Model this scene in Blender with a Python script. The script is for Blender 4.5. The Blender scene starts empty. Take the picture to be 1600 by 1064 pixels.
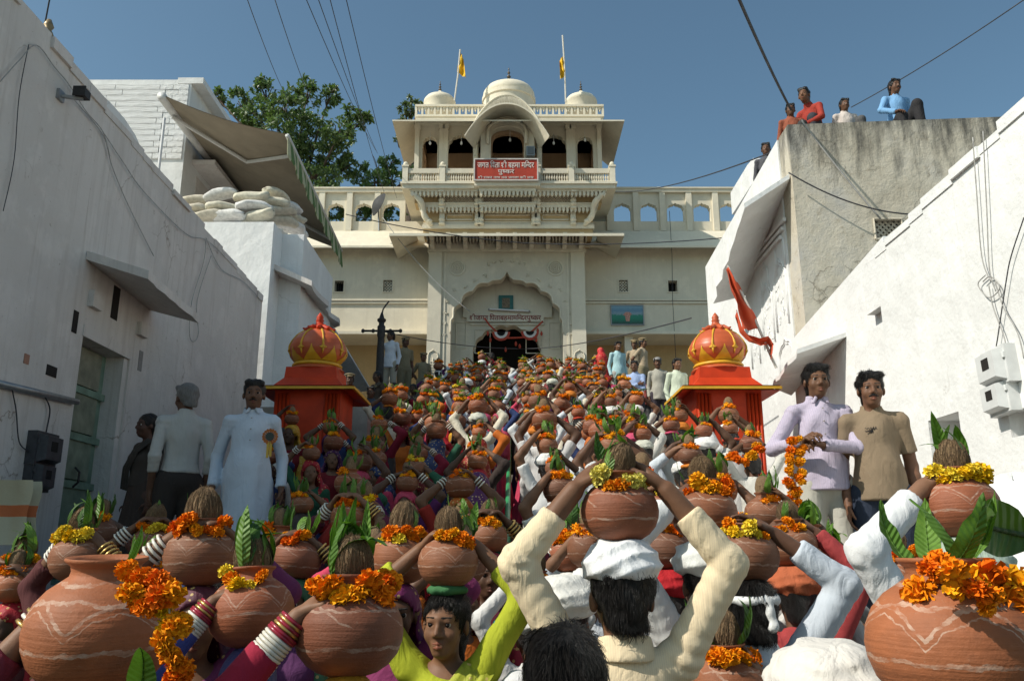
import bpy, bmesh, math, random
import numpy as np
from mathutils import Vector, Matrix, Euler
random.seed(7)
scene = bpy.context.scene
COL = scene.collection

# ---------------------------------------------------------------- camera, sky, sun, exposure
F_PX, CX, CY, HORIZON = 1300.0, 800.0, 532.0, 864.0
PITCH = math.atan((HORIZON - CY) / F_PX)
CAM_Z = 1.75
cam_data = bpy.data.cameras.new('camera')
cam_data.sensor_width = 36.0
cam_data.lens = 36.0 * F_PX / 1600.0
cam_data.clip_start = 0.05
cam_data.clip_end = 6000.0
cam = bpy.data.objects.new('camera', cam_data)
cam.location = (0, 0, CAM_Z)
cam.rotation_euler = (math.pi / 2 + PITCH, 0, 0)
COL.objects.link(cam)
scene.camera = cam

SUN_DIR = Vector((1.0, 0.42, -1.0)).normalized()          # the way the light travels
SUN_EL = math.asin(-SUN_DIR.z)
world = bpy.data.worlds.new('World')
scene.world = world
world.use_nodes = True
wn = world.node_tree
sky = wn.nodes.new('ShaderNodeTexSky')
sky.sky_type = 'NISHITA'
sky.sun_disc = False
sky.sun_elevation = SUN_EL
sky.sun_rotation = math.atan2(-SUN_DIR.x, -SUN_DIR.y) % (2 * math.pi)
sky.altitude = 500
sky.air_density = 1.0
sky.dust_density = 2.2
sky.ozone_density = 0.25
wb_ = wn.nodes.new('ShaderNodeMix'); wb_.data_type = 'RGBA'; wb_.blend_type = 'MULTIPLY'   # camera white balance, even over the whole sky
wb_.inputs[0].default_value = 1.0; wb_.inputs[7].default_value = (0.90, 1.10, 1.04, 1)
wn.links.new(sky.outputs[0], wb_.inputs[6]); wn.links.new(wb_.outputs[2], wn.nodes['Background'].inputs[0])
wn.nodes['Background'].inputs[1].default_value = 0.126
sun_data = bpy.data.lights.new('sun', 'SUN')
sun_data.energy = 4.8
sun_data.angle = math.radians(0.53)
sun_data.color = (1.0, 0.945, 0.85)
sun = bpy.data.objects.new('sun', sun_data)
sun.rotation_euler = SUN_DIR.to_track_quat('-Z', 'Y').to_euler()
sun.location = (-20, -10, 30)
COL.objects.link(sun)
scene.view_settings.view_transform = 'Standard'
scene.view_settings.look = 'None'
scene.view_settings.exposure = -0.1
scene.view_settings.gamma = 1.0
scene.render.engine = 'CYCLES'
scene.cycles.max_bounces = 4
scene.cycles.diffuse_bounces = 2
scene.cycles.glossy_bounces = 2
scene.cycles.transparent_max_bounces = 6
scene.cycles.caustics_reflective = False
scene.cycles.caustics_refractive = False

# ---------------------------------------------------------------- measuring helpers
_c, _s = math.cos(PITCH), math.sin(PITCH)
def ray(x, y):
    a, b = (x - CX) / F_PX, (CY - y) / F_PX
    return Vector((a, _c - b * _s, _s + b * _c))
def P(x, y, Y):                      # point at distance Y in front
    d = ray(x, y); t = Y / d.y
    return Vector((d.x * t, Y, CAM_Z + d.z * t))
def PX(x, y, X):                     # point on a wall at X
    d = ray(x, y); t = X / d.x
    return Vector((X, d.y * t, CAM_Z + d.z * t))
def ground_z(Y):
    return max(0.0, min(0.275 * (Y - 4.2), 5.5))

# ---------------------------------------------------------------- mesh helpers
class MB:
    def __init__(self): self.v, self.f, self.m = [], [], []
    def add(self, vs, fs, mi=0):
        n = len(self.v)
        self.v += [tuple(p) for p in vs]
        for q in fs:
            self.f.append(tuple(i + n for i in q)); self.m.append(mi)
        return self
    def box(self, x0, x1, y0, y1, z0, z1, mi=0):
        v = [(x, y, z) for z in (z0, z1) for y in (y0, y1) for x in (x0, x1)]
        return self.add(v, [(0, 2, 3, 1), (4, 5, 7, 6), (0, 1, 5, 4), (2, 6, 7, 3), (0, 4, 6, 2), (1, 3, 7, 5)], mi)
    def obox(self, c, ax, ay, az, mi=0):     # oriented box: centre and three half-axis vectors
        c, ax, ay, az = Vector(c), Vector(ax), Vector(ay), Vector(az)
        v = [c + sx * ax + sy * ay + sz * az for sz in (-1, 1) for sy in (-1, 1) for sx in (-1, 1)]
        return self.add(v, [(0, 2, 3, 1), (4, 5, 7, 6), (0, 1, 5, 4), (2, 6, 7, 3), (0, 4, 6, 2), (1, 3, 7, 5)], mi)
    def prism(self, prof, d0, d1, axis='y', mi=0):   # polygon extruded along an axis; prof is CCW-ish 2D
        n = len(prof)
        def mk(a, b, d):
            return (a, d, b) if axis == 'y' else ((d, a, b) if axis == 'x' else (a, b, d))
        v = [mk(a, b, d0) for a, b in prof] + [mk(a, b, d1) for a, b in prof]
        f = [tuple(range(n)), tuple(range(2 * n - 1, n - 1, -1))]
        f += [(i, i + n, (i + 1) % n + n, (i + 1) % n) for i in range(n)]
        return self.add(v, f, mi)
    def lathe(self, prof, c=(0, 0, 0), seg=24, mi=0, rip=None):
        v, f = [], []
        for j, (r, z) in enumerate(prof):
            for i in range(seg):
                a = 2 * math.pi * i / seg
                rr = r * (1 + (rip(a, j) if rip else 0))
                v.append((c[0] + rr * math.cos(a), c[1] + rr * math.sin(a), c[2] + z))
        for j in range(len(prof) - 1):
            for i in range(seg):
                k = (i + 1) % seg
                f.append((j * seg + i, j * seg + k, (j + 1) * seg + k, (j + 1) * seg + i))
        f.append(tuple(range(seg - 1, -1, -1)))
        f.append(tuple(range((len(prof) - 1) * seg, len(prof) * seg)))
        return self.add(v, f, mi)
    def tube(self, pts, r, seg=6, mi=0, cap=True):
        pts = [Vector(p) for p in pts]
        n = len(pts); v, f = [], []
        rs = r if isinstance(r, (list, tuple)) else [r] * n
        up = None
        for i, p in enumerate(pts):
            d = (pts[min(i + 1, n - 1)] - pts[max(i - 1, 0)])
            if d.length < 1e-9: d = Vector((0, 0, 1))
            d.normalize()
            if up is None:
                up = d.orthogonal().normalized()
            else:
                up = (up - up.dot(d) * d)
                up = up.normalized() if up.length > 1e-6 else d.orthogonal().normalized()
            w = d.cross(up)
            for k in range(seg):
                a = 2 * math.pi * k / seg
                v.append(p + rs[i] * (math.cos(a) * up + math.sin(a) * w))
        for i in range(n - 1):
            for k in range(seg):
                k2 = (k + 1) % seg
                f.append((i * seg + k, i * seg + k2, (i + 1) * seg + k2, (i + 1) * seg + k))
        if cap:
            f.append(tuple(range(seg - 1, -1, -1))); f.append(tuple(range((n - 1) * seg, n * seg)))
        return self.add(v, f, mi)
    def grid(self, fn, nu, nv, mi=0, closed_u=False):
        v = [tuple(fn(i / nu, j / nv)) for j in range(nv + 1) for i in range(nu + (0 if closed_u else 1))]
        w = nu if closed_u else nu + 1
        f = [(j * w + i, j * w + (i + 1) % w, (j + 1) * w + (i + 1) % w, (j + 1) * w + i) for j in range(nv) for i in range(nu)]
        return self.add(v, f, mi)
    def mesh(self, name, mats=(), smooth=False, recalc=True):
        me = bpy.data.meshes.new(name)
        me.from_pydata(self.v, [], self.f)
        if not isinstance(mats, (list, tuple)): mats = [mats]
        for m in mats: me.materials.append(m)
        if any(self.m):
            me.polygons.foreach_set('material_index', self.m)
        if recalc:
            b = bmesh.new(); b.from_mesh(me)
            bmesh.ops.recalc_face_normals(b, faces=b.faces)
            b.to_mesh(me); b.free()
        if smooth:
            me.polygons.foreach_set('use_smooth', [True] * len(me.polygons))
            if smooth != 'all':
                sharpen(me, smooth if isinstance(smooth, float) else 0.7)
        me.update()
        return me
    def obj(self, name, mats=(), parent=None, smooth=False):
        return link(name, self.mesh(name, mats, smooth), parent)

def sharpen(me, ang):
    b = bmesh.new(); b.from_mesh(me)
    for e in b.edges:
        if len(e.link_faces) == 2 and e.calc_face_angle(0) > ang: e.smooth = False
    b.to_mesh(me); b.free()

def link(name, data, parent=None):
    o = bpy.data.objects.new(name, data)
    COL.objects.link(o)
    if parent is not None: o.parent = parent
    return o
def tag(o, label, cat, group=None):
    o['label'] = label; o['category'] = cat
    if group: o['group'] = group
    return o
def thing(name, label, cat, loc=(0, 0, 0), rz=0.0, group=None):
    o = bpy.data.objects.new(name, None)
    o.empty_display_size = 0.1
    o.location = loc; o.rotation_euler = (0, 0, rz)
    COL.objects.link(o)
    return tag(o, label, cat, group)
def setting(o):
    o['kind'] = 'structure'; return o

# ---------------------------------------------------------------- materials
def _mat(name):
    m = bpy.data.materials.new(name); m.use_nodes = True
    nt = m.node_tree
    return m, nt, nt.nodes['Principled BSDF']
def node(nt, kind, **kw):
    n = nt.nodes.new(kind)
    for k, v in kw.items():
        if k in n.inputs.keys(): n.inputs[k].default_value = v
        else: setattr(n, k, v)
    return n
def ramp(nt, fac, stops):
    r = nt.nodes.new('ShaderNodeValToRGB')
    cr = r.color_ramp
    while len(cr.elements) < len(stops): cr.elements.new(0.5)
    for e, (p, c) in zip(cr.elements, stops):
        e.position = p; e.color = (*c, 1) if len(c) == 3 else c
    nt.links.new(fac, r.inputs[0])
    return r.outputs[0]
def noise(nt, scale, detail=4, rough=0.55, coord='Object', stretch=(1, 1, 1), dist=0.0):
    t = nt.nodes.new('ShaderNodeTexCoord'); mp = nt.nodes.new('ShaderNodeMapping')
    mp.inputs['Scale'].default_value = stretch
    nt.links.new(t.outputs[coord], mp.inputs[0])
    n = nt.nodes.new('ShaderNodeTexNoise')
    n.inputs['Scale'].default_value = scale; n.inputs['Detail'].default_value = detail
    n.inputs['Roughness'].default_value = rough; n.inputs['Distortion'].default_value = dist
    nt.links.new(mp.outputs[0], n.inputs['Vector'])
    return n.outputs['Fac']
def mixc(nt, fac, a, b, mode='MIX'):
    n = nt.nodes.new('ShaderNodeMix'); n.data_type = 'RGBA'; n.blend_type = mode
    for i, s in ((0, fac), (6, a), (7, b)):
        if isinstance(s, (int, float)): n.inputs[i].default_value = s
        elif isinstance(s, (tuple, list)): n.inputs[i].default_value = (*s, 1) if len(s) == 3 else s
        else: nt.links.new(s, n.inputs[i])
    return n.outputs[2]
def math_n(nt, op, a, b=0.0, c=0.0):
    n = nt.nodes.new('ShaderNodeMath'); n.operation = op
    for i, s in enumerate((a, b, c)):
        if isinstance(s, (int, float)): n.inputs[i].default_value = s
        else: nt.links.new(s, n.inputs[i])
    return n.outputs[0]
def bump(nt, bsdf, h, strength=0.3, dist=0.02, chain=None):
    b = nt.nodes.new('ShaderNodeBump')
    b.inputs['Strength'].default_value = strength; b.inputs['Distance'].default_value = dist
    nt.links.new(h, b.inputs['Height'])
    if chain is not None: nt.links.new(chain, b.inputs['Normal'])
    nt.links.new(b.outputs[0], bsdf.inputs['Normal'])
    return b.outputs[0]
def plain(name, col, rough=0.6, var=0.12, scale=6.0, bmp=0.15, bscale=40.0, bdist=0.01, spec=0.3, metal=0.0, coord='Object'):
    m, nt, b = _mat(name)
    f = noise(nt, scale, 5, coord=coord)
    lo = tuple(c * (1 - var) for c in col); hi = tuple(min(1, c * (1 + var)) for c in col)
    nt.links.new(ramp(nt, f, [(0.3, lo), (0.7, hi)]), b.inputs['Base Color'])
    b.inputs['Roughness'].default_value = rough
    b.inputs['Specular IOR Level'].default_value = spec
    b.inputs['Metallic'].default_value = metal
    if bmp: bump(nt, b, noise(nt, bscale, 4, coord=coord), bmp, bdist)
    return m
def wall_paint(name, col, dirt=(0.32, 0.29, 0.25), dirt_amt=0.5, streak=0.5, bmp=0.35, crack=0.0):
    """Limewash over rough plaster: patchy coats, rain streaks, chips, hairline cracks, trowel waves."""
    m, nt, b = _mat(name)
    c = mixc(nt, ramp(nt, noise(nt, 0.55, 6, 0.6), [(0.35, (0, 0, 0)), (0.68, (1, 1, 1))]), col, tuple(x * 0.88 for x in col))
    c = mixc(nt, ramp(nt, noise(nt, 2.3, 6, 0.65), [(0.52, (0, 0, 0)), (0.60, (.55, .55, .55))]), c, tuple(min(1, x * 1.07) for x in col))
    run = tuple((a_ * 0.5 + d * 0.5) for a_, d in zip(col, dirt))
    for sc_, st, lo, hi in ((1.0, (5.5, 5.5, .35), .52, .78), (1.0, (16, 16, .55), .56, .74)):
        f = noise(nt, sc_, 6, 0.65, stretch=st)
        c = mixc(nt, math_n(nt, 'MULTIPLY', ramp(nt, f, [(lo, (0, 0, 0)), (hi, (1, 1, 1))]), streak), c, run)
    c = mixc(nt, math_n(nt, 'MULTIPLY', ramp(nt, noise(nt, 9.0, 5, 0.7), [(0.66, (0, 0, 0)), (0.74, (1, 1, 1))]), dirt_amt), c, dirt)
    c = mixc(nt, math_n(nt, 'MULTIPLY', ramp(nt, noise(nt, 34.0, 3, 0.6), [(0.70, (0, 0, 0)), (0.76, (1, 1, 1))]), dirt_amt * .8), c, dirt)
    if crack:
        t = nt.nodes.new('ShaderNodeTexCoord'); v = node(nt, 'ShaderNodeTexVoronoi', feature='DISTANCE_TO_EDGE'); v.inputs['Scale'].default_value = .9
        wv = nt.nodes.new('ShaderNodeTexNoise'); wv.inputs['Scale'].default_value = 2.5; wv.inputs['Detail'].default_value = 6
        ad = nt.nodes.new('ShaderNodeVectorMath'); ad.operation = 'MULTIPLY_ADD'; ad.inputs[1].default_value = (.6, .6, .6)
        nt.links.new(t.outputs['Object'], wv.inputs['Vector']); nt.links.new(wv.outputs['Color'], ad.inputs[0]); nt.links.new(t.outputs['Object'], ad.inputs[2]); nt.links.new(ad.outputs[0], v.inputs['Vector'])
        ck = math_n(nt, 'MULTIPLY', ramp(nt, v.outputs['Distance'], [(0, (1, 1, 1)), (.006, (0, 0, 0))]), math_n(nt, 'MULTIPLY', ramp(nt, noise(nt, .8, 3), [(.5, (0, 0, 0)), (.6, (1, 1, 1))]), crack))
        c = mixc(nt, ck, c, dirt)
    nt.links.new(c, b.inputs['Base Color'])
    b.inputs['Roughness'].default_value = 0.88; b.inputs['Specular IOR Level'].default_value = 0.15
    n1 = bump(nt, b, noise(nt, 2.6, 5, 0.55), bmp, 0.06)
    bump(nt, b, noise(nt, 28.0, 5, 0.6), bmp * 0.7, 0.012, n1)
    return m
def tinted(name, rough=0.75, bmp=0.25, bscale=60.0, var=0.16, scale=9.0, sheen=0.0, spec=0.25, stripes=None, weave=False):
    """Takes its colour from the object (one cloth for many people)."""
    m, nt, b = _mat(name)
    oi = nt.nodes.new('ShaderNodeObjectInfo')
    f = noise(nt, scale, 4)
    k = ramp(nt, f, [(0.25, (1 - var,) * 3), (0.75, (1.0,) * 3)])
    c = mixc(nt, 1.0, oi.outputs['Color'], k, 'MULTIPLY')
    if stripes:
        t = nt.nodes.new('ShaderNodeTexCoord')
        w = node(nt, 'ShaderNodeTexWave', wave_type='BANDS', bands_direction=stripes[0])
        w.inputs['Scale'].default_value = stripes[1]; w.inputs['Distortion'].default_value = 0.6; w.inputs['Detail Scale'].default_value = 0.5
        nt.links.new(t.outputs['Object'], w.inputs['Vector'])
        c = mixc(nt, math_n(nt, 'MULTIPLY', ramp(nt, w.outputs['Fac'], [(0.55, (0, 0, 0)), (0.8, (1, 1, 1))]), stripes[3]), c, stripes[2])
    nt.links.new(c, b.inputs['Base Color'])
    b.inputs['Roughness'].default_value = rough; b.inputs['Specular IOR Level'].default_value = spec
    if sheen: b.inputs['Sheen Weight'].default_value = sheen
    n1 = None
    if weave:
        n1 = bump(nt, b, noise(nt, 14.0, 3, 0.5, stretch=(1, 1, 0.45), dist=1.2), 0.45, 0.03)
    bump(nt, b, noise(nt, bscale, 3), bmp, 0.004, n1)
    return m

M = {}
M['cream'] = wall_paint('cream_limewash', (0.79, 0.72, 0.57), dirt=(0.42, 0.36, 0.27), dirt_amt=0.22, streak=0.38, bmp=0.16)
M['cream_darker'] = wall_paint('pale_stone_paint', (0.74, 0.67, 0.53), dirt=(0.36, 0.31, 0.24), dirt_amt=0.25, streak=0.4, bmp=0.16)  # slightly darker cream than the main limewash
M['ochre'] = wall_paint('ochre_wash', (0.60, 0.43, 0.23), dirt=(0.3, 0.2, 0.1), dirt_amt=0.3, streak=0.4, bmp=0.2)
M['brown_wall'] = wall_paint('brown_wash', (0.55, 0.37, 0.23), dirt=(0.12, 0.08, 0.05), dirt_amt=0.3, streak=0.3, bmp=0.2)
M['white'] = wall_paint('whitewash', (0.80, 0.80, 0.78), dirt=(0.45, 0.42, 0.38), dirt_amt=0.38, streak=0.34, bmp=0.5, crack=.5)
M['white_old'] = wall_paint('worn_whitewash', (0.68, 0.635, 0.59), dirt=(0.25, 0.19, 0.14), dirt_amt=0.8, streak=0.62, bmp=0.55, crack=.8)
M['grey_metal'] = plain('grey_metal', (0.30, 0.31, 0.32), 0.45, 0.15, 12, 0.1, 60, 0.004, 0.5, 0.6)
M['dark_metal'] = plain('dark_iron', (0.035, 0.032, 0.03), 0.55, 0.3, 14, 0.2, 60, 0.004, 0.4, 0.3)
M['wire'] = plain('cable', (0.05, 0.05, 0.055), 0.6, 0.2, 20, 0, spec=0.3)
M['wire_pale'] = plain('pale_cable', (0.36, 0.35, 0.33), 0.6, 0.2, 20, 0, spec=0.3)
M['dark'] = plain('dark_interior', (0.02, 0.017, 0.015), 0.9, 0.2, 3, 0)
M['green_paint'] = plain('green_enamel', (0.035, 0.30, 0.11), 0.38, 0.25, 9, 0.2, 45, 0.003, 0.5)
M['stone_step'] = plain('step_stone', (0.30, 0.27, 0.23), 0.8, 0.25, 3, 0.3, 20, 0.02)
# ================================================================ architectural helpers
def foil_curve(cx, zs, w, h, foils=4, bulge=0.28, ogee=0.0, sub=6):
    """Left springing over the apex to right springing, a cusped (multifoil) arch."""
    env = []
    for i in range(foils + 1):
        t = (i / foils) * math.pi / 2
        env.append((-w * math.cos(t) ** 0.9, h * math.sin(t) ** 1.05))
    half = []
    for i in range(foils):
        (ax, az), (bx, bz) = env[i], env[i + 1]
        dx, dz = bx - ax, bz - az
        L = math.hypot(dx, dz) or 1e-6
        nx, nz = -dz / L, dx / L
        last = i == foils - 1
        for k in range(sub):
            u = k / sub
            if last and ogee:
                off = bulge * L * 0.6 * math.sin(math.pi * min(1, u * 1.5)) * (1 - u) ** 0.5
                px, pz = ax + dx * u + nx * off, az + dz * u + nz * off + ogee * u ** 4
            else:
                off = bulge * L * math.sin(math.pi * u)
                px, pz = ax + dx * u + nx * off, az + dz * u + nz * off
            half.append((max(-w, min(px, 0)), pz))
    for i in range(1, len(half)):
        half[i] = (max(half[i][0], half[i - 1][0] + 1e-4), half[i][1])
    apex = (0.0, h + ogee)
    half = [(min(x, -1e-4 * (len(half) - i)), z) for i, (x, z) in enumerate(half)]
    pts = half + [apex] + [(-x, z) for x, z in reversed(half)]
    return [(cx + x, zs + z) for x, z in pts]

def arch_panel(mb, x0, x1, z0, z1, curve, y0, y1, mi=0, mi_in=None):
    """A wall panel x0..x1, z0..z1 of thickness y0..y1 with an arched opening cut down to z0."""
    mi_in = mi if mi_in is None else mi_in
    xa, xb = curve[0][0], curve[-1][0]
    for y in (y0, y1):
        q = []
        if xa > x0 + 1e-5: mb.add([(x0, y, z0), (xa, y, z0), (xa, y, z1), (x0, y, z1)], [(0, 1, 2, 3)], mi)
        if x1 > xb + 1e-5: mb.add([(xb, y, z0), (x1, y, z0), (x1, y, z1), (xb, y, z1)], [(0, 1, 2, 3)], mi)
        for (ax, az), (bx, bz) in zip(curve, curve[1:]):
            mb.add([(ax, y, az), (bx, y, bz), (bx, y, z1), (ax, y, z1)], [(0, 1, 2, 3)], mi)
    path = [(xa, z0)] + list(curve) + [(xb, z0)]
    for (ax, az), (bx, bz) in zip(path, path[1:]):
        mb.add([(ax, y0, az), (bx, y0, bz), (bx, y1, bz), (ax, y1, az)], [(0, 1, 2, 3)], mi_in)
    mb.add([(x0, y0, z1), (x1, y0, z1), (x1, y1, z1), (x0, y1, z1)], [(0, 1, 2, 3)], mi)
    mb.add([(x0, y0, z0), (x0, y1, z0), (x0, y1, z1), (x0, y0, z1)], [(0, 1, 2, 3)], mi)
    mb.add([(x1, y0, z0), (x1, y1, z0), (x1, y1, z1), (x1, y0, z1)], [(0, 1, 2, 3)], mi)
    return mb

def rim_curve(mb, curve, y, r, z0=None, mi=0, seg=5):
    pts = [(x, y, z) for x, z in curve]
    if z0 is not None: pts = [(pts[0][0], y, z0)] + pts + [(pts[-1][0], y, z0)]
    return mb.tube(pts, r, seg, mi)

def chajja(mb, x0, x1, yw, over, zb, zf, th, yback=None, side=None, mi=0):
    """Sloping stone eave along a wall at yw; with yback it returns along both sides."""
    s = over if side is None else side
    if yback is None:
        return mb.prism([(yw, zb), (yw - over, zf), (yw - over, zf - th), (yw, zb - th)], x0, x1, 'x', mi)
    inn = [(x0, yback), (x0, yw), (x1, yw), (x1, yback)]
    out = [(x0 - s, yback), (x0 - s, yw - over), (x1 + s, yw - over), (x1 + s, yback)]
    v = [(x, y, zb) for x, y in inn] + [(x, y, zf) for x, y in out] + [(x, y, zb - th) for x, y in inn] + [(x, y, zf - th) for x, y in out]
    f = []
    for i in range(3):
        j = i + 1
        f += [(i, j, 4 + j, 4 + i), (8 + i, 12 + i, 12 + j, 8 + j), (4 + i, 4 + j, 12 + j, 12 + i)]
    f += [(0, 4, 12, 8), (3, 11, 15, 7)]
    return mb.add(v, f, mi)

def dentils(mb, x0, x1, y0, y1, z0, z1, pitch, duty=0.55, tip=True, mi=0):
    n = max(1, int(round((x1 - x0) / pitch)))
    p = (x1 - x0) / n
    for i in range(n):
        a = x0 + (i + 0.5 - duty / 2) * p; b = a + p * duty
        if tip:
            mb.prism([(a, z1), (a, z0 + 0.35 * (z1 - z0)), ((a + b) / 2, z0), (b, z0 + 0.35 * (z1 - z0)), (b, z1)], y0, y1, 'y', mi)
        else:
            mb.box(a, b, y0, y1, z0, z1, mi)
    return mb

def lattice_panel(mb, x0, x1, z0, z1, y0, y1, pitch, bar, mi=0, diag=True):
    w, h = x1 - x0, z1 - z0
    if diag:
        n = int((w + h) / pitch) + 1
        for k in range(1, n):
            d = k * pitch
            for s in (0, 1):
                a = (max(0, d - h), min(d, h)); c = (min(d, w), max(0, d - w))
                if s: a, c = (w - a[0], a[1]), (w - c[0], c[1])
                mb.tube([(x0 + a[0], (y0 + y1) / 2 + s * bar * .3, z0 + a[1]), (x0 + c[0], (y0 + y1) / 2 + s * bar * .3, z0 + c[1])], bar, 4, mi)
    else:
        for k in range(1, int(w / pitch)): mb.box(x0 + k * pitch - bar / 2, x0 + k * pitch + bar / 2, y0, y1, z0, z1, mi)
        for k in range(1, int(h / pitch)): mb.box(x0, x1, y0 + .003, y1 + .003, z0 + k * pitch - bar / 2, z0 + k * pitch + bar / 2, mi)
    return mb

BALUSTER = [(0.03, 0), (0.03, 0.03), (0.018, 0.06), (0.034, 0.16), (0.026, 0.24), (0.016, 0.30), (0.03, 0.33), (0.03, 0.36)]
def balustrade(mb, p0, p1, zb, h, pitch=0.075, mi=0):
    """Turned balusters under a rail between two plan points."""
    p0, p1 = Vector(p0), Vector(p1)
    d = p1 - p0; L = d.length; n = max(2, int(L / pitch)); d.normalize(); w = Vector((-d.y, d.x))
    mid = (p0 + p1) / 2
    for z0, z1, t in ((zb, zb + 0.06, 0.06), (zb + h * 0.66, zb + h, 0.055)):
        mb.obox((mid.x, mid.y, (z0 + z1) / 2), (d.x * L / 2, d.y * L / 2, 0), (w.x * t, w.y * t, 0), (0, 0, (z1 - z0) / 2), mi)
    k = (h * 0.66 - 0.06) / 0.36
    prof = [(r, z * k) for r, z in BALUSTER]
    for i in range(n):
        q = p0 + d * (L * (i + 0.5) / n)
        mb.lathe(prof, (q.x, q.y, zb + 0.06), 6, mi)
    return mb

def ball_post(mb, x, y, z0, z1, s=0.09, mi=0):
    mb.box(x - s, x + s, y - s, y + s, z0, z1, mi)
    mb.box(x - s * 1.25, x + s * 1.25, y - s * 1.25, y + s * 1.25, z1, z1 + 0.05, mi)
    mb.lathe([(0.03, 0), (0.075, 0.03), (0.085, 0.08), (0.06, 0.13), (0.015, 0.16)], (x, y, z1 + 0.05), 10, mi)
    return mb

def finial(mb, c, h, mi=0):
    pr = [(0.5, 0), (0.55, .03), (0.25, .08), (0.2, .12), (0.5, .2), (0.55, .24), (0.2, .31), (0.16, .36), (0.42, .43), (0.46, .47), (0.14, .54), (0.12, .6), (0.3, .66), (0.32, .7), (0.1, .76), (0.08, .84), (0.16, .88), (0.02, 1.0)]
    return mb.lathe([(r * h * 0.24, z * h) for r, z in pr], c, 10, mi)

# ================================================================ ground and stairway
gm = M['stone_step']
mb = MB(); mb.box(-400, 400, -60, 900, -0.5, -0.012)
setting(mb.obj('ground', plain('dust_ground', (0.30, 0.25, 0.19), 0.9, 0.2, 1.5, 0.3, 12, 0.03)))
stair = thing('stairway', 'broad stone stairway climbing to the temple gate under the crowd', 'stairs')
RUN, RISE = 0.66, 0.66 * 0.275
mb_s = MB(); mb_s.box(-1, 1, -RUN / 2, RUN / 2, -RISE - 0.02, 0)
step_mesh = mb_s.mesh('step', [gm])
n_steps = int(20.2 / RUN)
for i in range(n_steps):
    o = link('step', step_mesh, stair)
    o.location = (-0.15, 4.2 + RUN * (i + 0.5), RISE * (i + 1)); o.scale = (4.45 if i < 9 else 3.3, 1, 1)
mb = MB()
mb.box(-3.4, 3.1, 4.2 + RUN * n_steps, 28.5, 4.0, RISE * (n_steps + 1))
mb.obj('landing', gm, stair)
mb = MB()
mb.prism([(-3.0, -0.01), (4.2, -0.01), (4.2 + RUN * n_steps, RISE * n_steps - 0.02), (28, 4.5), (28, -0.01)], -4.25, 4.0, 'x')
mb.obj('stair_base', gm, stair)
# low side platforms where the onlookers stand
for nm, x0, x1, prof in (('side_platform', -4.24, -1.62, ((5.6, 1.42), (7.3, 1.45))), ('side_platform', 1.62, 3.46, ((4.4, 1.28), (7.2, 1.28)))):
    (ya, za), (yb, zb) = prof
    mb = MB(); mb.prism([(ya, 0), (ya, za), (yb, zb), (yb, 0)], x0, x1, 'x')
    mb.obj(nm, gm, stair)

# central green railing
rail = thing('stair_railing', 'green painted pipe railing running up the middle of the stairs', 'railing', (-0.045, 2.2, 0))
def rail_pt(Y, h): return (0, Y - 2.2, ground_z(Y) + h)
for h in (0.92, 0.55):
    mb = MB(); mb.tube([rail_pt(2.6 + k * 0.5, h) for k in range(44)], 0.028, 8); mb.obj('rail', M['green_paint'], rail, smooth='all')
pm = MB(); pm.tube([(0, 0, -0.05), (0, 0, 0.93)], 0.026, 8); pm.lathe([(0.03, 0), (0.036, .02), (0.03, .05)], (0, 0, 0.5), 8)
pmesh = pm.mesh('post', [M['green_paint']], 'all')
for k in range(11):
    o = link('post', pmesh, rail); Y = 2.7 + k * 2.0; o.location = (0, Y - 2.2, ground_z(Y))

# ================================================================ temple gatehouse
YG = 26.0
gate = thing('temple_gatehouse', 'cream temple gatehouse with cusped arch, balcony pavilion and domes', 'temple', (0, 0, 0))
CR, CS = M['cream'], M['cream_darker']
def gx(x, y=480, Y=YG): return P(x, y, Y).x
def gz(y, Y=YG, x=792): return P(x, y, Y).z
XC = gx(792)
xl, xr = gx(668), gx(915)
Z_SILL = 5.3
z_top = gz(379)
# arch surround (recessed a little behind the pilasters)
pl, pr_ = gx(689), gx(893)
arch_h = foil_curve(XC, gz(520), (gx(878) - gx(703)) / 2, gz(437) - gz(520), foils=5, bulge=0.22, ogee=0.30)
mb = MB(); arch_panel(mb, pl, pr_, Z_SILL - 1.2, z_top, arch_h, YG + 0.06, YG + 0.5)
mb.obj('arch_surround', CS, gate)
mb = MB(); rim_curve(mb, arch_h, YG + 0.05, 0.03)
mb.obj('arch_moulding', CR, gate, 'all')
for a, b in ((xl, pl), (pr_, xr)):
    mb = MB(); mb.box(a, b, YG, YG + 0.8, Z_SILL - 1.2, z_top)
    for i, (za, zb) in enumerate(((gz(552), gz(545)), (gz(452), gz(447)))):
        pass
    mb.box(a - .02, b + .02, YG - .03, YG + .02, z_top - 0.12, z_top - 0.04)
    po = mb.obj('pilaster', CR, gate)
    # carved niche panel near the foot
    mb = MB(); cxp = (a + b) / 2; w = (b - a) * 0.36
    cv = foil_curve(cxp, gz(560), w, 0.25, 3, 0.25, 0.05)
    rim_curve(mb, cv, YG - 0.012, 0.018, gz(585))
    for k in range(5):
        zz = gz(583) + k * 0.085
        for sx in (-1, 1):
            mb.tube([(cxp, YG - .008, zz), (cxp + sx * w * .4, YG - .014, zz + .05), (cxp + sx * w * .55, YG - .014, zz + .015), (cxp + sx * w * .4, YG - .012, zz - .01)], 0.012, 5)
    mb.tube([(cxp, YG - .008, gz(585)), (cxp, YG - .008, gz(585) + .55)], .012, 5)
    mb.obj('niche_carving', CR, gate, 'all')
# vertical fillet between pilaster and surround
for x in (gx(694), gx(888)):
    mb = MB(); mb.box(x - 0.03, x + 0.03, YG + 0.035, YG + 0.1, Z_SILL - 1, z_top - .05); mb.obj('fillet', CR, gate)
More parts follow.
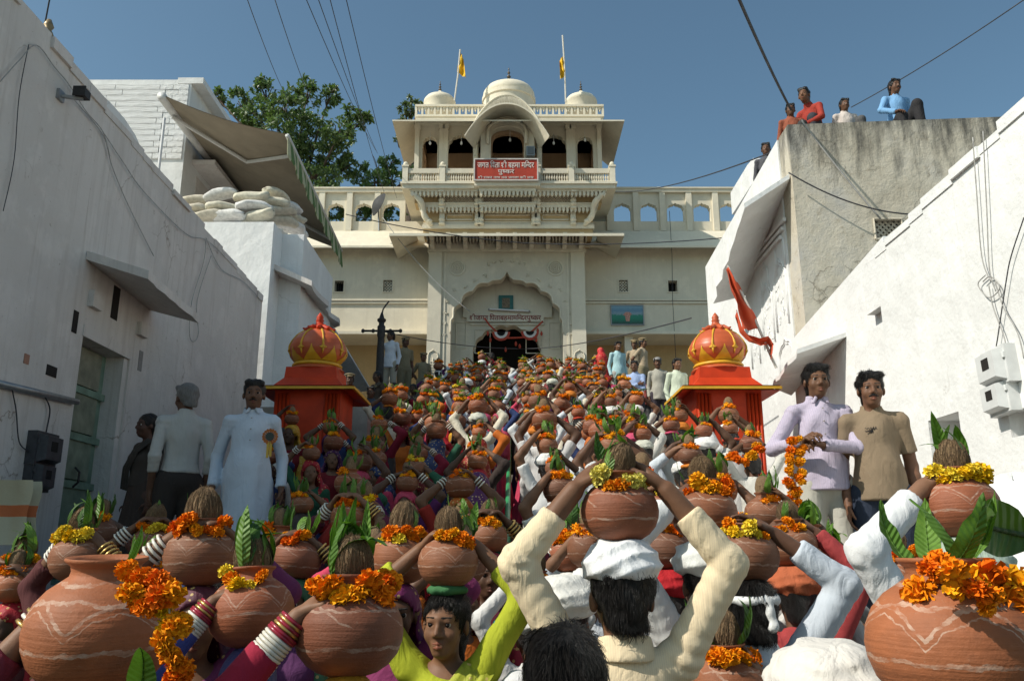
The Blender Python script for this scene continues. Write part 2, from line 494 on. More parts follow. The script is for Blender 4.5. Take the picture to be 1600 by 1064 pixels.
# rosettes and scroll leaves in the spandrels
for x in (714.5, 867.5):
    mb = MB(); c = P(x, 419, YG + 0.06)
    for r in (0.26, 0.235, 0.17, 0.115, 0.06):
        mb.tube([(c.x + r * math.cos(a * math.pi / 14), c.y - 0.012, c.z + r * math.sin(a * math.pi / 14)) for a in range(29)], 0.022, 5, cap=False)
    mb.lathe([(.02, -.01), (.03, .01)], (c.x, c.y - .02, c.z), 6)
    mb.obj('rosette', CR, gate, 'all')
mb = MB(); rr = random.Random(3)
for side in (-1, 1):
    for k, (dx, yy) in enumerate(((.18, 408), (.42, 408), (.62, 411), (.7, 429), (1.05, 437), (1.4, 446), (1.75, 452), (1.95, 470), (2.02, 488), (2.04, 505), (2.04, 522))):
        c = Vector((XC + side * dx, YG + .05, gz(yy)))
        for q in range(5):
            a = rr.uniform(0, 6.28); L = rr.uniform(.05, .11)
            mb.tube([c, c + Vector((math.cos(a) * L * .6, -.006, math.sin(a) * L * .6)), c + Vector((math.cos(a + .7) * L, 0, math.sin(a + .7) * L))], [.016, .02, .006], 5)
mb.obj('scroll_carving', CR, gate, 'all')['kind'] = 'stuff'
# recess behind the arch: back wall with doorway
YR = YG + 0.95
dz0, dzs, dza = Z_SILL - 1.2, gz(556, YR), gz(511, YR)
dl, dr = gx(739, 540, YR), gx(845, 540, YR)
dc = foil_curve((dl + dr) / 2, dzs, (dr - dl) / 2, dza - dzs, 4, 0.2, 0.0)
mb = MB(); arch_panel(mb, gx(690, 480, YR), gx(893, 480, YR), dz0, gz(420, YR), dc, YR, YR + 0.5)
mb.box(gx(690, 480, YR), gx(893, 480, YR), YG + 0.5, YR, gz(425, YR), gz(420, YR))
for s, xx in ((1, pl), (-1, pr_)):
    mb.box(min(xx, xx + s * .12), max(xx, xx + s * .12), YG + 0.5, YR, dz0, gz(420))
mb.obj('recess_wall', CR, gate)
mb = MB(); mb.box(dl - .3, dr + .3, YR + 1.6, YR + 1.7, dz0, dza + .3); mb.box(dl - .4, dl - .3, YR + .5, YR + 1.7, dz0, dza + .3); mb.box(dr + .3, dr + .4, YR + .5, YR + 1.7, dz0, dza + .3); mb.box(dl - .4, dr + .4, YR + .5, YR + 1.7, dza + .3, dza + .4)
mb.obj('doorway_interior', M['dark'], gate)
# raised tympanum frame, door frame panels
mb = MB()
tl, tr = gx(724, 470, YR), gx(862, 470, YR)
zt0, zt1 = gz(497, YR), gz(447, YR)
crv = foil_curve((tl + tr) / 2, zt1, (tr - tl) / 2, .42, 1, 0.18)
mb.prism([(tl, zt0)] + [(x, z) for x, z in crv] + [(tr, zt0)], YR - .10, YR + .02, 'y')
mb.obj('tympanum', CR, gate)
mb = MB()
for x0, x1, ya, yb in ((742, 766, 552, 516), (822, 846, 552, 516), (712, 728, 545, 505), (858, 874, 545, 505)):
    a, b = P(x0, ya, YR), P(x1, yb, YR)
    pts = [(a.x, YR - .01, a.z), (b.x, YR - .01, a.z), (b.x, YR - .01, b.z), (a.x, YR - .01, b.z), (a.x, YR - .01, a.z)]
    mb.tube(pts, .018, 4)
a, b = P(735, 507, YR), P(850, 507, YR)
mb.box(a.x, b.x, YR - .06, YR + .01, a.z - .03, a.z + .03)
mb.obj('door_frame_moulding', CR, gate)
# frieze under the lower eave: brackets and dentils
ZF0, ZF1 = gz(394), gz(377)
mb = MB(); mb.box(xl - .04, xr + .04, YG - .05, YG + .8, ZF0, ZF0 + .10); mb.box(xl - .02, xr + .02, YG - .02, YG + .8, ZF0 + .10, ZF1 + .25)
mb.obj('frieze', CR, gate)
mb = MB(); dentils(mb, xl - .1, xr + .1, YG - .32, YG - .02, ZF1 - .13, ZF1 + .12, 0.11); mb.box(xl - .12, xr + .12, YG - .34, YG, ZF1 + .1, ZF1 + .2); mb.obj('dentil_row', M['cream'], gate)
bk = MB(); bk.prism([(0, 0), (0, .42), (-.55, .42), (-.50, .30), (-.26, .24), (-.22, .1), (-.08, .06)], -.07, .07, 'x')
bmesh_ = bk.mesh('bracket', [CR])
for k in range(10):
    o = link('bracket', bmesh_, gate); o.location = (xl + .12 + (xr - xl - .24) * k / 9, YG - .03, ZF0 + .05)
# lower eave
mb = MB(); ex0, ex1 = gx(650, 380), gx(934, 380)
chajja(mb, ex0, ex1, YG - .02, 1.15, gz(366), gz(364, 24.8), .09, yback=YG + 1.0, side=.72)
eave_ = mb.obj('eave', CR, gate)
# bracketed storey
YS = YG - 0.05
zb0, zb1 = gz(358), gz(286)
bx0, bx1 = gx(664, 330), gx(924, 330)
mb = MB(); mb.box(bx0, bx1, YS, YG + 2.4, gz(372), zb1)
mb.obj('bracket_storey_wall', M['ochre'], gate)
YB = YG - 1.05
def band(name, yy0, yy1, x0, x1, yf, yback, mat=CR, dl=.17):
    z0, z1 = gz(yy1, yf), gz(yy0, yf)
    mb = MB(); mb.box(x0, x1, yf, yback, z0, z1)
    mb.box(x0 - .03, x1 + .03, yf - .03, yback, z1 - .05, z1)
    dentils(mb, x0 + .02, x1 - .02, yf + .01, yf + .13, z0 - dl, z0 + .01, 0.13, .6)
    return mb.obj(name, mat, gate)
Y1b, Y2b = YB + .04, YG - .66
def gxx(x, y, Y): return P(x, y, Y).x
band('corbel_band', 292, 299, gxx(640, 296, Y1b), gxx(948, 296, Y1b), Y1b, YG)
band('corbel_band', 317, 324, gxx(654, 320, Y2b), gxx(934, 320, Y2b), Y2b, YG)
band('corbel_band', 291.5, 298.5, gxx(748, 296, Y1b - .14), gxx(838, 296, Y1b - .14), Y1b - .14, Y1b)
band('corbel_band', 316.5, 323.5, gxx(749, 320, Y2b - .14), gxx(837, 320, Y2b - .14), Y2b - .14, Y2b)
mb = MB(); mb.box(gxx(648, 310, Y2b + .1), gxx(940, 310, Y2b + .1), Y2b + .1, YG, gz(318, Y2b + .1), gz(294, Y2b + .1)); mb.obj('upper_panel_wall', M['ochre'], gate)
Y3b = YG - .38
mb = MB(); mb.box(gxx(662, 340, Y3b), gxx(926, 340, Y3b), Y3b, YG, gz(366, Y3b), gz(320, Y3b)); mb.obj('lower_panel_wall', M['ochre'], gate)
mb = MB(); mb.box(gxx(660, 352, Y3b), gxx(928, 352, Y3b), Y3b - .1, YG, gz(358.5, Y3b), gz(353, Y3b)); mb.box(gxx(661, 352, Y3b), gxx(927, 352, Y3b), Y3b - .05, YG, gz(353, Y3b) + .002, gz(349, Y3b)); mb.obj('base_band', CS, gate)
for a_, b_ in ((694, 742), (754, 832), (844, 892)):
    yl = Y2b + .04
    mb = MB(); lattice_panel(mb, gxx(a_, 311, yl), gxx(b_, 311, yl), gz(316.5, yl), gz(305, yl), yl, yl + .04, 0.085, 0.014); mb.obj('lattice_strip', CR, gate)
    mb = MB(); mb.box(gxx(a_, 311, yl), gxx(b_, 311, yl), yl + .03, yl + .05, gz(316.5, yl), gz(305, yl)); mb.obj('lattice_back', M['brown_wall'], gate)
    mb = MB(); yl = Y3b - .02; x0, x1, z0, z1 = gxx(a_, 340, yl), gxx(b_, 340, yl), gz(347, yl), gz(333, yl)
    for off in (0, .08): mb.tube([(x0 + off, yl, z0 + off), (x1 - off, yl, z0 + off), (x1 - off, yl, z1 - off), (x0 + off, yl, z1 - off), (x0 + off, yl, z0 + off)], .022, 4)
    mb.obj('panel_frame', CR, gate)
for x in (690, 746, 751, 835, 840, 896):
    mb = MB(); X = gxx(x, 330, Y2b)
    mb.prism([(YG, gz(356, Y3b)), (Y3b - .12, gz(355, Y3b)), (Y3b - .12, gz(333, Y3b)), (Y2b - .06, gz(326, Y2b)), (Y2b - .06, gz(306, Y2b)), (Y1b - .03, gz(300, Y1b)), (Y1b - .03, gz(294, Y1b)), (YG, gz(294, Y1b))], X - .085, X + .085, 'x')
    for zz, yy in ((gz(354, Y3b), Y3b - .12), (gz(322, Y2b), Y2b - .04)): mb.lathe([(.09, 0), (.12, .05), (.07, .1), (.11, .18), (.09, .24)], (X, yy, zz), 8)
    mb.obj('corbel', CR, gate)
for s_, xa_, xb_ in ((-1, 676, 642), (1, 912, 946)):
    mb = MB(); pts = []
    X0, X1 = gxx(xa_, 350, Y3b), gxx(xb_, 302, Y1b)
    for k in range(15):
        u = k / 14
        pts.append((X0 + (X1 - X0) * (u ** 1.2) + s_ * .10 * math.sin(u * 6.28), Y3b - .1 + (Y1b - Y3b + .14) * u, gz(354, Y3b) + (gz(300, Y1b) - gz(354, Y3b)) * u))
    mb.tube(pts, [.085 - .02 * math.cos(k * .9) for k in range(15)], 8)
    mb.lathe([(.02, -.09), (.09, -.05), (.11, 0), (.09, .05), (.02, .09)], (X0 + s_ * .1, Y3b - .18, gz(349, Y3b)), 10)
    mb.obj('corner_bracket', CR, gate, 'all')
cb0, cb1 = gx(748, 330), gx(838, 330)
# balcony slab and balustrade
YB = YG - 1.05
bl, br = gx(629, 288, YB), gx(961, 288, YB)
zs = gz(289, YB)
mb = MB(); mb.box(bl, br, YB - .05, YG + 2.4, zs - .14, zs); mb.box(bl - .06, br + .06, YB - .11, YG + 2.4, zs, zs + .07)
mb.box(cb0 - .1, cb1 + .1, YB - .22, YB, zs - .13, zs + .065)
mb.obj('balcony_slab', CR, gate)
hb = gz(264, YB) - zs - .07
zr = zs + .07
px = [bl + .08, gx(691, 288, YB), cb0 - .02, cb1 + .02, gx(893, 288, YB), br - .08]
mb = MB()
for a, b in ((0, 1), (1, 2), (3, 4), (4, 5)): balustrade(mb, (px[a] + .1, YB + .02), (px[b] - .1, YB + .02), zr, hb)
balustrade(mb, (px[2] + .1, YB - .1), (px[3] - .1, YB - .1), zr, hb)
for x in (px[0], px[5]): balustrade(mb, (x, YB + .1), (x, YG + 2.2), zr, hb)
mb.obj('balustrade', CS, gate)
for i, x in enumerate(px):
    mb = MB(); ball_post(mb, x, YB + .02 - (.0), zr, zr + hb + .05); mb.obj('balustrade_post', CR, gate)
# pavilion: floor storey behind the balcony
YP = YG - 0.35
zp0, zp1 = zs + .05, gz(193, YP)
arches = [(672, 12.5, 232, 214), (721, 21, 236, 211), (864.5, 21, 236, 211), (914, 13, 232, 214)]
edges = [649, 694.5, 748]
def bay(xa, xb, cxp, hw, ysp, yap, foils):
    mb = MB()
    cv = foil_curve(gx(cxp, 225, YP), gz(ysp, YP), gx(cxp + hw, 225, YP) - gx(cxp, 225, YP), gz(yap, YP) - gz(ysp, YP), foils, .24, .04)
    arch_panel(mb, gx(xa, 225, YP), gx(xb, 225, YP), zp0, zp1, cv, YP, YP + .25)
    rim_curve(mb, cv, YP - .004, .018, zp0)
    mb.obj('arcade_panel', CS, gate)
bay(649, 694.5, *arches[0], 4); bay(694.5, 748, *arches[1], 4); bay(838, 892, *arches[2], 4); bay(892, 940, *arches[3], 4)
for x in (652, 690, 697, 743, 843, 888, 895, 936):
    mb = MB(); X = gx(x, 225, YP)
    mb.box(X - .075, X + .075, YP - .09, YP - .003, zp0, zp1 - .1)
    mb.box(X - .1, X + .1, YP - .12, YP - .003, zp1 - .25, zp1 - .1); mb.box(X - .1, X + .1, YP - .12, YP - .003, zp0 + .0, zp0 + .5)
    mb.obj('column', CR, gate)
mb = MB(); mb.box(gx(648, 225, YP), gx(941, 225, YP), YP - .16, YP, zp1 - .1, zp1 + .02); mb.obj('cornice', CR, gate)
# pavilion interior: back wall with door leaves, ceiling, side walls
X0, X1 = gx(649, 225, YP), gx(940, 225, YP)
mb = MB(); mb.box(X0, X1, YP + 2.2, YP + 2.4, zp0, zp1); [mb.box(xx, xx + .16, yy_, yy_ + .16, zp0, zp1) for xx in (X0, X1 - .16) for yy_ in (YP + 1.2, YP + 2.03)]; [mb.box(xx, xx + .16, YP + .25, YP + 2.2, zp1 - .35, zp1 - .002) for xx in (X0, X1 - .16)]
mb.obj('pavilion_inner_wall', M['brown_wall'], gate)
mb = MB(); mb.box(X0, X1, YP + .0, YP + 2.4, zp1 + .02, zp1 + .2); mb.obj('pavilion_ceiling', CS, gate)
for x in (672, 914):
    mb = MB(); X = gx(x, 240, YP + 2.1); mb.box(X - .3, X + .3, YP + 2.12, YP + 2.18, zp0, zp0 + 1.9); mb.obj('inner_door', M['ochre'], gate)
# central bay of the pavilion stands forward with a big round arch
YCB = YG - 0.75
ca, cbx = gx(751, 225, YCB), gx(835, 225, YCB)
cvc = foil_curve(gx(793, 225, YCB), gz(226, YCB), gx(820, 225, YCB) - gx(793, 225, YCB), gz(197, YCB) - gz(226, YCB), 1, .30)
zc1 = gz(180, YCB)
mb = MB(); arch_panel(mb, ca, cbx, zp0, zc1, cvc, YCB, YCB + .3); rim_curve(mb, cvc, YCB - .004, .025, zp0)
mb.box(ca, ca + .2, YCB + .3, YP, zp0, zc1); mb.box(cbx - .2, cbx, YCB + .3, YP, zp0, zc1)
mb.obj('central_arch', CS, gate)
cvi = foil_curve(gx(793, 225, YP), gz(232, YP), gx(817, 225, YP) - gx(793, 225, YP), gz(208, YP) - gz(232, YP), 1, .3)
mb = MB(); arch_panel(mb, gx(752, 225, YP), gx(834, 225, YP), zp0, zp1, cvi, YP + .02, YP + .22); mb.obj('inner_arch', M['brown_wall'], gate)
# upper eave with returns
mb = MB(); chajja(mb, X0 - .02, X1 + .02, YP - .02, 1.05, zp1 + .10, gz(188, YP - 1.05), .05, yback=YP + 2.4, side=.62)
mb.obj('pavilion_eave', CR, gate)
# parapet with pierced pattern
YPP = YP + 0.05
za, zb_ = gz(184, YPP), gz(164, YPP)
pxa, pxb = gx(650, 175, YPP), gx(942, 175, YPP)
mb = MB(); mb.box(pxa, pxb, YPP, YPP + 2.2, zp1 + .02, za + .02); mb.box(pxa - .03, pxb + .03, YPP - .04, YPP + .2, za + .02, za + .1); mb.box(pxa - .03, pxb + .03, YPP - .03, YPP + .2, zb_ - .07, zb_)
n = 30
for i in range(n + 1):
    X = pxa + (pxb - pxa) * i / n
    mb.box(X - .035, X + .035, YPP, YPP + .12, za + .1, zb_ - .07)
    if i < n:
        Xm = X + (pxb - pxa) / n / 2
        mb.prism([(Xm - .07, zb_ - .07), (Xm, za + .22), (Xm + .07, zb_ - .07)], YPP + .02, YPP + .1, 'y')
mb.obj('parapet', CR, gate)
# curved (bangla) roof over the central bay
YK = YG - 1.75
def bang(u, lift=0.0):      # u -1..1
    xx = XC + u * (gx(859, 200, YK) - gx(727, 200, YK)) / 2
    zz = gz(214, YK) + (gz(163, YK) - gz(214, YK)) * (1 - abs(u) ** 2.15) + lift
    return xx, zz
mb = MB()
NS = 28
outer = [bang(-1 + 2 * k / NS) for k in range(NS + 1)]
innr = [(XC + (x - XC) * .80, z + .10) for x, z in outer]
for (o0, o1, i0, i1) in zip(outer, outer[1:], innr, innr[1:]):
    A = [(o0[0], YK, o0[1]), (o1[0], YK, o1[1]), (i1[0], YCB + .1, i1[1] + .03), (i0[0], YCB + .1, i0[1] + .03)]
    B = [(x, y, z + .06) for x, y, z in A]
    mb.add(A + B, [(0, 1, 2, 3), (7, 6, 5, 4), (0, 4, 5, 1), (2, 6, 7, 3)])
mb.obj('curved_eave', CR, gate, smooth=0.6)
mb = MB()
inn2 = [(XC + (x - XC) * .86, z + .50) for x, z in outer]
for p0, p1 in zip(inn2, inn2[1:]):
    mb.add([(p0[0], YCB - .0, p0[1]), (p1[0], YCB, p1[1]), (p1[0], YCB, p1[1] + .42), (p0[0], YCB, p0[1] + .42), (p0[0], YP + 1.0, p0[1]), (p1[0], YP + 1, p1[1]), (p1[0], YP + 1, p1[1] + .42), (p0[0], YP + 1, p0[1] + .42)], [(0, 1, 2, 3), (3, 2, 6, 7), (4, 7, 6, 5), (0, 4, 5, 1)])
mb.add([(inn2[0][0], YCB, zp1), (inn2[0][0], YP + 1, zp1), (inn2[0][0], YP + 1, inn2[0][1] + .42), (inn2[0][0], YCB, inn2[0][1] + .42)], [(0, 1, 2, 3)])
mb.add([(inn2[-1][0], YCB, zp1), (inn2[-1][0], YP + 1, zp1), (inn2[-1][0], YP + 1, inn2[-1][1] + .42), (inn2[-1][0], YCB, inn2[-1][1] + .42)], [(0, 1, 2, 3)])
mb.obj('curved_parapet', CR, gate)
mb = MB()
for k in range(2, NS - 1):
    p0, p1 = inn2[k], inn2[k + 1]; m_ = ((p0[0] + p1[0]) / 2, (p0[1] + p1[1]) / 2)
    mb.box(p0[0] - .012, p0[0] + .012, YCB - .035, YCB + .0, p0[1] + .04, p0[1] + .38)
    mb.prism([(p0[0] + .02, p0[1] + .36), (m_[0], m_[1] + .1), (p1[0] - .02, p1[1] + .36)], YCB - .03, YCB, 'y')
mb.tube([(x, YCB - .02, z + .40) for x, z in inn2], .035, 5); mb.tube([(x, YCB - .02, z + .05) for x, z in inn2], .03, 5)
mb.obj('curved_parapet_tracery', CR, gate)
# arch hood filling between the central arch and the curved eave
mb = MB()
hood = foil_curve(XC, gz(226, YCB), gx(822, 225, YCB) - gx(792, 225, YCB), gz(188, YCB) - gz(226, YCB), 1, .3)
rim_curve(mb, hood, YCB - .05, .06); mb.obj('arch_hood', CR, gate, 'all')
# domes
def dome(name, c, R, H, fin, flat=False):
    mb = MB()
    if flat:
        prof = [(R * .97, -.5), (R * .97, .05), (R * 1.02, .08), (R * 1.02, H * .30), (R * .97, H * .34), (R * .99, H * .42), (R * .97, H * .6), (R * .88, H * .8), (R * .66, H * .93), (R * .3, H), (.02, H * 1.02)]
    else:
        prof = [(R * .9, -.3), (R * .95, 0), (R, .1 * H), (R * .97, .35 * H), (R * .85, .6 * H), (R * .62, .82 * H), (R * .3, .97 * H), (.02, H * 1.02)]
    mb.lathe(prof, c, 36)
    d = mb.obj(name, CR, gate, smooth=0.9)
    mb = MB(); z = c[2] + H
    for k in range(10):
        a = k * .628
        mb.tube([(c[0] + .02 * math.cos(a), c[1] + .02 * math.sin(a), z - .02), (c[0] + .2 * R * math.cos(a), c[1] + .2 * R * math.sin(a), z + .06), (c[0] + .34 * R * math.cos(a), c[1] + .34 * R * math.sin(a), z - .02)], .05 * R + .015, 5)
    mb.lathe([(.3 * R, -.03), (.25 * R, .05), (.12 * R, .12), (.1 * R, .16)], (c[0], c[1], z), 12)
    mb.obj('dome_lotus', CR, d, 'all')
    mb = MB(); finial(mb, (c[0], c[1], z + .12), fin); mb.obj('finial', M['finial'], d, 'all')
M['finial'] = plain('tarnished_brass', (0.12, 0.095, 0.07), 0.4, 0.3, 10, 0.1, 60, .003, .5, .6)
c = P(795, 165, YG + .9); dome('central_dome', (c.x, YG + .9, c.z), gx(836, 150, YG + .9) - gx(795, 150, YG + .9), gz(138, YG + .9) - gz(165, YG + .9), .72, True)
for x in (687, 908):
    c = P(x, 164, YG + .9); dome('corner_dome', (c.x, YG + .9, c.z), .58, .38, .46)
# hanging bulbs and the loudspeaker horn on the pavilion
for x, y in ((672, 222), (721, 222), (797, 217), (865, 222), (914, 217)):
    mb = MB(); c = P(x, y, YP - .2); mb.tube([(c.x, c.y, c.z), (c.x, c.y, c.z + .35)], .008, 4); mb.lathe([(.02, .02), (.035, -.02), (.045, -.06), (.03, -.1), (.005, -.115)], (c.x, c.y, c.z), 8)
    mb.obj('hanging_bulb', plain('bulb_glass', (.75, .75, .72), .2, .05, 5, 0), gate, 'all')

# ---- wings of the temple
YW = 27.0
def wing(label, xin, xout, xs_arch, pxw, px_lat, px_hole, far_x):
    w = thing('temple_wing', label, 'temple wing', (0, 0, 0))
    xa, xb = sorted((xin, far_x))
    zt, zm = gz(362, YW), gz(519, YW - .1)
    holes = []
    mb = MB()
    # wall with two small square window openings
    hs = sorted([(gx(px_hole - 7, 447, YW), gx(px_hole + 7, 447, YW), gz(456, YW), gz(439, YW)), (gx(px_lat - 7, 447, YW), gx(px_lat + 7, 447, YW), gz(456, YW), gz(438, YW))])
    cur = xa
    for h0, h1, z0, z1 in hs:
        mb.box(cur, h0, YW, YW + .4, zm, zt); mb.box(h0, h1, YW, YW + .4, zm, z0); mb.box(h0, h1, YW, YW + .4, z1, zt); cur = h1
    mb.box(cur, xb, YW, YW + .4, zm, zt)
    mb.obj('wall', CR, w)
    mb = MB(); mb.box(xa, xb, YW - .09, YW - .003, gz(471, YW), gz(468, YW)); mb.box(xa, xb, YW - .06, YW - .003, gz(475, YW), gz(472, YW)); mb.obj('string_course', CR, w)
    for k, (h0, h1, z0, z1) in enumerate(hs):
        is_hole = abs((h0 + h1) / 2 - gx(px_hole, 447, YW)) < .1
        mb = MB()
        for q in ((h0 - .04, h1 + .04, z0 - .04, z0), (h0 - .04, h1 + .04, z1, z1 + .04), (h0 - .04, h0, z0, z1), (h1, h1 + .04, z0, z1)):
            mb.box(q[0], q[1], YW - .025, YW + .05, q[2], q[3])
        wo = mb.obj('window', CR, w)
        mb = MB(); mb.box(h0, h1, YW + .3, YW + .34, z0, z1); mb.obj('dark_backing', M['dark'], wo)  # near-black sheet: the opening's unlit depth put into colour
        if not is_hole:
            mb = MB(); lattice_panel(mb, h0, h1, z0, z1, YW + .04, YW + .08, .1, .016); mb.obj('lattice', CR, wo)
        else:
            mb = MB()
            for q in range(1, 4): mb.tube([(h0 + (h1 - h0) * q / 4, YW + .2, z0), (h0 + (h1 - h0) * q / 4, YW + .2, z1)], .012, 5)
            mb.obj('window_bar', M['dark_metal'], wo)
    # slab edge over the lower verandah, shaded back wall and piers
    mb = MB(); mb.box(xa, xb, YW - .25, YW + 1.6, zm - .1, zm); mb.obj('verandah_slab', CR, w)
    mb = MB(); mb.box(xa, xb, YW + 1.3, YW + 1.6, 2.5, zm - .1); mb.obj('verandah_back_wall', M['ochre'], w)
    for k in range(3):
        X = xa + (xb - xa) * (.12 + .38 * k)
        if abs(X) < 8:
            mb = MB(); mb.box(X - .14, X + .14, YW + .0, YW + .3, 3.0, zm - .1); mb.obj('verandah_pier', CR, w)
    # steep eave below the terrace arcade
    mb = MB(); chajja(mb, xa, xb, YW, .72, gz(361, YW), gz(384, YW - .72), .07); mb.obj('eave', CR, w)
    # terrace arcade with open arches
    YA = YW + .12
    za, zb = gz(361, YA), gz(301, YA)
    mb = MB(); mb.box(xa, xb, YA, YA + 2.4, zt - .2, za + .02); mb.obj('terrace', CS, w)
    z_sill = gz(345, YA)
    mb = MB(); mb.box(xa, xb, YA + .06, YA + .24, za, z_sill); mb.obj('arcade_parapet', CR, w)
    step = pxw
    for xc_ in xs_arch:
        mb = MB()
        cv = foil_curve(gx(xc_, 330, YA), gz(330, YA), gx(xc_ + 13.5, 330, YA) - gx(xc_, 330, YA), gz(318, YA) - gz(330, YA), 3, .25, .05)
        arch_panel(mb, gx(xc_ - step / 2, 330, YA) + .002, gx(xc_ + step / 2, 330, YA) - .002, z_sill, zb, cv, YA + .06, YA + .3)
        mb.obj('arcade_arch', CR, w)
        X = gx(xc_ - step / 2, 330, YA)
        mb = MB(); mb.box(X - .1, X + .1, YA - .04, YA + .32, za, zb); mb.obj('arcade_pier', CR, w)
    mb = MB(); mb.box(xa, xb, YA - .06, YA + .36, zb, zb + .12); mb.box(xa, xb, YA - .1, YA + .4, zb + .12, zb + .17); mb.obj('coping', CR, w)
    return w
wing('left temple wing with open terrace arches, partly hidden by the striped awning', xl - .003, None, [611 - 43.5 * k for k in range(9)], 43.5, 606, 530, -14.0)
wing('right temple wing with sky showing through its terrace arches', xr + .003, None, [973 + 41.5 * k for k in range(9)], 41.5, 974, 1051, 15.0)
# speck-like lamp clips are left to the plaster; framed wall painting on the right wing
fp = thing('wall_painting', 'small framed blue and green landscape painting on the right temple wing', 'painting', (0, 0, 0))
def pic_material():
    m, nt, b = _mat('painted_landscape')
    t = nt.nodes.new('ShaderNodeTexCoord'); sx = nt.nodes.new('ShaderNodeSeparateXYZ'); nt.links.new(t.outputs['Generated'], sx.inputs[0])
    nz = noise(nt, 14, 5, coord='Generated')
    z = math_n(nt, 'ADD', sx.outputs['Z'], math_n(nt, 'MULTIPLY', math_n(nt, 'SUBTRACT', nz, .5), .35))
    col = ramp(nt, z, [(0.0, (.03, .05, .04)), (.12, (.02, .12, .08)), (.3, (.02, .22, .13)), (.48, (.03, .24, .16)), (.56, (.25, .36, .42)), (.75, (.12, .26, .38)), (.9, (.20, .35, .45))])
    nt.links.new(col, b.inputs['Base Color']); b.inputs['Roughness'].default_value = .4
    return m
a, b = P(956, 507, YW - .03), P(1004, 478, YW - .03)
mb = MB(); mb.box(a.x, b.x, YW - .05, YW - .02, a.z, b.z); mb.obj('canvas', pic_material(), fp)
mb = MB()
for q in ((a.x - .03, b.x + .03, a.z - .03, a.z), (a.x - .03, b.x + .03, b.z, b.z + .03), (a.x - .03, a.x, a.z, b.z), (b.x, b.x + .03, a.z, b.z)): mb.box(q[0], q[1], YW - .07, YW - .004, q[2], q[3])
mb.obj('frame', plain('picture_frame', (.35, .36, .37), .5), fp)
mc = (a + b) / 2
mb = MB(); mb.prism([(mc.x - .05, mc.z - .22), (mc.x + .07, mc.z - .22), (mc.x + .1, mc.z - .02), (mc.x + .16, mc.z + .02), (mc.x + .08, mc.z + .1), (mc.x - .06, mc.z + .1), (mc.x - .15, mc.z + .0), (mc.x - .08, mc.z - .03)], YW - .056, YW - .051, 'y'); mb.obj('painted_figure', plain('figure_paint', (.55, .28, .22), .5, .4, 30), fp)
# ================================================================ left side of the lane
XL = -4.3
W = M['white']; WO = M['white_old']
lz0 = PX(75, 62, XL).z; lz1 = PX(410, 470, XL).z; ly1 = PX(410, 470, XL).y
LY0 = 3.2
house = thing('lane_house', 'shaded whitewashed house wall with green door along the left side', 'house')
d0, d1 = PX(112, 660, XL).y, PX(188, 690, XL).y
dzt, dzb = PX(160, 522, XL).z, 1.45
def wall_x(mb, x0, x1, y0, y1, z0, z1, z1b=None):
    z1b = z1 if z1b is None else z1b
    return mb.add([(x0, y0, z0), (x1, y0, z0), (x1, y1, z0), (x0, y1, z0), (x0, y0, z1), (x1, y0, z1), (x1, y1, z1b), (x0, y1, z1b)], [(0, 3, 2, 1), (4, 5, 6, 7), (0, 1, 5, 4), (2, 3, 7, 6), (1, 2, 6, 5), (0, 4, 7, 3)])
ztop = lambda y: lz0 + (lz1 - lz0) * (y - PX(75, 62, XL).y) / (ly1 - PX(75, 62, XL).y)
mb = MB()
wall_x(mb, XL - .5, XL, LY0, d0, 0, ztop(LY0), ztop(d0)); wall_x(mb, XL - .5, XL, d0, d1, dzt, ztop(d0), ztop(d1)); wall_x(mb, XL - .5, XL, d1, ly1, 0, ztop(d1), ztop(ly1)); wall_x(mb, XL - .5, XL, d0, d1, 0, dzb)
mb.obj('wall', WO, house)
mb = MB(); wall_x(mb, XL - 6, XL - .5, LY0, ly1, 0, ztop(LY0) - .5, ztop(ly1) - .5); mb.obj('house_block', WO, house)
# crumbly coping line
mb = MB(); r_ = random.Random(5); yy = LY0
while yy < ly1 - .3:
    L = r_.uniform(.25, .7); z = ztop(yy) - .05
    mb.box(XL - .5 - r_.uniform(0, .03), XL + r_.uniform(.0, .035), yy, min(yy + L, ly1), z, z + r_.uniform(.07, .12)); yy += L
mb.obj('coping', WO, house)
# green panelled door in its reveal
GD = plain('faded_green_paint', (0.16, 0.24, 0.18), .6, .35, 5, .3, 30, .01)
door = MB(); door.box(XL - .26, XL - .22, d0, d1 - .1, dzb, dzt - .12); door = door.obj('door', GD, house)
nrow = 5
for k in range(nrow):
    mb = MB(); za = dzb + (dzt - .12 - dzb) * k / nrow; zb = dzb + (dzt - .12 - dzb) * (k + 1) / nrow
    mb.box(XL - .219, XL - .19, d0 + .14, d1 - .24, za + .07, zb - .02); mb.obj('door_panel', plain('door_panel_paint', (.14 + .02 * k, .22, .16), .6, .3, 6, .3, 25, .01), door)
    mb = MB(); mb.box(XL - .219, XL - .17, d0 + .02, d1 - .12, za - .02, za + .05); mb.obj('door_batten', GD, door)
mb = MB(); mb.tube([(XL - .17, d0 + .5, dzb + .95), (XL - .12, d0 + .5, dzb + 1.0), (XL - .12, d0 + .5, dzb + 1.1), (XL - .17, d0 + .5, dzb + 1.15)], .012, 6); mb.obj('handle', M['dark_metal'], door)
mb = MB(); mb.box(XL - .3, XL + .012, d0 - .02, d1 + .0, dzt - .12, dzt); mb.box(XL - .3, XL - .02, d1 - .1, d1 - .002, dzb, dzt - .12); mb.obj('door_frame', WO, house)
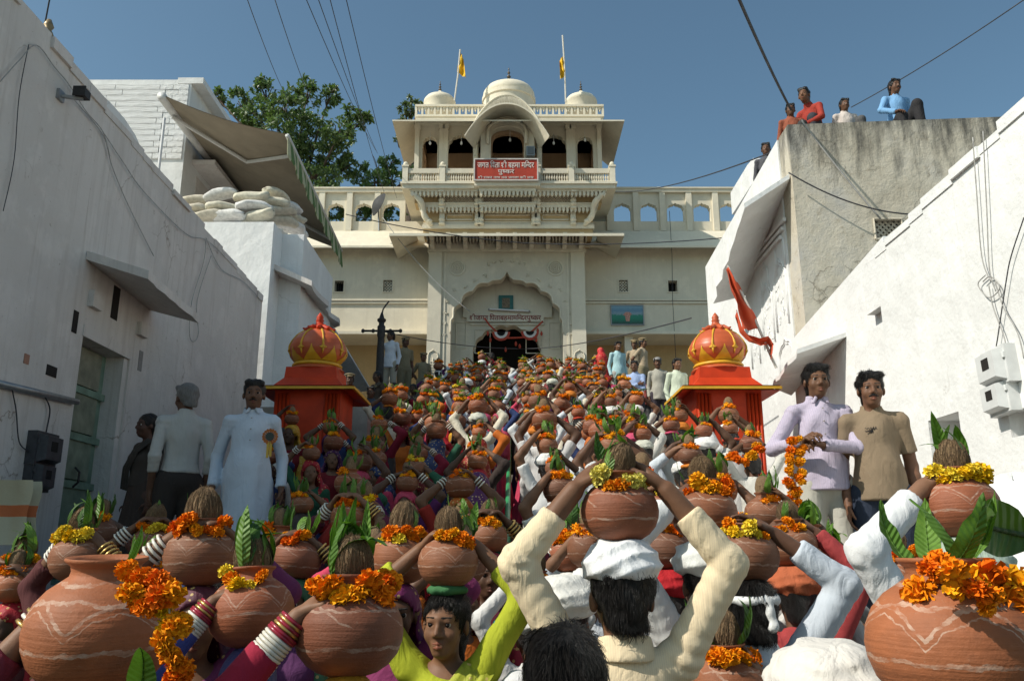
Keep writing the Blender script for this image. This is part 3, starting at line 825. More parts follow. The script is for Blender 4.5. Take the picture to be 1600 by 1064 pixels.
# sunshade slab
def slab_x(wn, on, of, wf, XW, th, name, mat, parent, jag=0.0, seed=1):
    """Sloping slab fixed to a wall at XW: pixels of wall-near, outer-near, outer-far, wall-far corners."""
    a = PX(*wn, XW); b = P(*on, a.y); d = PX(*wf, XW); c = P(*of, d.y)
    r = random.Random(seed); n = 10; mb = MB()
    rows = []
    for k in range(n + 1):
        u = k / n
        p = a.lerp(d, u); q = b.lerp(c, u)
        j = r.uniform(-1, 1) * jag
        q = q + Vector((j, 0, -j * .3)) + Vector((0, r.uniform(-1, 1) * jag * .4 if 0 < k < n else 0, 0))
        rows.append((p, q))
    v = []
    for p, q in rows: v += [p, q, q - Vector((0, 0, th)), p - Vector((0, 0, th))]
    f = []
    for k in range(n):
        o = 4 * k
        for s in range(4): f.append((o + s, o + (s + 1) % 4, o + 4 + (s + 1) % 4, o + 4 + s))
    f += [(0, 1, 2, 3), (4 * n + 3, 4 * n + 2, 4 * n + 1, 4 * n)]
    mb.add(v, f)
    return mb.obj(name, mat, parent)
slab_x((136, 392), (230, 422), (313, 494), (237, 474), XL + .002, .09, 'sunshade', WO, house, .02, 2)
# vents, chips and brackets in the wall
for i, (x, y, w, h, col) in enumerate(((180, 474, 16, 44, 'dark'), (117, 503, 12, 30, 'dark'), (219, 564, 9, 28, 'grey'), (145, 470, 18, 16, 'pale'), (219, 516, 14, 13, 'pale'), (41, 561, 10, 12, 'brick'), (80, 580, 18, 10, 'dark'))):
    a = PX(x - w / 2, y + h / 2, XL); b = PX(x + w / 2, y - h / 2, XL)
    mb = MB()
    if col == 'pale': mb.box(XL - .02, XL + .06, a.y, b.y, a.z, b.z)
    else: mb.box(XL - .03, XL + .006, a.y, b.y, a.z, b.z)
    mb.obj('wall_vent' if col != 'pale' else 'wall_bracket', {'dark': M['dark'], 'grey': plain('vent_grey', (.25, .24, .23)), 'pale': WO, 'brick': plain('brick_chip', (.35, .18, .12))}[col], house)
# curved parapet behind, block with sandbags, shaded lane wall beyond
mb = MB(); X_ = -5.2
pf = [PX(130, 128, X_), PX(150, 140, X_), PX(172, 160, X_), PX(195, 186, X_), PX(212, 212, X_), PX(224, 240, X_)]
pf2 = [(p.y, p.z) for p in pf] + [(pf[-1].y, 3), (pf[0].y, 3)]
mb.prism(pf2, X_ - .5, X_, 'x'); vp = mb.obj('curved_parapet', W); tag(vp, 'curved white parapet just behind the top of the left wall', 'parapet')

blk = thing('corner_house', 'white house beyond the left wall, with broken eave and carved niches', 'house')
YBk = 14.2
a, b = P(300, 347, YBk), P(428, 347, YBk)
mb = MB(); mb.box(a.x, b.x, YBk, YBk + 2.0, 1, a.z); mb.obj('corner_block', W, blk)
XH = b.x - .02
mb = MB(); hz = PX(430, 352, XH).z; wall_x(mb, XH - .5, XH - .002, YBk + .3, 22.5, 1, hz - 1.2, hz - 1.6); mb.obj('side_wall', WO, blk)
mb = MB(); wall_x(mb, XH - .4, XH - .15, YBk + 2.0, 22.5, hz - 1.4, hz - .35, hz - .9); mb.obj('upper_parapet', W, blk)
slab_x((427, 412), (492, 440), (530, 506), (497, 512), XH, .10, 'eave', WO, blk, .10, 4)
slab_x((484, 497), (514, 497), (580, 608), (556, 610), XH + .0, .05, 'lower_eave', W, blk, .0, 5)
def relief_arch(parent, X, Yc, z0, hw, h, face, mat, lat=True):
    mb = MB()
    cv = foil_curve(Yc, z0 + h * .55, hw, h * .45, 2, .2, .05)
    for k, off in enumerate((0, .03)):
        pts = [(X + face * .004, y + (off if y < Yc else -off), z - off) for y, z in cv]
        pts = [(X + face * .004, cv[0][0] + off, z0)] + pts + [(X + face * .004, cv[-1][0] - off, z0)]
        mb.tube(pts, .014 - .005 * k, 5)
    r = random.Random(int(Yc * 100))
    if lat:
        for k in range(14):
            y = Yc + r.uniform(-.75, .75) * hw; z = z0 + r.uniform(.05, .8) * h; a0 = r.uniform(0, 6.28); L = r.uniform(.05, .1)
            mb.tube([(X + face * .002, y + L * .7 * math.cos(a0 + q * .8), z + L * math.sin(a0 + q * .8)) for q in range(5)], .006, 4)
    return mb.obj('niche_relief', mat, parent, 'all')
for x, y in ((448, 450), (446, 530), (474, 505), (432, 545)):
    c = PX(x, y, XH); relief_arch(blk, XH, c.y, c.z - .35, .28, .75, 1, WO)

# sandbags piled on the block
BAG = [plain('sack_cloth', c, .9, .18, 14, .5, 26, .02) for c in ((.62, .58, .46), (.66, .65, .62), (.55, .50, .40))]
def bag_mesh(seed, mat):
    r = random.Random(seed); mb = MB()
    ph = [r.uniform(0, 6.28) for _ in range(6)]
    def fn(u, v):
        a = u * 2 * math.pi; t = (v - .5) * math.pi
        cx_, sx_ = math.cos(t), math.sin(t)
        e = abs(sx_) ** 3
        x = .34 * math.copysign(abs(sx_) ** .75, sx_)
        ry = .17 * max(.02, cx_) ** .45 * (1 - .25 * e)
        rz = .095 * max(.02, cx_) ** .55
        k = 1 + .05 * math.sin(3 * a + ph[0] + 4 * t) + .04 * math.sin(5 * a + ph[1]) + .05 * math.sin(7 * t + ph[2])
        return (x * (1 + .02 * math.sin(4 * a)), ry * math.cos(a) * k, rz * math.sin(a) * k + .02 * math.sin(3 * t + ph[3]))
    mb.grid(fn, 18, 14, closed_u=True)
    me = mb.mesh('sandbag', [mat], 'all'); return me
bms = [bag_mesh(i, BAG[i % 3]) for i in range(6)]
bag_px = [(290, 342, 14.7, 0), (330, 338, 14.6, 2), (358, 338, 14.55, 1), (403, 338, 14.6, 3), (300, 327, 14.8, 5), (350, 326, 14.7, 0), (397, 323, 14.6, 1), (310, 315, 15.1, 2), (345, 305, 14.9, 4), (393, 308, 14.8, 3), (425, 318, 15.0, 0), (437, 330, 15.1, 5), (441, 345, 15.3, 2), (452, 352, 15.6, 4), (448, 322, 15.6, 1), (432, 305, 15.3, 0), (462, 362, 16.0, 1), (458, 340, 16.1, 3)]
BAGW = ['leftmost in the bottom row of the pile', 'second from left in the bottom row of the pile', 'third from left in the bottom row of the pile', 'fourth from left in the bottom row, white, at the block corner', 'leftmost in the middle row of the pile', 'second from left in the middle row of the pile', 'white one right of centre in the middle row', 'leftmost at the top of the pile', 'greyish one alone on top left of centre', 'long one lying on top right of centre', 'tilted at the upper right of the block corner', 'tilted just right of the block corner', 'slumped lower right of the block corner', 'second lowest on the slumped right end', 'topmost behind the slumped right end', 'crumpled on top at the right end', 'lowest of all on the slumped right end', 'rearmost on the slumped right end']
for i, (x, y, Y, k) in enumerate(bag_px):
    p = P(x, y, Y); o = link('sandbag', bms[k])
    o.location = p; o.rotation_euler = (random.uniform(-.15, .15), random.uniform(-.2, .2), random.uniform(-.35, .35) + (.9 if x > 430 else 0))
    tag(o, 'pale sandbag, ' + BAGW[i], 'sandbag', 'sandbags piled under the awning')
mb = MB(); mb.box(P(280, 345, 14.5).x, P(470, 345, 14.5).x, YBk + .6, YBk + 3.2, 4, P(400, 347, YBk).z - .002); mb.obj('roof_terrace', W, blk)

# building with block pattern and the big awning
XA = -6.9; YA0 = 16.0
awb = thing('upper_house', 'white upper house with block patterned end wall behind the left wall', 'house')
za = P(240, 125, YA0).z
mb = MB(); mb.box(-13, XA, YA0, 24, 3, za); mb.obj('wall', W, awb)
mb = MB(); mb.box(XA - .3, XA + .25, YA0 - .02, 22, za - .1, za + .04); mb.obj('roof_edge', W, awb)
bkm = MB(); bkm.box(-.5, .5, -.03, .01, -.5, .5); bkme = bkm.mesh('block', [W])
row_h = .135
for r in range(13):
    z = za - .12 - row_h * (r + .5); x = XA - .04; k = 0
    while x > -9.6:
        L = (.22 if (r % 2) else .34) if k == 0 else (.28 if k == 1 else random.uniform(.9, 1.3))
        o = link('block', bkme, awb); o.location = (x - L / 2, YA0, z); o.scale = (L - .012, .7 if (k == 1 and r % 2) else 1, row_h - .010); x -= L; k += 1
mb = MB(); p = PX(300, 250, XA); q = PX(345, 300, XA)
mb.box(XA - .2, XA + .5, p.y, q.y + 1, p.z - .1, p.z); mb.box(XA - .05, XA + .02, p.y + .3, q.y + .4, 4, p.z - .25); mb.obj('doorway_hood', WO, awb)

aw = thing('awning', 'large tan retractable awning with green striped valance over the sandbags', 'awning')
c0, c1 = PX(252, 150, XA + .12), PX(372, 312, XA + .12)
YF0 = c0.y + .1; f0 = P(449, 212, YF0); XF = f0.x; f1 = PX(533, 392, XF)
f1.z = max(f1.z, f0.z - .9)
FAB = plain('tan_awning_cloth', (.25, .215, .16), .85, .12, 3, .25, 30, .01)
mb = MB(); N = 18
def awf(u, v):
    p = c0.lerp(c1, u); q = f0.lerp(f1, u); s = p.lerp(q, v)
    return (s.x, s.y, s.z + .02 - .10 * math.sin(math.pi * v) * (1 + .3 * math.sin(u * 9)))
mb.grid(awf, N, 10); mb.grid(lambda u, v: (lambda t: (t[0], t[1], t[2] + .012))(awf(u, v)), N, 10)
mb.obj('awning_cloth', FAB, aw, 'all')
mb = MB(); mb.tube([c0, c1], .09, 8); mb.obj('roller_case', plain('white_metal', (.6, .6, .58), .4), aw, 'all')
mb = MB(); mb.tube([f0, f1], .045, 8); fbar = mb.obj('front_bar', plain('white_metal_bar', (.6, .6, .58), .4), aw, 'all')
for u in (.12, .88):
    a = c0.lerp(c1, u) - Vector((0, 0, .12)); b_ = f0.lerp(f1, u) - Vector((0, 0, .05)); e = a.lerp(b_, .5) + Vector((0, .9 if u < .5 else -.9, -.12))
    mb = MB(); mb.tube([a, e, b_], .04, 6); mb.obj('folding_arm', plain('arm_metal', (.5, .5, .48), .4), aw)
VG, VC = plain('green_stripe_cloth', (.10, .17, .06), .85, .15, 12, .2), plain('cream_stripe_cloth', (.42, .42, .27), .85, .12, 12, .2)
nst = 30
for k in range(nst):
    p = f0.lerp(f1, k / nst); q = f0.lerp(f1, (k + 1) / nst); m_ = (p + q) / 2
    mb = MB(); dz = .40; vv = [p, q, q - Vector((0, 0, dz)), m_ - Vector((0, 0, dz + .09)), p - Vector((0, 0, dz))]
    vv = [Vector(x) for x in vv]; sw = .03 * math.sin(k * 1.3)
    vv[2].x += .05 + sw; vv[3].x += .06 + sw; vv[4].x += .05 + .03 * math.sin((k - 1) * 1.3)
    mb.add(vv + [x + Vector((.012, 0, 0)) for x in vv], [(0, 1, 2, 3, 4), (9, 8, 7, 6, 5)] + [(i, (i + 1) % 5, 5 + (i + 1) % 5, 5 + i) for i in range(5)])
    mb.obj('valance_stripe', VG if k % 2 else VC, fbar)
mb = MB(); p = PX(257, 185, XA + .3); q = PX(263, 290, XA + .3); mb.tube([p, Vector((p.x, p.y, q.z))], .03, 6); mb.obj('crank_rod', plain('crank_metal', (.6, .6, .6), .4), aw)

# ================================================================ right side of the lane
XR = 3.5
rh = thing('lane_house', 'bright sunlit whitewashed house wall along the right side', 'house')
y1 = PX(1367, 400, XR).y; zA = PX(1600, 165, XR); zB = PX(1367, 397, XR)
zt = lambda y: zA.z + (zB.z - zA.z) * (y - zA.y) / (zB.y - zA.y)
# window niche openings
n1 = (PX(1455, 700, XR), PX(1497, 640, XR)); nY0, nY1 = n1[1].y, n1[0].y
nz0, nz1 = PX(1476, 738, XR).z, PX(1474, 650, XR).z
m1 = (PX(1580, 655, XR).y, nY0 - 1); mY1 = PX(1579, 670, XR).y; mY0 = mY1 - .35; mz0, mz1 = PX(1590, 682, XR).z, PX(1590, 640, XR).z
mb = MB()
def seg(y0, y1_, z0, z1a, z1b=None): wall_x(mb, XR, XR + .6, y0, y1_, z0, z1a, z1b)
seg(2.6, mY0, 0, zt(2.6), zt(mY0)); seg(mY0, mY1, 0, mz0); seg(mY0, mY1, mz1, zt(mY0), zt(mY1)); seg(mY1, nY0, 0, zt(mY1), zt(nY0)); seg(nY0, nY1, 0, nz0); seg(nY0, nY1, nz1, zt(nY0), zt(nY1)); seg(nY1, y1, 0, zt(nY1), zt(y1))
mb.obj('wall', W, rh)
mb = MB(); mb.box(XR + .35, XR + .5, mY0 - .1, nY1 + .1, 0, nz1 + .3); mb.obj('niche_back', W, rh)
mb = MB(); wall_x(mb, XR + .6, XR + 5, 2.6, y1, 0, zt(2.6) - .4, zt(y1) - .4); mb.obj('house_block', W, rh)
mb = MB(); r_ = random.Random(9); yy = 3.0
while yy < y1 - .1:
    L = r_.uniform(.2, .6); z = zt(yy) - .06
    mb.box(XR - r_.uniform(.0, .03), XR + .6, yy, min(yy + L, y1 - .003), z, z + r_.uniform(.065, .105)); yy += L
mb.obj('coping', W, rh)
# farther lower section with stepped top, buttress and its canopy
XR2 = XR + .1
e0, e1 = PX(1346, 398, XR2), PX(1236, 533, XR2)
mb = MB(); wall_x(mb, XR2, XR2 + .6, y1, e1.y, 0, e0.z, e1.z - .0); mb.obj('far_wall', W, rh)
mb = MB(); p = PX(1358, 490, XR); mb.box(XR + .002, XR + .5, y1, y1 + .32, p.z, zt(y1) - .02); mb.obj('buttress', W, rh)
slab_x((1322, 519), (1246, 546), (1206, 600), (1236, 612), XR2, .05, 'sunshade', W, rh, .015, 8)
# tall plastered building
XT = 3.75
YT = PX(1240, 300, XT).y
tb = thing('roof_house', 'tall weathered house with stained grey end wall and white arched side', 'house')
zt0, zt1 = P(1235, 195, YT).z, P(1555, 181, YT).z
xe = P(1555, 181, YT).x
def stained():
    m, nt, b = _mat('stained_plaster')
    base = ramp(nt, noise(nt, 1.3, 7, .65), [(.32, (.46, .41, .32)), (.5, (.57, .52, .42)), (.66, (.53, .50, .44))])
    base = mixc(nt, ramp(nt, noise(nt, 4.5, 6, .7), [(.58, (0, 0, 0)), (.68, (.7, .7, .7))]), base, (.40, .34, .25))
    t = nt.nodes.new('ShaderNodeTexCoord'); sx = nt.nodes.new('ShaderNodeSeparateXYZ'); nt.links.new(t.outputs['Object'], sx.inputs[0])
    h = math_n(nt, 'MULTIPLY', math_n(nt, 'SUBTRACT', sx.outputs['Z'], zt0 - 1.15), 1 / 1.2)
    stk = noise(nt, 2.2, 7, .7, stretch=(3.2, 3.2, .55))
    mould = ramp(nt, math_n(nt, 'ADD', math_n(nt, 'MULTIPLY', h, .62), math_n(nt, 'MULTIPLY', math_n(nt, 'SUBTRACT', stk, .5), 1.9)), [(.24, (0, 0, 0)), (.74, (.9, .9, .9))])
    base = mixc(nt, mould, base, (.085, .083, .075))
    v = node(nt, 'ShaderNodeTexVoronoi', feature='DISTANCE_TO_EDGE'); v.inputs['Scale'].default_value = 2.3
    wv = nt.nodes.new('ShaderNodeTexNoise'); wv.inputs['Scale'].default_value = 3.0; wv.inputs['Detail'].default_value = 5
    ad = nt.nodes.new('ShaderNodeVectorMath'); ad.operation = 'MULTIPLY_ADD'; ad.inputs[1].default_value = (.35, .35, .35)
    nt.links.new(t.outputs['Object'], wv.inputs['Vector']); nt.links.new(wv.outputs['Color'], ad.inputs[0]); nt.links.new(t.outputs['Object'], ad.inputs[2]); nt.links.new(ad.outputs[0], v.inputs['Vector'])
    cr = ramp(nt, v.outputs['Distance'], [(0, (.7, .7, .7)), (.02, (0, 0, 0))])
    crm = mixc(nt, ramp(nt, noise(nt, 1.7, 3), [(.48, (0, 0, 0)), (.58, (1, 1, 1))]), (0, 0, 0), cr)
    base = mixc(nt, crm, base, (.14, .12, .09))
    nt.links.new(base, b.inputs['Base Color']); b.inputs['Roughness'].default_value = .92; b.inputs['Specular IOR Level'].default_value = .1
    n1 = bump(nt, b, noise(nt, 3.5, 6, .6), .5, .06); bump(nt, b, noise(nt, 30, 5, .65), .4, .015, n1)
    return m
STN = stained()
mb = MB(); v0 = [(XT, YT, 1), (xe + 2, YT, 1), (xe + 2, YT, zt1), (xe, YT, zt1), (XT, YT, zt0)]
jl = (P(1368, 374, YT), P(1408, 343, YT))
# end wall around the pierced vent
x0, x1, z0, z1 = jl[0].x, jl[1].x, jl[0].z, jl[1].z
for q in ((XT, x0, 1, zt0 - .3), (x0, x1, 1, z0), (x0, x1, z1, zt0 - .3), (x1, xe + 2, 1, zt0 - .3)): mb.box(q[0], q[1], YT, YT + .4, q[2], q[3])
mb.add([(XT, YT, zt0 - .3), (xe + 2, YT, zt0 - .3), (xe + 2, YT, zt1 + .06), (XT, YT, zt0), (XT, YT + .4, zt0 - .3), (xe + 2, YT + .4, zt0 - .3), (xe + 2, YT + .4, zt1 + .06), (XT, YT + .4, zt0)], [(0, 1, 2, 3), (7, 6, 5, 4), (3, 2, 6, 7), (0, 3, 7, 4), (1, 5, 6, 2)])
mb.obj('end_wall', STN, tb)
mb = MB(); lattice_panel(mb, x0, x1, z0, z1, YT + .05, YT + .1, .075, .018); mb.tube([(x0, YT - .01, z0), (x1, YT - .01, z0), (x1, YT - .01, z1), (x0, YT - .01, z1), (x0, YT - .01, z0)], .018, 4); mb.obj('pierced_vent', STN, tb)
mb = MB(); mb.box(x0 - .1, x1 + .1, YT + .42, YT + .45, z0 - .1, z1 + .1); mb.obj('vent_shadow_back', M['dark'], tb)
YE = 15.2
mb = MB(); wall_x(mb, XT - .02, XT + .4, YT + .402, YE, 1, zt0 - .02, zt0 - .3); mb.obj('side_wall', W, tb)
mb = MB(); wall_x(mb, XT + .4, xe + 2, YT + .4, YE, 1, zt0 - .35, zt0 - .5); mb.obj('roof_block', W, tb)
slab_x((1233, 272), (1163, 318), (1113, 468), (1165, 455), XT - .02, .07, 'eave', W, tb, .03, 11)
for x, y, hw, h in ((1225, 512, .26, .95), (1204, 540, .26, .9), (1183, 572, .22, .8), (1221, 425, .2, .5), (1197, 462, .18, .45), (1232, 590, .3, .5)):
    c = PX(x, y, XT - .02); relief_arch(tb, XT - .02, c.y, c.z, hw, h, -1, W, h > .6)
mb = MB()
for k in range(3):
    a = PX(1228 - k * 3, 340 + k * 14, XT - .02); mb.box(XT - .06, XT - .02, a.y, a.y + 2.2, a.z - .05, a.z)
mb.obj('side_moulding', W, tb)
mb = MB(); p = P(1143, 500, YE + .3); q = P(1175, 455, YE + .3)
mb.box(p.x, q.x + 1.0, YE + .1, YE + 1.5, 1, q.z); mb.obj('blue_annex', plain('blue_wash', (.45, .52, .58), .85, .1, 4, .2, 20), tb)
mb = MB(); p = P(1185, 262, YE); mb.prism([(YE - .9, p.z - .5), (YE - .9, p.z - .35), (YE - .5, p.z - .05), (YE - .1, p.z), (YE + 1.2, p.z), (YE + 1.2, p.z - .5)], p.x - .25, p.x + .12, 'x'); mb.obj('far_parapet', W, tb)

# meter boxes on the right wall
PLS = plain('pale_plastic', (.62, .63, .62), .45, .08, 10, .05, 60, .002, .4)
def meter(name, label, X, yc, zc, w, h, d, mat, face, roll=0.0):
    t = thing(name, label, 'meter box', (X, yc, zc))
    t.rotation_euler = (roll, 0, 0)
    s = face
    mb = MB(); mb.prism([(-w / 2, -h / 2), (w / 2, -h / 2), (w / 2, h / 2), (-w / 2, h / 2)], 0, s * d * .55, 'x'); mb.obj('back_box', mat, t)
    mb = MB(); w2, h2 = w * .42, h * .42
    mb.add([(s * d * .55, -w2, -h2), (s * d * .55, w2, -h2), (s * d * .55, w2, h2), (s * d * .55, -w2, h2), (s * d, -w2 * .85, -h2 * .8), (s * d, w2 * .85, -h2 * .8), (s * d, w2 * .85, h2 * .85), (s * d, -w2 * .85, h2 * .85)], [(0, 1, 5, 4), (1, 2, 6, 5), (2, 3, 7, 6), (3, 0, 4, 7), (4, 5, 6, 7)]); cv_ = mb.obj('cover', mat, t)
    mb = MB(); mb.box(min(s * d * .98, s * d * 1.02), max(s * d * .98, s * d * 1.02), -w * .16, w * .12, -h * .08, h * .22); mb.obj('meter_window', M['dark'], cv_)
    for k in (-1, 1):
        mb = MB(); mb.lathe([(.012, -.02), (.012, .02)], (s * d * .6, k * w * .46, h * .2), 6); mb.obj('hinge', mat, t)
    return t
p = PX(1572, 574, XR); meter('meter_box', 'upper pale grey electricity meter box on the right wall', XR, p.y, p.z, .30, .27, .15, PLS, -1, -.06)
p = PX(1576, 622, XR); meter('meter_box', 'lower pale grey electricity meter box on the right wall', XR, p.y, p.z, .27, .23, .14, PLS, -1, -.06)
DKM = plain('grimy_black_box', (.06, .06, .065), .5, .3, 14, .15)
p = PX(58, 702, XL); meter('meter_box', 'black electricity meter box on the shaded left wall, upper of two', XL, p.y, p.z, .36, .30, .16, DKM, 1)
p = PX(50, 745, XL); meter('meter_box', 'black electricity meter box on the shaded left wall, lower of two', XL, p.y, p.z, .30, .26, .15, DKM, 1)
# white plastered mound at the foot of the right wall
mb = MB()
p = P(1585, 765, 4.6)
mb.grid(lambda u, v: (p.x + .45 * math.cos(u * 6.283) * math.cos(v * 1.57), p.y + .5 * math.sin(u * 6.283) * math.cos(v * 1.57), 1.26 + (p.z + .07 - 1.26) * math.sin(v * 1.57) ** .6 + .03 * math.sin(u * 25) * v), 24, 8, closed_u=True)
tag(mb.obj('plaster_mound', W, None, 'all'), 'rounded white plastered mound at the foot of the right wall', 'mound')
# cement sack with red print at the far left
mb = MB(); p = P(8, 800, 5.6)
mb.grid(lambda u, v: (p.x + (u - .5) * .30 + .01 * math.sin(v * 9), p.y + .05 * math.sin(u * 3.14) * math.sin(v * 3.14) + .01 * math.sin(u * 14), p.z + (.5 - v) * .42), 8, 8)
mb.grid(lambda u, v: (p.x + (u - .5) * .30 + .01 * math.sin(v * 9), p.y + .12 - .05 * math.sin(u * 3.14) * math.sin(v * 3.14), p.z + (.5 - v) * .42), 8, 8)
def sackmat():
    m, nt, b = _mat('printed_sack'); t = nt.nodes.new('ShaderNodeTexCoord'); sx = nt.nodes.new('ShaderNodeSeparateXYZ'); nt.links.new(t.outputs['Generated'], sx.inputs[0])
    c = ramp(nt, sx.outputs['Z'], [(.0, (.55, .50, .34)), (.42, (.55, .50, .34)), (.43, (.6, .16, .05)), (.60, (.6, .16, .05)), (.61, (.55, .50, .34))])
    c.node.color_ramp.interpolation = 'CONSTANT'
    nt.links.new(c, b.inputs['Base Color']); b.inputs['Roughness'].default_value = .7; bump(nt, b, noise(nt, 12, 4), .4, .02); return m
tag(mb.obj('hanging_sack', sackmat(), None, 'all'), 'cream sack with red printed band hanging at the far left wall', 'sack')

# ================================================================ red shrines with onion domes
RED = plain('orange_red_enamel', (.52, .045, .010), .5, .18, 5, .12, 18, .01, .25)
TER = plain('terracotta_enamel', (.52, .105, .035), .38, .14, 6, .10, 20, .008, .4)
YEL = plain('yellow_enamel', (.66, .36, .025), .45, .15, 8, .1, 30, .006, .4)
def shrine(label, xpx, Y):
    s = Y / 10.0
    t = thing('shrine', label, 'shrine')
    yc = Y + .35
    c = P(xpx, 551, yc); X = c.x
    zw = c.z
    R = .36 * s
    ZS = 1.38
    mb = MB()
    prof = [(.70, -.33), (.80, -.27), (.93, -.15), (1.0, 0), (.985, .12), (.90, .27), (.74, .42), (.52, .53), (.30, .60), (.22, .66)]
    def rat(z):
        for (r0, z0), (r1, z1) in zip(prof, prof[1:]):
            if z0 <= z <= z1: return (r0 + (r1 - r0) * (z - z0) / (z1 - z0)) * R
        return prof[-1][0] * R
    fine = []
    for k in range(33):
        z = -.33 + .99 * k / 32; fine.append((rat(z), z * R * ZS))
    mb.lathe(fine, (X, yc, zw), 40)
    dm = mb.obj('onion_dome', TER, t, 'all')
    for k in range(8):
        a = 2 * math.pi * (k + .5) / 8 - math.pi / 2
        mb = MB()
        pts = [(X + (rat(z) + .004) * math.cos(a), yc + (rat(z) + .004) * math.sin(a), zw + z * R * ZS) for z in [.58 - .06 * q for q in range(11)]]
        mb.tube(pts, [.012 * s + .003 * s * math.sin(q) for q in range(11)], 6)
        for da, dz in ((-.12, .02), (.12, .02), (0, -.14), (-.06, .06), (.06, .06)):
            z = -.02 + dz
            mb.tube([pts[-1], (X + (rat(z) + .008) * math.cos(a + da), yc + (rat(z) + .008) * math.sin(a + da), zw + z * R * ZS)], [.02 * s, .006 * s], 5)
        mb.obj('gold_rib', YEL, dm, 'all')
        mb = MB(); a2 = 2 * math.pi * k / 8 - math.pi / 2
        v, f = [], []
        nn = 9
        for q in range(nn):
            u = q / (nn - 1); z = -.30 + .36 * u; hw = .39 * (1 - u) ** 1.9 + .015
            for e in (-1, 0, 1):
                aa = a2 + e * hw; rr = rat(z) + .010 * s
                v.append((X + rr * math.cos(aa), yc + rr * math.sin(aa), zw + z * R * ZS))
        for q in range(nn - 1):
            for e in range(2): f.append((q * 3 + e, q * 3 + e + 1, q * 3 + e + 4, q * 3 + e + 3))
        n0 = len(v); v += [tuple(Vector(p_).lerp(Vector((X, yc, p_[2])), .03)) for p_ in v]
        f += [tuple(n0 + i for i in reversed(q)) for q in f[:]]
        mb.add(v, f); mb.obj('gold_crown_point', YEL, dm, 'all')
    mb = MB(); mb.lathe([(.78 * R, -.58 * R), (.86 * R, -.56 * R), (.88 * R, -.51 * R), (.83 * R, -.45 * R), (.7 * R, -.42 * R)], (X, yc, zw), 32); mb.obj('gold_ring', YEL, t, 'all')
    mb = MB(); mb.lathe([(.96 * R, -.70 * R), (.93 * R, -.66 * R), (.86 * R, -.60 * R), (.8 * R, -.56 * R)], (X, yc, zw), 32); mb.obj('base_ring', TER, t, 'all')
    # lotus and finial on top
    mb = MB(); zt_ = zw + .60 * R * ZS - .04 * R
    for k in range(9):
        a = k * 2 * math.pi / 9
        d = Vector((math.cos(a), math.sin(a), 0)); q = Vector((X, yc, zt_))
        mb.tube([q + Vector((0, 0, .12 * R)), q + d * .30 * R + Vector((0, 0, .10 * R)), q + d * .48 * R + Vector((0, 0, .0)), q + d * .58 * R + Vector((0, 0, .07 * R))], [.09 * R, .10 * R, .08 * R, .02 * R], 6)
    mb.lathe([(.34 * R, .02 * R), (.3 * R, .14 * R), (.16 * R, .24 * R), (.12 * R, .34 * R), (.15 * R, .38 * R), (.11 * R, .44 * R), (.13 * R, .50 * R), (.09 * R, .58 * R), (.02 * R, .68 * R)], (X, yc, zt_), 14)
    mb.obj('lotus_finial', TER if xpx > 800 else RED, dm, 'all')
    z1 = zw - .70 * R; z2 = P(xpx, 597, Y - .25).z
    bw = .33 * s
    b1, b2 = .31 * s, .44 * s
    v = [(X + sx * b2, yc + sy * b2, z2 - .02) for sx, sy in ((-1, -1), (1, -1), (1, 1), (-1, 1))] + [(X + sx * b1 * 1.04, yc + sy * b1 * 1.04, z2 + (z1 - z2) * .45) for sx, sy in ((-1, -1), (1, -1), (1, 1), (-1, 1))] + [(X + sx * b1, yc + sy * b1, z1) for sx, sy in ((-1, -1), (1, -1), (1, 1), (-1, 1))]
    mb = MB(); mb.add(v, [(k + 4 * q, (k + 1) % 4 + 4 * q, (k + 1) % 4 + 4 + 4 * q, k + 4 + 4 * q) for q in range(2) for k in range(4)] + [(8, 9, 10, 11)]); mb.obj('drum_block', RED, t)
    # eave: red slab with yellow rim
    ex = .585 * s
    mb = MB(); ze = z2
    inn, out = .36 * s, ex
    v = [(X + sx * inn, yc + sy * inn, ze - .02) for sx, sy in ((-1, -1), (1, -1), (1, 1), (-1, 1))] + [(X + sx * out, yc + sy * out, ze - .09) for sx, sy in ((-1, -1), (1, -1), (1, 1), (-1, 1))]
    v += [(X + sx * out, yc + sy * out, ze - .03) for sx, sy in ((-1, -1), (1, -1), (1, 1), (-1, 1))] + [(X, yc, ze + .01)]
    f = []
    for k in range(4):
        j = (k + 1) % 4
        f += [(k, j, 4 + j, 4 + k), (8 + k, 8 + j, 12)]
    mb.add(v, f); mb.obj('eave', RED, t)
    mb = MB()
    for k in range(4):
        p0, p1 = Vector(v[4 + k]), Vector(v[4 + (k + 1) % 4])
        mb.tube([p0 + Vector((0, 0, .03)), p1 + Vector((0, 0, .03))], .022, 4)
    mb.obj('gold_rim', YEL, t)
    g = ground_z(Y) - .2
    mb = MB(); mb.box(X - .40 * s, X + .40 * s, yc - .40 * s, yc + .40 * s, g, ze - .03)
    bdy = mb.obj('body', RED, t)
    for sx in (-1, 1):
        for k in range(4):
            mb = MB(); xx = X + sx * (.40 * s - .03 - .045 * k); mb.tube([(xx, yc - .41 * s, g), (xx, yc - .41 * s, ze - .1)], .02, 6); mb.obj('fluted_colonnette', RED, bdy, 'all')
    mb = MB(); mb.box(X - .2 * s, X + .2 * s, yc - .405 * s - .01, yc - .395 * s, g + .6, ze - .25); mb.obj('front_panel', RED, bdy)
    return t
shrine('red and gold shrine with onion dome on the left, half in shade', 497, 9.9)
shrine('sunlit orange shrine with onion dome beside the red flag', 1121, 9.9)

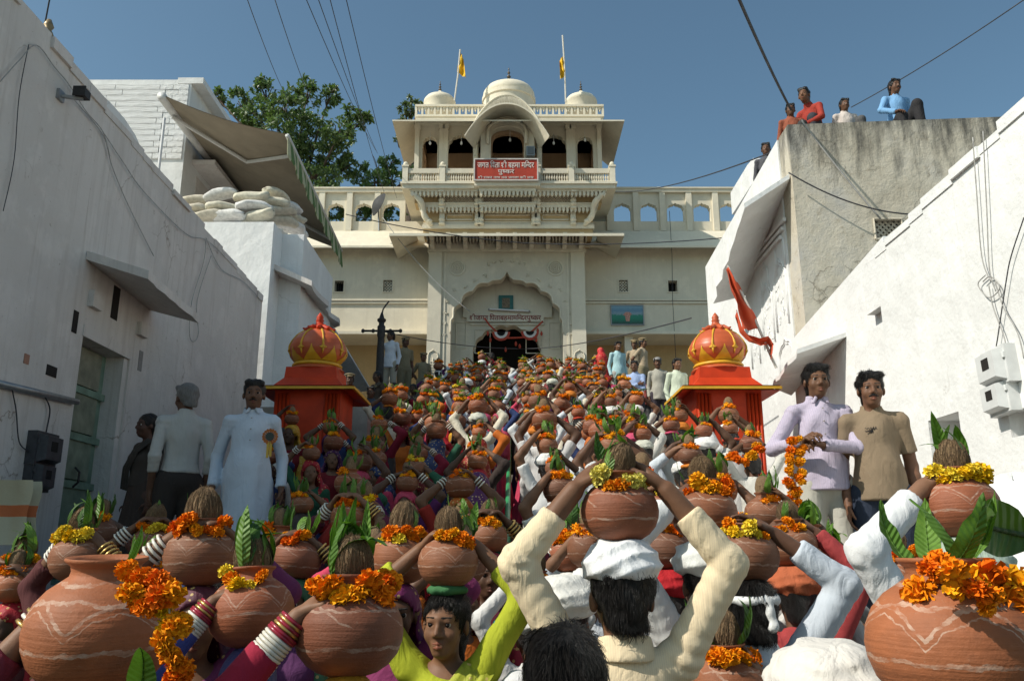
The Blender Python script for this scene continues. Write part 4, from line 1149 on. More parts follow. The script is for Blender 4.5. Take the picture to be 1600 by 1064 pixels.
# black iron lamp post
lp = thing('lamp_post', 'black iron post with cross arm standing behind the left shrine', 'post', P(594, 560, 17.0) * 1)
lp.location.z = 0
x_, y_ = lp.location.x, 17.0
zc_ = P(594, 517, 17).z; ztp = P(594, 492, 17).z
mb = MB(); mb.lathe([(.13, 3.2), (.12, 3.6), (.085, 3.7), (.08, zc_ - .5), (.07, zc_ - .15), (.085, zc_ - .1), (.085, zc_ + .1), (.06, zc_ + .12), (.058, zc_ + .18), (.09, zc_ + .21), (.095, zc_ + .25), (.055, zc_ + .28), (.04, zc_ + .34), (.015, ztp + .06)], (0, 0, 0), 12); mb.obj('shaft', M['dark_metal'], lp, smooth=.8)
mb = MB(); a, b = P(566, 517, 17).x - x_, P(627, 517, 17).x - x_
mb.tube([(a, 0, zc_), (b, 0, zc_)], .024, 8)
for k in range(4):
    xx = a + (b - a) * (.02 + .96 * k / 3 if k not in (1, 2) else (.28, .72)[k - 1]); mb.lathe([(.02, -.04), (.038, -.02), (.038, .02), (.02, .04)], (xx, 0, zc_), 8)
mb.obj('cross_arm', M['dark_metal'], lp)
mb = MB(); mb.tube([(0, 0, ztp), (.02, 0, ztp + .12), (.08, 0, ztp + .22), (.14, 0, ztp + .3)], .018, 6); mb.obj('top_hook', M['dark_metal'], lp)

# ================================================================ wires and cables
def sag(p, q, s, n=14):
    return [p.lerp(q, k / n) - Vector((0, 0, s * 4 * (k / n) * (1 - k / n))) for k in range(n + 1)]
def cable(label, pts, r, mat, cat='cable', name='cable', group=None):
    mb = MB(); mb.tube(pts, r, 5); return tag(mb.obj(name, mat, None, 'all'), label, cat, group)
for i, (x0, x1, y1_, Y1) in enumerate(((376, 452, 160, 22), (420, 492, 170, 22), (466, 587, 235, 26), (487, 590, 240, 26), (508, 600, 300, 26.5), (534, 620, 310, 26.5))):
    o_ = ('leftmost', 'second', 'third', 'fourth', 'fifth', 'rightmost')[i]
    cable('%s of the overhead wires crossing the sky above the tree' % o_, sag(P(x0, -30, 9), P(x1, y1_, Y1), .12), .0065, M['wire'], 'wire', 'overhead_wire')
cable('thick black cable from the top edge down to the man in red on the roof', sag(P(1150, -12, 6.5), P(1236, 172, YT - .05), .05), .016, M['wire'])
cable('cable running down across the stained grey end wall', sag(P(1252, 188, YT - .06), P(1376, 342, YT - .06), .04), .012, M['wire_pale'])
cable('black cable sagging along the stained wall towards the right house', sag(P(1232, 270, YT - .12), P(1420, 335, YT - .25), .12), .010, M['wire'])
cable('thin wire crossing the sky behind the man in the blue shirt', sag(P(1330, 168, 12), P(1600, 0, 9), .05), .008, M['wire'], 'wire', 'overhead_wire')
cable('wire rising from the temple balcony to the right roof', sag(P(962, 300, 25.0), P(1232, 228, YT + .4), .2), .012, M['wire'], 'wire', 'overhead_wire')
cable('dark cable strung across the temple facade under its eave', sag(P(540, 335, 23.5), P(820, 380, 24.4), .12) + sag(P(820, 380, 24.4), P(1150, 370, 23), .12)[1:], .016, M['wire'])
cable('pale wire drooping from the left temple eave across the wall', sag(P(598, 340, 25.5), P(735, 487, 24.8), .25), .012, M['wire_pale'], 'wire', 'drooping_wire')
cable('low wire strung from the lamp post past the gate to the right shrine', sag(P(594, 517, 17), P(820, 545, 21), .1) + sag(P(820, 545, 21), P(1080, 497, 11), .1)[1:], .010, M['wire'])
cable('wire dropping down the right temple wing past its small window', [P(1046, 330, 26.4), P(1050, 400, 26.6), P(1051, 470, 26.85), P(1056, 560, 26.7)], .010, M['wire'], 'wire', 'drooping_wire')
XLc = XL + .03
def wallw(label, px, X, r=.005, mat=None):
    pts = [PX(x, y, X) for x, y in px]
    sm = []
    for k in range(len(pts) - 1):
        p0, p1, p2, p3 = pts[max(k - 1, 0)], pts[k], pts[k + 1], pts[min(k + 2, len(pts) - 1)]
        for q in range(6):
            t = q / 6
            sm.append(.5 * ((2 * p1) + (p2 - p0) * t + (2 * p0 - 5 * p1 + 4 * p2 - p3) * t * t + (3 * p1 - p0 - 3 * p2 + p3) * t ** 3))
    sm.append(pts[-1])
    return cable(label, sm, r, mat or M['wire_pale'], 'wire', 'wall_wire')
wallw('old cable peaking near the top left corner of the left wall', [(0, 128), (30, 95), (57, 71), (85, 105), (108, 133), (135, 175), (160, 205), (172, 245)], XLc)
wallw('wire looping down the left wall from the lamp bracket to the sunshade', [(110, 150), (160, 210), (175, 260), (200, 320), (240, 400)], XLc)
wallw('long wire sagging across the middle of the left wall', [(160, 205), (190, 250), (225, 300), (290, 365), (322, 375), (350, 400)], XLc)
wallw('bundled wires hanging in a loop right of the sunshade', [(322, 375), (318, 410), (300, 470), (296, 520), (302, 534), (310, 520), (308, 470), (330, 400)], XLc)
wallw('wire curving from the bundle to the wall end', [(322, 372), (345, 420), (380, 440), (408, 470)], XLc)
wallw('thin vertical wire at the far left of the left wall', [(45, 70), (30, 150), (22, 250), (5, 330)], XLc, .004, M['wire'])
mb = MB(); mb.tube([PX(-5, 598, XLc + .02), PX(121, 628, XLc + .02)], .03, 8); tag(mb.obj('conduit_pipe', M['grey_metal'], None, 'all'), 'grey conduit pipe fixed to the left wall beside the green door', 'pipe')
wallw('black wire drooping from the conduit pipe to the meter box', [(18, 605), (25, 640), (30, 690), (45, 705)], XLc, .006, M['wire'])
wallw('short loose wires dangling under the conduit pipe', [(70, 620), (78, 640), (72, 675)], XLc, .007, M['wire'])
XRc = XR - .03
for i, px in enumerate(([(1520, 215), (1526, 300), (1534, 400), (1548, 440)], [(1536, 205), (1542, 330), (1546, 420), (1556, 455)], [(1600, 340), (1580, 400), (1572, 440), (1560, 520), (1556, 545)], [(1540, 430), (1528, 445), (1545, 465), (1562, 450), (1548, 432), (1536, 440)], [(1555, 440), (1568, 480), (1590, 520), (1600, 560)], [(1545, 445), (1552, 480), (1570, 530), (1572, 560)])):
    wallw(('pair of pale wires running down the right wall, left strand', 'pair of pale wires running down the right wall, right strand', 'black wire curling down to the right meter boxes', 'tangled coil of wire above the right meter boxes', 'loose wire trailing right below the tangled coil', 'loose wire trailing straight below the tangled coil')[i], px, XRc, .0045, M['wire'] if i == 2 else M['wire_pale'])
# floodlight bracket on the left wall, rod and brass pot on its top
fl = thing('floodlight', 'small floodlight on a bracket high on the left wall', 'lamp', PX(92, 150, XL))
mb = MB(); mb.tube([(0, 0, 0), (.2, .06, 0)], .02, 6); mb.box(-.01, .03, -.05, .05, -.05, .05); mb.obj('bracket', M['grey_metal'], fl)
mb = MB(); mb.box(.14, .24, .0, .11, .01, .09); mb.box(.13, .25, -.012, .0, .0, .1); mb.obj('lamp_head', M['dark_metal'], fl)
fr = thing('roof_finial', 'brass finial with a thin rod on top of the left wall', 'finial', PX(72, 66, XL - .15))
mb = MB(); mb.lathe([(.04, -.1), (.05, 0), (.07, .05), (.05, .1), (.03, .13), (.05, .17), (.02, .24)], (0, 0, 0), 10); mb.obj('brass_bulb', plain('old_brass', (.3, .22, .12), .4, .2, 8, 0, metal=.5), fr, 'all')
mb = MB(); mb.tube([(-.06, .02, -.1), (-.02, 0, .9)], .008, 5); mb.obj('rod', M['dark_metal'], fr)
# ================================================================ signs and writing
_GC = {}
def glyph(s, size=1.0):
    if s in _GC: return _GC[s].copy()
    c = bpy.data.curves.new('glyph', 'FONT'); c.body = s; c.size = size; c.resolution_u = 3; c.extrude = .006
    o = bpy.data.objects.new('glyph', c); COL.objects.link(o)
    dg = bpy.context.evaluated_depsgraph_get(); dg.update()
    me = bpy.data.meshes.new_from_object(o.evaluated_get(dg))
    bpy.data.objects.remove(o); bpy.data.curves.remove(c)
    _GC[s] = me
    return me.copy()
def word_mesh(tokens, name, mat):
    """tokens: (text, half?) laid out left to right in the order they are seen."""
    bm = bmesh.new(); x = 0.0
    for tk in tokens:
        s, half = (tk, 0) if isinstance(tk, str) else tk
        if s == ' ': x += .26; continue
        if s == '/':      # the slanting r-stroke under the last stem
            w_ = .05
            for q in (((x - .30, .02), (x - .10, .20), (x - .07, .16), (x - .27, -.02)),):
                vs = [bm.verts.new((a, b, 0)) for a, b in q]; bm.faces.new(vs)
            continue
        me = glyph(s)
        b2 = bmesh.new(); b2.from_mesh(me)
        if len(b2.verts) == 0: b2.free(); continue
        x0 = min(v.co.x for v in b2.verts); x1 = max(v.co.x for v in b2.verts)
        if half:
            bmesh.ops.bisect_plane(b2, geom=b2.verts[:] + b2.edges[:] + b2.faces[:], plane_co=(x1 - half * (x1 - x0), 0, 0), plane_no=(1, 0, 0), clear_outer=True)
            x1 -= half * (x1 - x0)
        m2 = bpy.data.meshes.new('g'); b2.to_mesh(m2); b2.free()
        m2.transform(Matrix.Translation((x - x0, 0, 0))); bm.from_mesh(m2)
        bpy.data.meshes.remove(m2); bpy.data.meshes.remove(me)
        x += ((x1 - x0) - .015) if s != 'ि' else .17
    me = bpy.data.meshes.new(name); bm.to_mesh(me); bm.free(); me.materials.append(mat)
    return me, x
def place_text(tokens, parent, mat, x0, x1, zb, y, hmax):
    me, w = word_mesh(tokens, 'lettering', mat)
    s = (x1 - x0) / w
    o = link('lettering', me, parent); o.rotation_euler = (math.pi / 2, 0, 0); o.scale = (s, hmax, 1.0); o.location = (x0, y, zb)
    return o
SHRI = [('श', .32), '/', 'ी']
L1 = ['ज', 'ग', 'त', ' ', 'ि', 'प', 'त', 'ा', ' '] + SHRI + [' ', 'ब', '/', 'ह', ('म', 0), 'ा', ' ', 'म', 'ि', ('न', .3), 'द', 'र']
L2 = ['पु', ('ष', .3), 'क', 'र']
L3 = SHRI + [' ', 'र', 'ा', 'व', 'त', ' ', 'न', 'ा', 'थ', ' ', 'म', 'ठ', ' ', 'ज', 'न', 'त', 'ा', ' ', 'क', 'ी', ' ', 'ज', 'य']
YSG = YB - .30
sg = thing('temple_signboard', 'red signboard with white Devanagari lettering on the temple balcony', 'sign')
a, b = P(742, 281, YSG), P(839, 250, YSG)
mb = MB(); mb.box(a.x, b.x, YSG, YSG + .05, a.z, b.z); mb.obj('board', plain('sign_red', (.42, .055, .03), .45, .12, 4, .05), sg)
mb = MB()
for q in ((a.x - .04, b.x + .04, a.z - .04, a.z), (a.x - .04, b.x + .04, b.z, b.z + .04), (a.x - .04, a.x, a.z, b.z), (b.x, b.x + .04, a.z, b.z)): mb.box(q[0], q[1], YSG - .03, YSG + .06, q[2], q[3])
mb.obj('frame', plain('sign_frame', (.6, .56, .52), .5), sg)
WT = plain('white_lettering', (.78, .74, .68), .5, .05, 5, 0); RT = plain('maroon_lettering', (.28, .03, .03), .6, .1, 5, 0)
H_ = b.z - a.z; W_ = b.x - a.x
place_text(L1, sg, WT, a.x + .04 * W_, b.x - .05 * W_, a.z + .60 * H_, YSG - .008, .30 * H_ * 1.3)
place_text(L2, sg, WT, a.x + .37 * W_, a.x + .63 * W_, a.z + .31 * H_, YSG - .008, .24 * H_ * 1.2)
place_text(L3, sg, WT, a.x + .05 * W_, b.x - .06 * W_, a.z + .06 * H_, YSG - .008, .12 * H_ * 1.2)
YTX = YR - .115
ti = thing('painted_inscription', 'maroon Devanagari inscription painted above the temple doorway', 'inscription')
p0, p1 = P(734, 502, YR - .02), P(845, 493, YR - .02)
mb = MB(); mb.box(p0.x - .1, p1.x + .1, YR - .105, YR - .1, p0.z - .04, p0.z + .26); mb.obj('plaster_band', CR, ti)
place_text(SHRI + ['ज', 'ग', 'त', ' ', 'ि', 'प', 'त', 'ा', 'ब', '/', 'ह', 'म', 'ा', 'म', 'ि', ('न', .3), 'द', 'र', 'पु', ('ष', .3), 'क', 'र'], ti, RT, p0.x, p1.x, p0.z + .02, YTX, .24)
# framed picture, tube light, door garland
fr_ = thing('shrine_picture', 'small teal framed picture above the tube light over the door', 'picture')
a, b = P(779, 484, YR - .12), P(802, 462, YR - .12)
mb = MB(); mb.box(a.x, b.x, YR - .16, YR - .102, a.z, b.z); mb.obj('frame', plain('teal_frame', (.04, .16, .15), .5, .2, 12), fr_)
mb = MB(); dx, dz = (b.x - a.x) * .24, (b.z - a.z) * .2; mb.box(a.x + dx, b.x - dx, YR - .166, YR - .161, a.z + dz * .5, b.z - dz); mb.obj('image', plain('dim_print', (.20, .15, .09), .4, .5, 25), fr_)
tl_ = thing('tube_light', 'white fluorescent tube light above the inscription', 'lamp')
a, b = P(765, 483, YR - .2), P(826, 486, YR - .2)
mb = MB(); mb.tube([a, b], .028, 8); mb.obj('tube', plain('tube_glass', (.8, .8, .8), .3, .03, 5, 0), tl_)
mb = MB(); mb.tube([a + Vector((-.05, .04, .0)), b + Vector((.05, .04, .0))], .03, 6); mb.obj('batten', M['grey_metal'], tl_)
to = thing('door_garland', 'red festoon with two striped fans hung across the temple doorway', 'festoon')
RD = plain('festoon_red', (.46, .07, .04), .7, .3, 20, .3, 30); WH = plain('festoon_white', (.7, .68, .64), .7)
Yt = YR - .25
pts = [P(778, 492, Yt), P(765, 510, Yt)]
path = [(757, 497), (764, 507), (775, 518), (790, 528), (805, 528), (818, 527), (832, 517), (845, 505), (848, 502)]
mb = MB(); mb.tube([P(x, y, Yt) for x, y in path], .03, 6); mb.obj('swag', RD, to)
for cx_, cy_ in ((783, 527), (828, 526)):
    c = P(cx_, cy_ - 8, Yt)
    for k, (r0, r1, m_) in enumerate(((.22, .30, RD), (.14, .22, WH), (.0, .14, M['dark']))):
        mb = MB(); n = 14
        for q in range(n):
            a0, a1 = math.pi + math.pi * q / n, math.pi + math.pi * (q + 1) / n
            mb.prism([(c.x + r * math.cos(a_), c.z + r * math.sin(a_)) for r, a_ in ((max(r0, .002), a0), (r1, a0), (r1, a1), (max(r0, .002), a1))], Yt - .03 - .01 * (q % 2), Yt + .01, 'y')
        mb.obj('fan_band', m_, to)
for x, y in ((762, 520), (766, 530), (840, 515), (846, 520), (838, 530), (806, 536), (812, 540), (790, 545)):
    mb = MB(); c = P(x, y, Yt); mb.lathe([(.01, .06), (.035, .02), (.045, -.04), (.02, -.10)], c, 7); mb.obj('tassel', RD, to, 'all')
# pavilion floodlight, satellite dish
t = thing('floodlight', 'grey floodlight box beside the signboard on the balcony', 'lamp', P(829, 238, YG - .9))
mb = MB(); mb.box(-.14, .14, -.1, .1, -.17, .17); mb.obj('housing', plain('lamp_grey', (.22, .24, .25), .4, .1, 8, metal=.4), t)
mb = MB(); mb.box(-.10, .10, -.12, -.101, -.12, .12); mb.obj('glass', plain('lamp_glass', (.12, .14, .15), .15), t)
mb = MB(); mb.tube([(.0, .1, -.17), (0, .15, -.5)], .03, 6); mb.obj('bracket', M['grey_metal'], t)
t = thing('satellite_dish', 'mesh satellite dish on the left temple terrace', 'satellite dish', P(596, 322, 26.2))
mb = MB(); mb.grid(lambda u, v: (-.2 * (1 - v * v) - .1, .40 * v * math.cos(u * 6.283), .44 * v * math.sin(u * 6.283)), 20, 5, closed_u=True); d_ = mb.obj('dish', plain('dish_mesh', (.05, .05, .05), .7, .2, 10), t, 'all'); d_.rotation_euler = (0, .3, .6)
mb = MB(); mb.tube([(-.1, 0, 0), (-.05, 0, -.9)], .03, 6); mb.obj('mast', M['grey_metal'], t)

# ================================================================ people: smooth bodies grown from joints
def V(*a): return np.array(a, dtype=np.float64)
def unit(v):
    v = np.asarray(v, float); n = np.linalg.norm(v); return v / n if n > 1e-9 else v
def rotm(ax, ang):
    return np.array(Matrix.Rotation(ang, 3, ax))

class Field:
    def __init__(self): self.p = []; self.cuts = []
    def cone(self, a, b, ra, rb, k=0.02, flat=False, sub=False):
        self.p.append(('c', np.asarray(a, float), np.asarray(b, float), ra, rb, k, flat, sub)); return self
    def ell(self, c, r, k=0.02, R=None, sub=False):
        self.p.append(('e', np.asarray(c, float), np.asarray(r, float), R, k, sub)); return self
    def cut(self, pt, n): self.cuts.append((np.asarray(pt, float), unit(n))); return self
    def mesh(self, name, h, mat, disp=None, lo=None):
        bl, bh = [], []
        for q in self.p:
            if q[-1]: continue
            if q[0] == 'c':
                r = max(q[3], q[4]); bl.append(np.minimum(q[1], q[2]) - r); bh.append(np.maximum(q[1], q[2]) + r)
            else:
                r = q[2].max(); bl.append(q[1] - r); bh.append(q[1] + r)
        mn = np.min(bl, 0) - 3 * h - .012; mx = np.max(bh, 0) + 3 * h + .012
        if lo is not None: mn[2] = max(mn[2], lo)
        n = np.ceil((mx - mn) / h).astype(int) + 1
        F = np.full(tuple(n), 0.5, dtype=np.float32)
        ax = [(mn[i] + h * np.arange(n[i])).astype(np.float32) for i in range(3)]
        for q in self.p:
            if q[0] == 'c':
                r = max(q[3], q[4]); a0 = np.minimum(q[1], q[2]) - r; a1 = np.maximum(q[1], q[2]) + r; k = q[5]
            else:
                r = q[2].max(); a0 = q[1] - r; a1 = q[1] + r; k = q[4]
            pad = k + 3 * h + .012
            i0 = np.clip(np.floor((a0 - pad - mn) / h).astype(int), 0, n); i1 = np.clip(np.ceil((a1 + pad - mn) / h).astype(int) + 1, 0, n)
            if np.any(i1 <= i0): continue
            X = ax[0][i0[0]:i1[0], None, None]; Y = ax[1][None, i0[1]:i1[1], None]; Z = ax[2][None, None, i0[2]:i1[2]]
            if q[0] == 'c':
                a, b, ra, rb, flat = q[1], q[2], q[3], q[4], q[6]
                d = b - a; L2 = max(float(d @ d), 1e-9)
                t = ((X - a[0]) * d[0] + (Y - a[1]) * d[1] + (Z - a[2]) * d[2]) / L2
                tc = np.clip(t, 0, 1)
                D = np.sqrt((X - a[0] - d[0] * tc) ** 2 + (Y - a[1] - d[1] * tc) ** 2 + (Z - a[2] - d[2] * tc) ** 2) - (ra + (rb - ra) * tc)
                if flat: D = np.maximum(D, (t - 1) * math.sqrt(L2))
            else:
                c, rr, R = q[1], q[2], q[3]
                x, y, z = X - c[0], Y - c[1], Z - c[2]
                if R is not None:
                    x, y, z = (R[0, 0] * x + R[1, 0] * y + R[2, 0] * z), (R[0, 1] * x + R[1, 1] * y + R[2, 1] * z), (R[0, 2] * x + R[1, 2] * y + R[2, 2] * z)
                k0 = np.sqrt((x / rr[0]) ** 2 + (y / rr[1]) ** 2 + (z / rr[2]) ** 2)
                k1 = np.sqrt((x / rr[0] ** 2) ** 2 + (y / rr[1] ** 2) ** 2 + (z / rr[2] ** 2) ** 2)
                D = k0 * (k0 - 1) / np.maximum(k1, 1e-6)
            sl = F[i0[0]:i1[0], i0[1]:i1[1], i0[2]:i1[2]]
            if q[-1]:
                D = -D
                hh = np.clip(.5 - .5 * (sl - D) / k, 0, 1); sl[...] = sl * (1 - hh) + D * hh + k * hh * (1 - hh)
            else:
                hh = np.clip(.5 + .5 * (sl - D) / k, 0, 1); sl[...] = sl * (1 - hh) + D * hh - k * hh * (1 - hh)
        if disp is not None:
            m = np.nonzero(np.abs(F) < 4 * h + .02)
            F[m] += disp(ax[0][m[0]], ax[1][m[1]], ax[2][m[2]])
        for pt, nn in self.cuts:
            D = (ax[0][:, None, None] - pt[0]) * nn[0] + (ax[1][None, :, None] - pt[1]) * nn[1] + (ax[2][None, None, :] - pt[2]) * nn[2]
            F = np.maximum(F, D.astype(np.float32))
        if lo is not None: F[:, :, 0] = .5
        return nets(F, mn, h, name, mat)

def nets(F, mn, h, name, mat):
    S = F < 0
    c = [S[i:F.shape[0] - 1 + i, j:F.shape[1] - 1 + j, k:F.shape[2] - 1 + k] for i in (0, 1) for j in (0, 1) for k in (0, 1)]
    cnt = sum(x.astype(np.int8) for x in c)
    cells = np.nonzero((cnt > 0) & (cnt < 8))
    N = len(cells[0])
    me = bpy.data.meshes.new(name)
    if N == 0: return me
    idx = np.full(cnt.shape, -1, dtype=np.int64); idx[cells] = np.arange(N)
    val = {}
    for i in (0, 1):
        for j in (0, 1):
            for k in (0, 1): val[i, j, k] = F[cells[0] + i, cells[1] + j, cells[2] + k]
    acc = np.zeros((N, 3)); num = np.zeros(N)
    for i in (0, 1):
        for j in (0, 1):
            for k in (0, 1):
                for axn in range(3):
                    p = [i, j, k]
                    if p[axn]: continue
                    q = list(p); q[axn] = 1
                    va, vb = val[tuple(p)], val[tuple(q)]
                    x = (va < 0) != (vb < 0)
                    t = np.where(x, va / np.where(x, va - vb, 1), 0)
                    for d in range(3):
                        acc[:, d] += np.where(x, (t if d == axn else p[d]), 0)
                    num += x
    pos = mn + h * (np.stack(cells, 1) + acc / num[:, None])
    quads = []
    for axn in range(3):
        o = [a for a in range(3) if a != axn]
        s0 = [slice(None)] * 3; s1 = [slice(None)] * 3
        s0[axn] = slice(0, -1); s1[axn] = slice(1, None)
        a, b = S[tuple(s0)], S[tuple(s1)]
        x = np.array(np.nonzero(a != b))
        ok = (x[o[0]] > 0) & (x[o[1]] > 0) & (x[o[0]] < cnt.shape[o[0]]) & (x[o[1]] < cnt.shape[o[1]])
        x = x[:, ok]
        fl = a[tuple(x)]
        def at(d0, d1):
            y = x.copy(); y[o[0]] -= d0; y[o[1]] -= d1; return idx[tuple(y)]
        q = np.stack([at(0, 0), at(1, 0), at(1, 1), at(0, 1)], 1)
        if axn == 1: fl = ~fl
        q[fl] = q[fl][:, ::-1]
        quads.append(q[:, ::-1])
    Q = np.concatenate(quads)
    Q = Q[(Q >= 0).all(1)]
    # one light relaxation, keeps shape and removes stair steps
    nb = np.zeros((N, 3)); deg = np.zeros(N)
    for e in range(4):
        u, w = Q[:, e], Q[:, (e + 1) % 4]
        for d in range(3):
            nb[:, d] += np.bincount(u, pos[w, d], N) + np.bincount(w, pos[u, d], N)
        deg += np.bincount(u, minlength=N) + np.bincount(w, minlength=N)
    pos = np.where(deg[:, None] > 0, .55 * pos + .45 * nb / np.maximum(deg, 1)[:, None], pos)
    nq = len(Q)
    me.vertices.add(N); me.vertices.foreach_set('co', pos.astype(np.float32).ravel())
    me.loops.add(4 * nq); me.loops.foreach_set('vertex_index', Q.astype(np.int32).ravel())
    me.polygons.add(nq); me.polygons.foreach_set('loop_start', np.arange(0, 4 * nq, 4, dtype=np.int32))
    try: me.polygons.foreach_set('loop_total', np.full(nq, 4, dtype=np.int32))
    except Exception: pass
    me.polygons.foreach_set('use_smooth', np.ones(nq, dtype=bool))
    me.update(calc_edges=True)
    if mat is not None: me.materials.append(mat)
    return me

def fold_fn(amp, seed, f=28.0, zs=0.55):
    """Cloth: soft swells along warped directions."""
    r = random.Random(seed)
    ws = []
    for i in range(5):
        d = unit([r.uniform(-1, 1), r.uniform(-1, 1), r.uniform(-1, 1) * zs]); k = f * r.uniform(.5, 1.7)
        ws.append((d * k, r.uniform(0, 6.28), r.uniform(.5, 1)))
    def fn(x, y, z):
        wx = x + .03 * np.sin(17 * z + 9 * y + seed); wz = z + .03 * np.sin(15 * x - 8 * y)
        s = 0
        for d, ph, a in ws: s = s + a * np.sin(d[0] * wx + d[1] * y + d[2] * wz + ph)
        return (amp * (np.abs(s) ** .8 * np.sign(s)) * .5).astype(np.float32)
    return fn
def sleeve_fn(base, armJ, amp, seed, lam=.042):
    """Soft swells on the body plus creases that run round the sleeves, tightest near elbow and shoulder."""
    r = random.Random(seed + 77); segs = []
    for s in (-1, 1):
        sh, el, wr = armJ[s]
        for a, b in ((sh, el), (el, wr)):
            u = unit(b - a); p = unit(np.cross(u, V(.31, .2, .93))); q = np.cross(u, p)
            segs.append((a, u, p, q, np.linalg.norm(b - a), [r.uniform(0, 6.28) for _ in range(4)]))
    def fn(x, y, z):
        d0 = base(x, y, z); w0 = np.zeros_like(x); cr = np.zeros_like(x)
        for a, u, p, q, L, ph in segs:
            dx, dy, dz = x - a[0], y - a[1], z - a[2]
            t = dx * u[0] + dy * u[1] + dz * u[2]; c1 = dx * p[0] + dy * p[1] + dz * p[2]; c2 = dx * q[0] + dy * q[1] + dz * q[2]
            rad = np.sqrt(c1 * c1 + c2 * c2); ang = np.arctan2(c2, c1)
            w = np.exp(-np.maximum(rad - .045, 0) ** 2 / .0012) * ((t > -.05) & (t < L + .02))
            e = t / L; dens = .45 + .75 * np.exp(-((e - .02) / .22) ** 2) + .9 * np.exp(-((e - 1.0) / .25) ** 2) + .5 * np.exp(-(e / .2) ** 2)
            ph_t = t * 6.283 / lam + 1.4 * np.sin(ang + ph[0]) + .7 * np.sin(2 * ang + ph[1]) + .9 * np.sin(t * 31 + ph[3])
            v = (np.abs(np.sin(ph_t * .5)) ** 1.3 - .55) * (.35 + .65 * (.5 + .5 * np.cos(ang - ph[2] + 2.2 * t / lam * .15)))
            m = w > w0; cr = np.where(m, -amp * dens * v * w, cr); w0 = np.maximum(w, w0)
        return (d0 * (1 - .6 * w0) + cr).astype(np.float32)
    return fn

def ik(s, t, l1, l2, pole):
    s, t = np.asarray(s, float), np.asarray(t, float)
    d = t - s; L = np.linalg.norm(d)
    if L > (l1 + l2) * .995: t = s + d / L * (l1 + l2) * .995; d = t - s; L = np.linalg.norm(d)
    a = (l1 * l1 - l2 * l2 + L * L) / (2 * L); hgt = math.sqrt(max(l1 * l1 - a * a, 0))
    u = d / L; p = np.asarray(pole, float); p = p - (p @ u) * u
    return s + u * a + unit(p) * hgt, t

def hand(fd, wrist, f, n, side, size=1.0, curl=0.5, fr=.0085, spread=.1, k=.006):
    """Palm and five fingers. f: finger direction, n: the way the palm faces, side: +1 thumb on the w side."""
    f = unit(f); n = unit(np.asarray(n, float) - (np.asarray(n, float) @ f) * f); w = np.cross(f, n) * side
    S = size; tips = []
    pk = wrist + f * .05 * S
    fd.ell(wrist + f * .048 * S - n * .002, V(.036, .05, .016) * S, .012, np.stack([w, f, n], 1))
    lens = (.068, .076, .071, .055); offs = (.030, .010, -.011, -.030)
    for i in range(4):
        kn = wrist + f * (.092 - .004 * abs(i - 1.3)) * S + w * offs[i] * S - n * .004
        fd.cone(wrist + f * .02 * S + w * offs[i] * .6 * S, kn, fr * 1.5 * S, fr * 1.25 * S, .010)
        d = unit(f + w * (spread * (1.2 - i) * .8)); p = kn; ang = 0
        for j, fr_ in enumerate((.44, .31, .25)):
            ang += curl * (.75, 1.0, .8)[j] * (1 + .12 * i)
            dd = unit(d * math.cos(ang) + n * math.sin(ang)); q = p + dd * lens[i] * fr_ * 1.25 * S
            fd.cone(p, q, fr * (1.15 - .1 * j) * S, fr * (1.05 - .12 * j) * S, k); p = q
    b = wrist + f * .025 * S + w * .028 * S + n * .004
    m = b + unit(f * .62 + w * .75 + n * .25) * .042 * S; e = m + unit(f * .9 + w * .25 + n * .35 * (.5 + curl)) * .034 * S; t = e + unit(f * .8 - w * .1 + n * (.3 + curl * .6)) * .026 * S
    fd.cone(b, m, .014 * S, .0115 * S, .010); fd.cone(m, e, .0112 * S, .0098 * S, k); fd.cone(e, t, .0095 * S, .0078 * S, k)

def head_prims(fd, c, R, fine=True):
    def H(*p): return c + R @ V(*p)
    fd.ell(H(0, -.012, .030), V(.075, .094, .086), .02, R)
    fd.ell(H(0, .026, -.040), V(.056, .062, .075), .03, R)
    fd.ell(H(0, .058, -.094), V(.026, .022, .018), .025, R)
    fd.cone(H(0, .086, .012), H(0, .108, -.028), .008, .0125, .012)
    for s in (-1, 1):
        fd.ell(H(s * .012, .096, -.033), V(.009, .011, .008), .008, R)
        fd.cone(H(s * .008, .083, .024), H(s * .044, .070, .026), .012, .010, .014)
        fd.ell(H(s * .038, .058, -.032), V(.024, .026, .026), .02, R)
        fd.ell(H(s * .077, -.006, -.012), V(.010, .020, .031), .008, rotm('Z', -s * .3) @ R)
        fd.ell(H(s * .031, .094, .002), V(.015, .011, .0075), .008, R, sub=True)
        fd.cone(H(s * .018, .0835, .0105), H(s * .031, .0868, .0125), .0046, .0052, .004); fd.cone(H(s * .031, .0868, .0125), H(s * .045, .079, .0095), .0052, .0042, .004)
        fd.cone(H(s * .020, .0825, -.006), H(s * .042, .0785, -.006), .0040, .0036, .005)
    fd.cone(H(-.018, .082, -.061), H(.018, .082, -.061), .0075, .0075, .01)
    fd.cone(H(-.014, .082, -.073), H(.014, .082, -.073), .0085, .0085, .008)

def eye_mesh():
    mb = MB(); mb.lathe([(.0125 * math.sin(a), -.0125 * math.cos(a)) for a in [k * math.pi / 8 for k in range(9)]], (0, 0, 0), 12)
    me = mb.mesh('eyes', [M['eye_white'], M['eye_iris']], 'all')
    return me

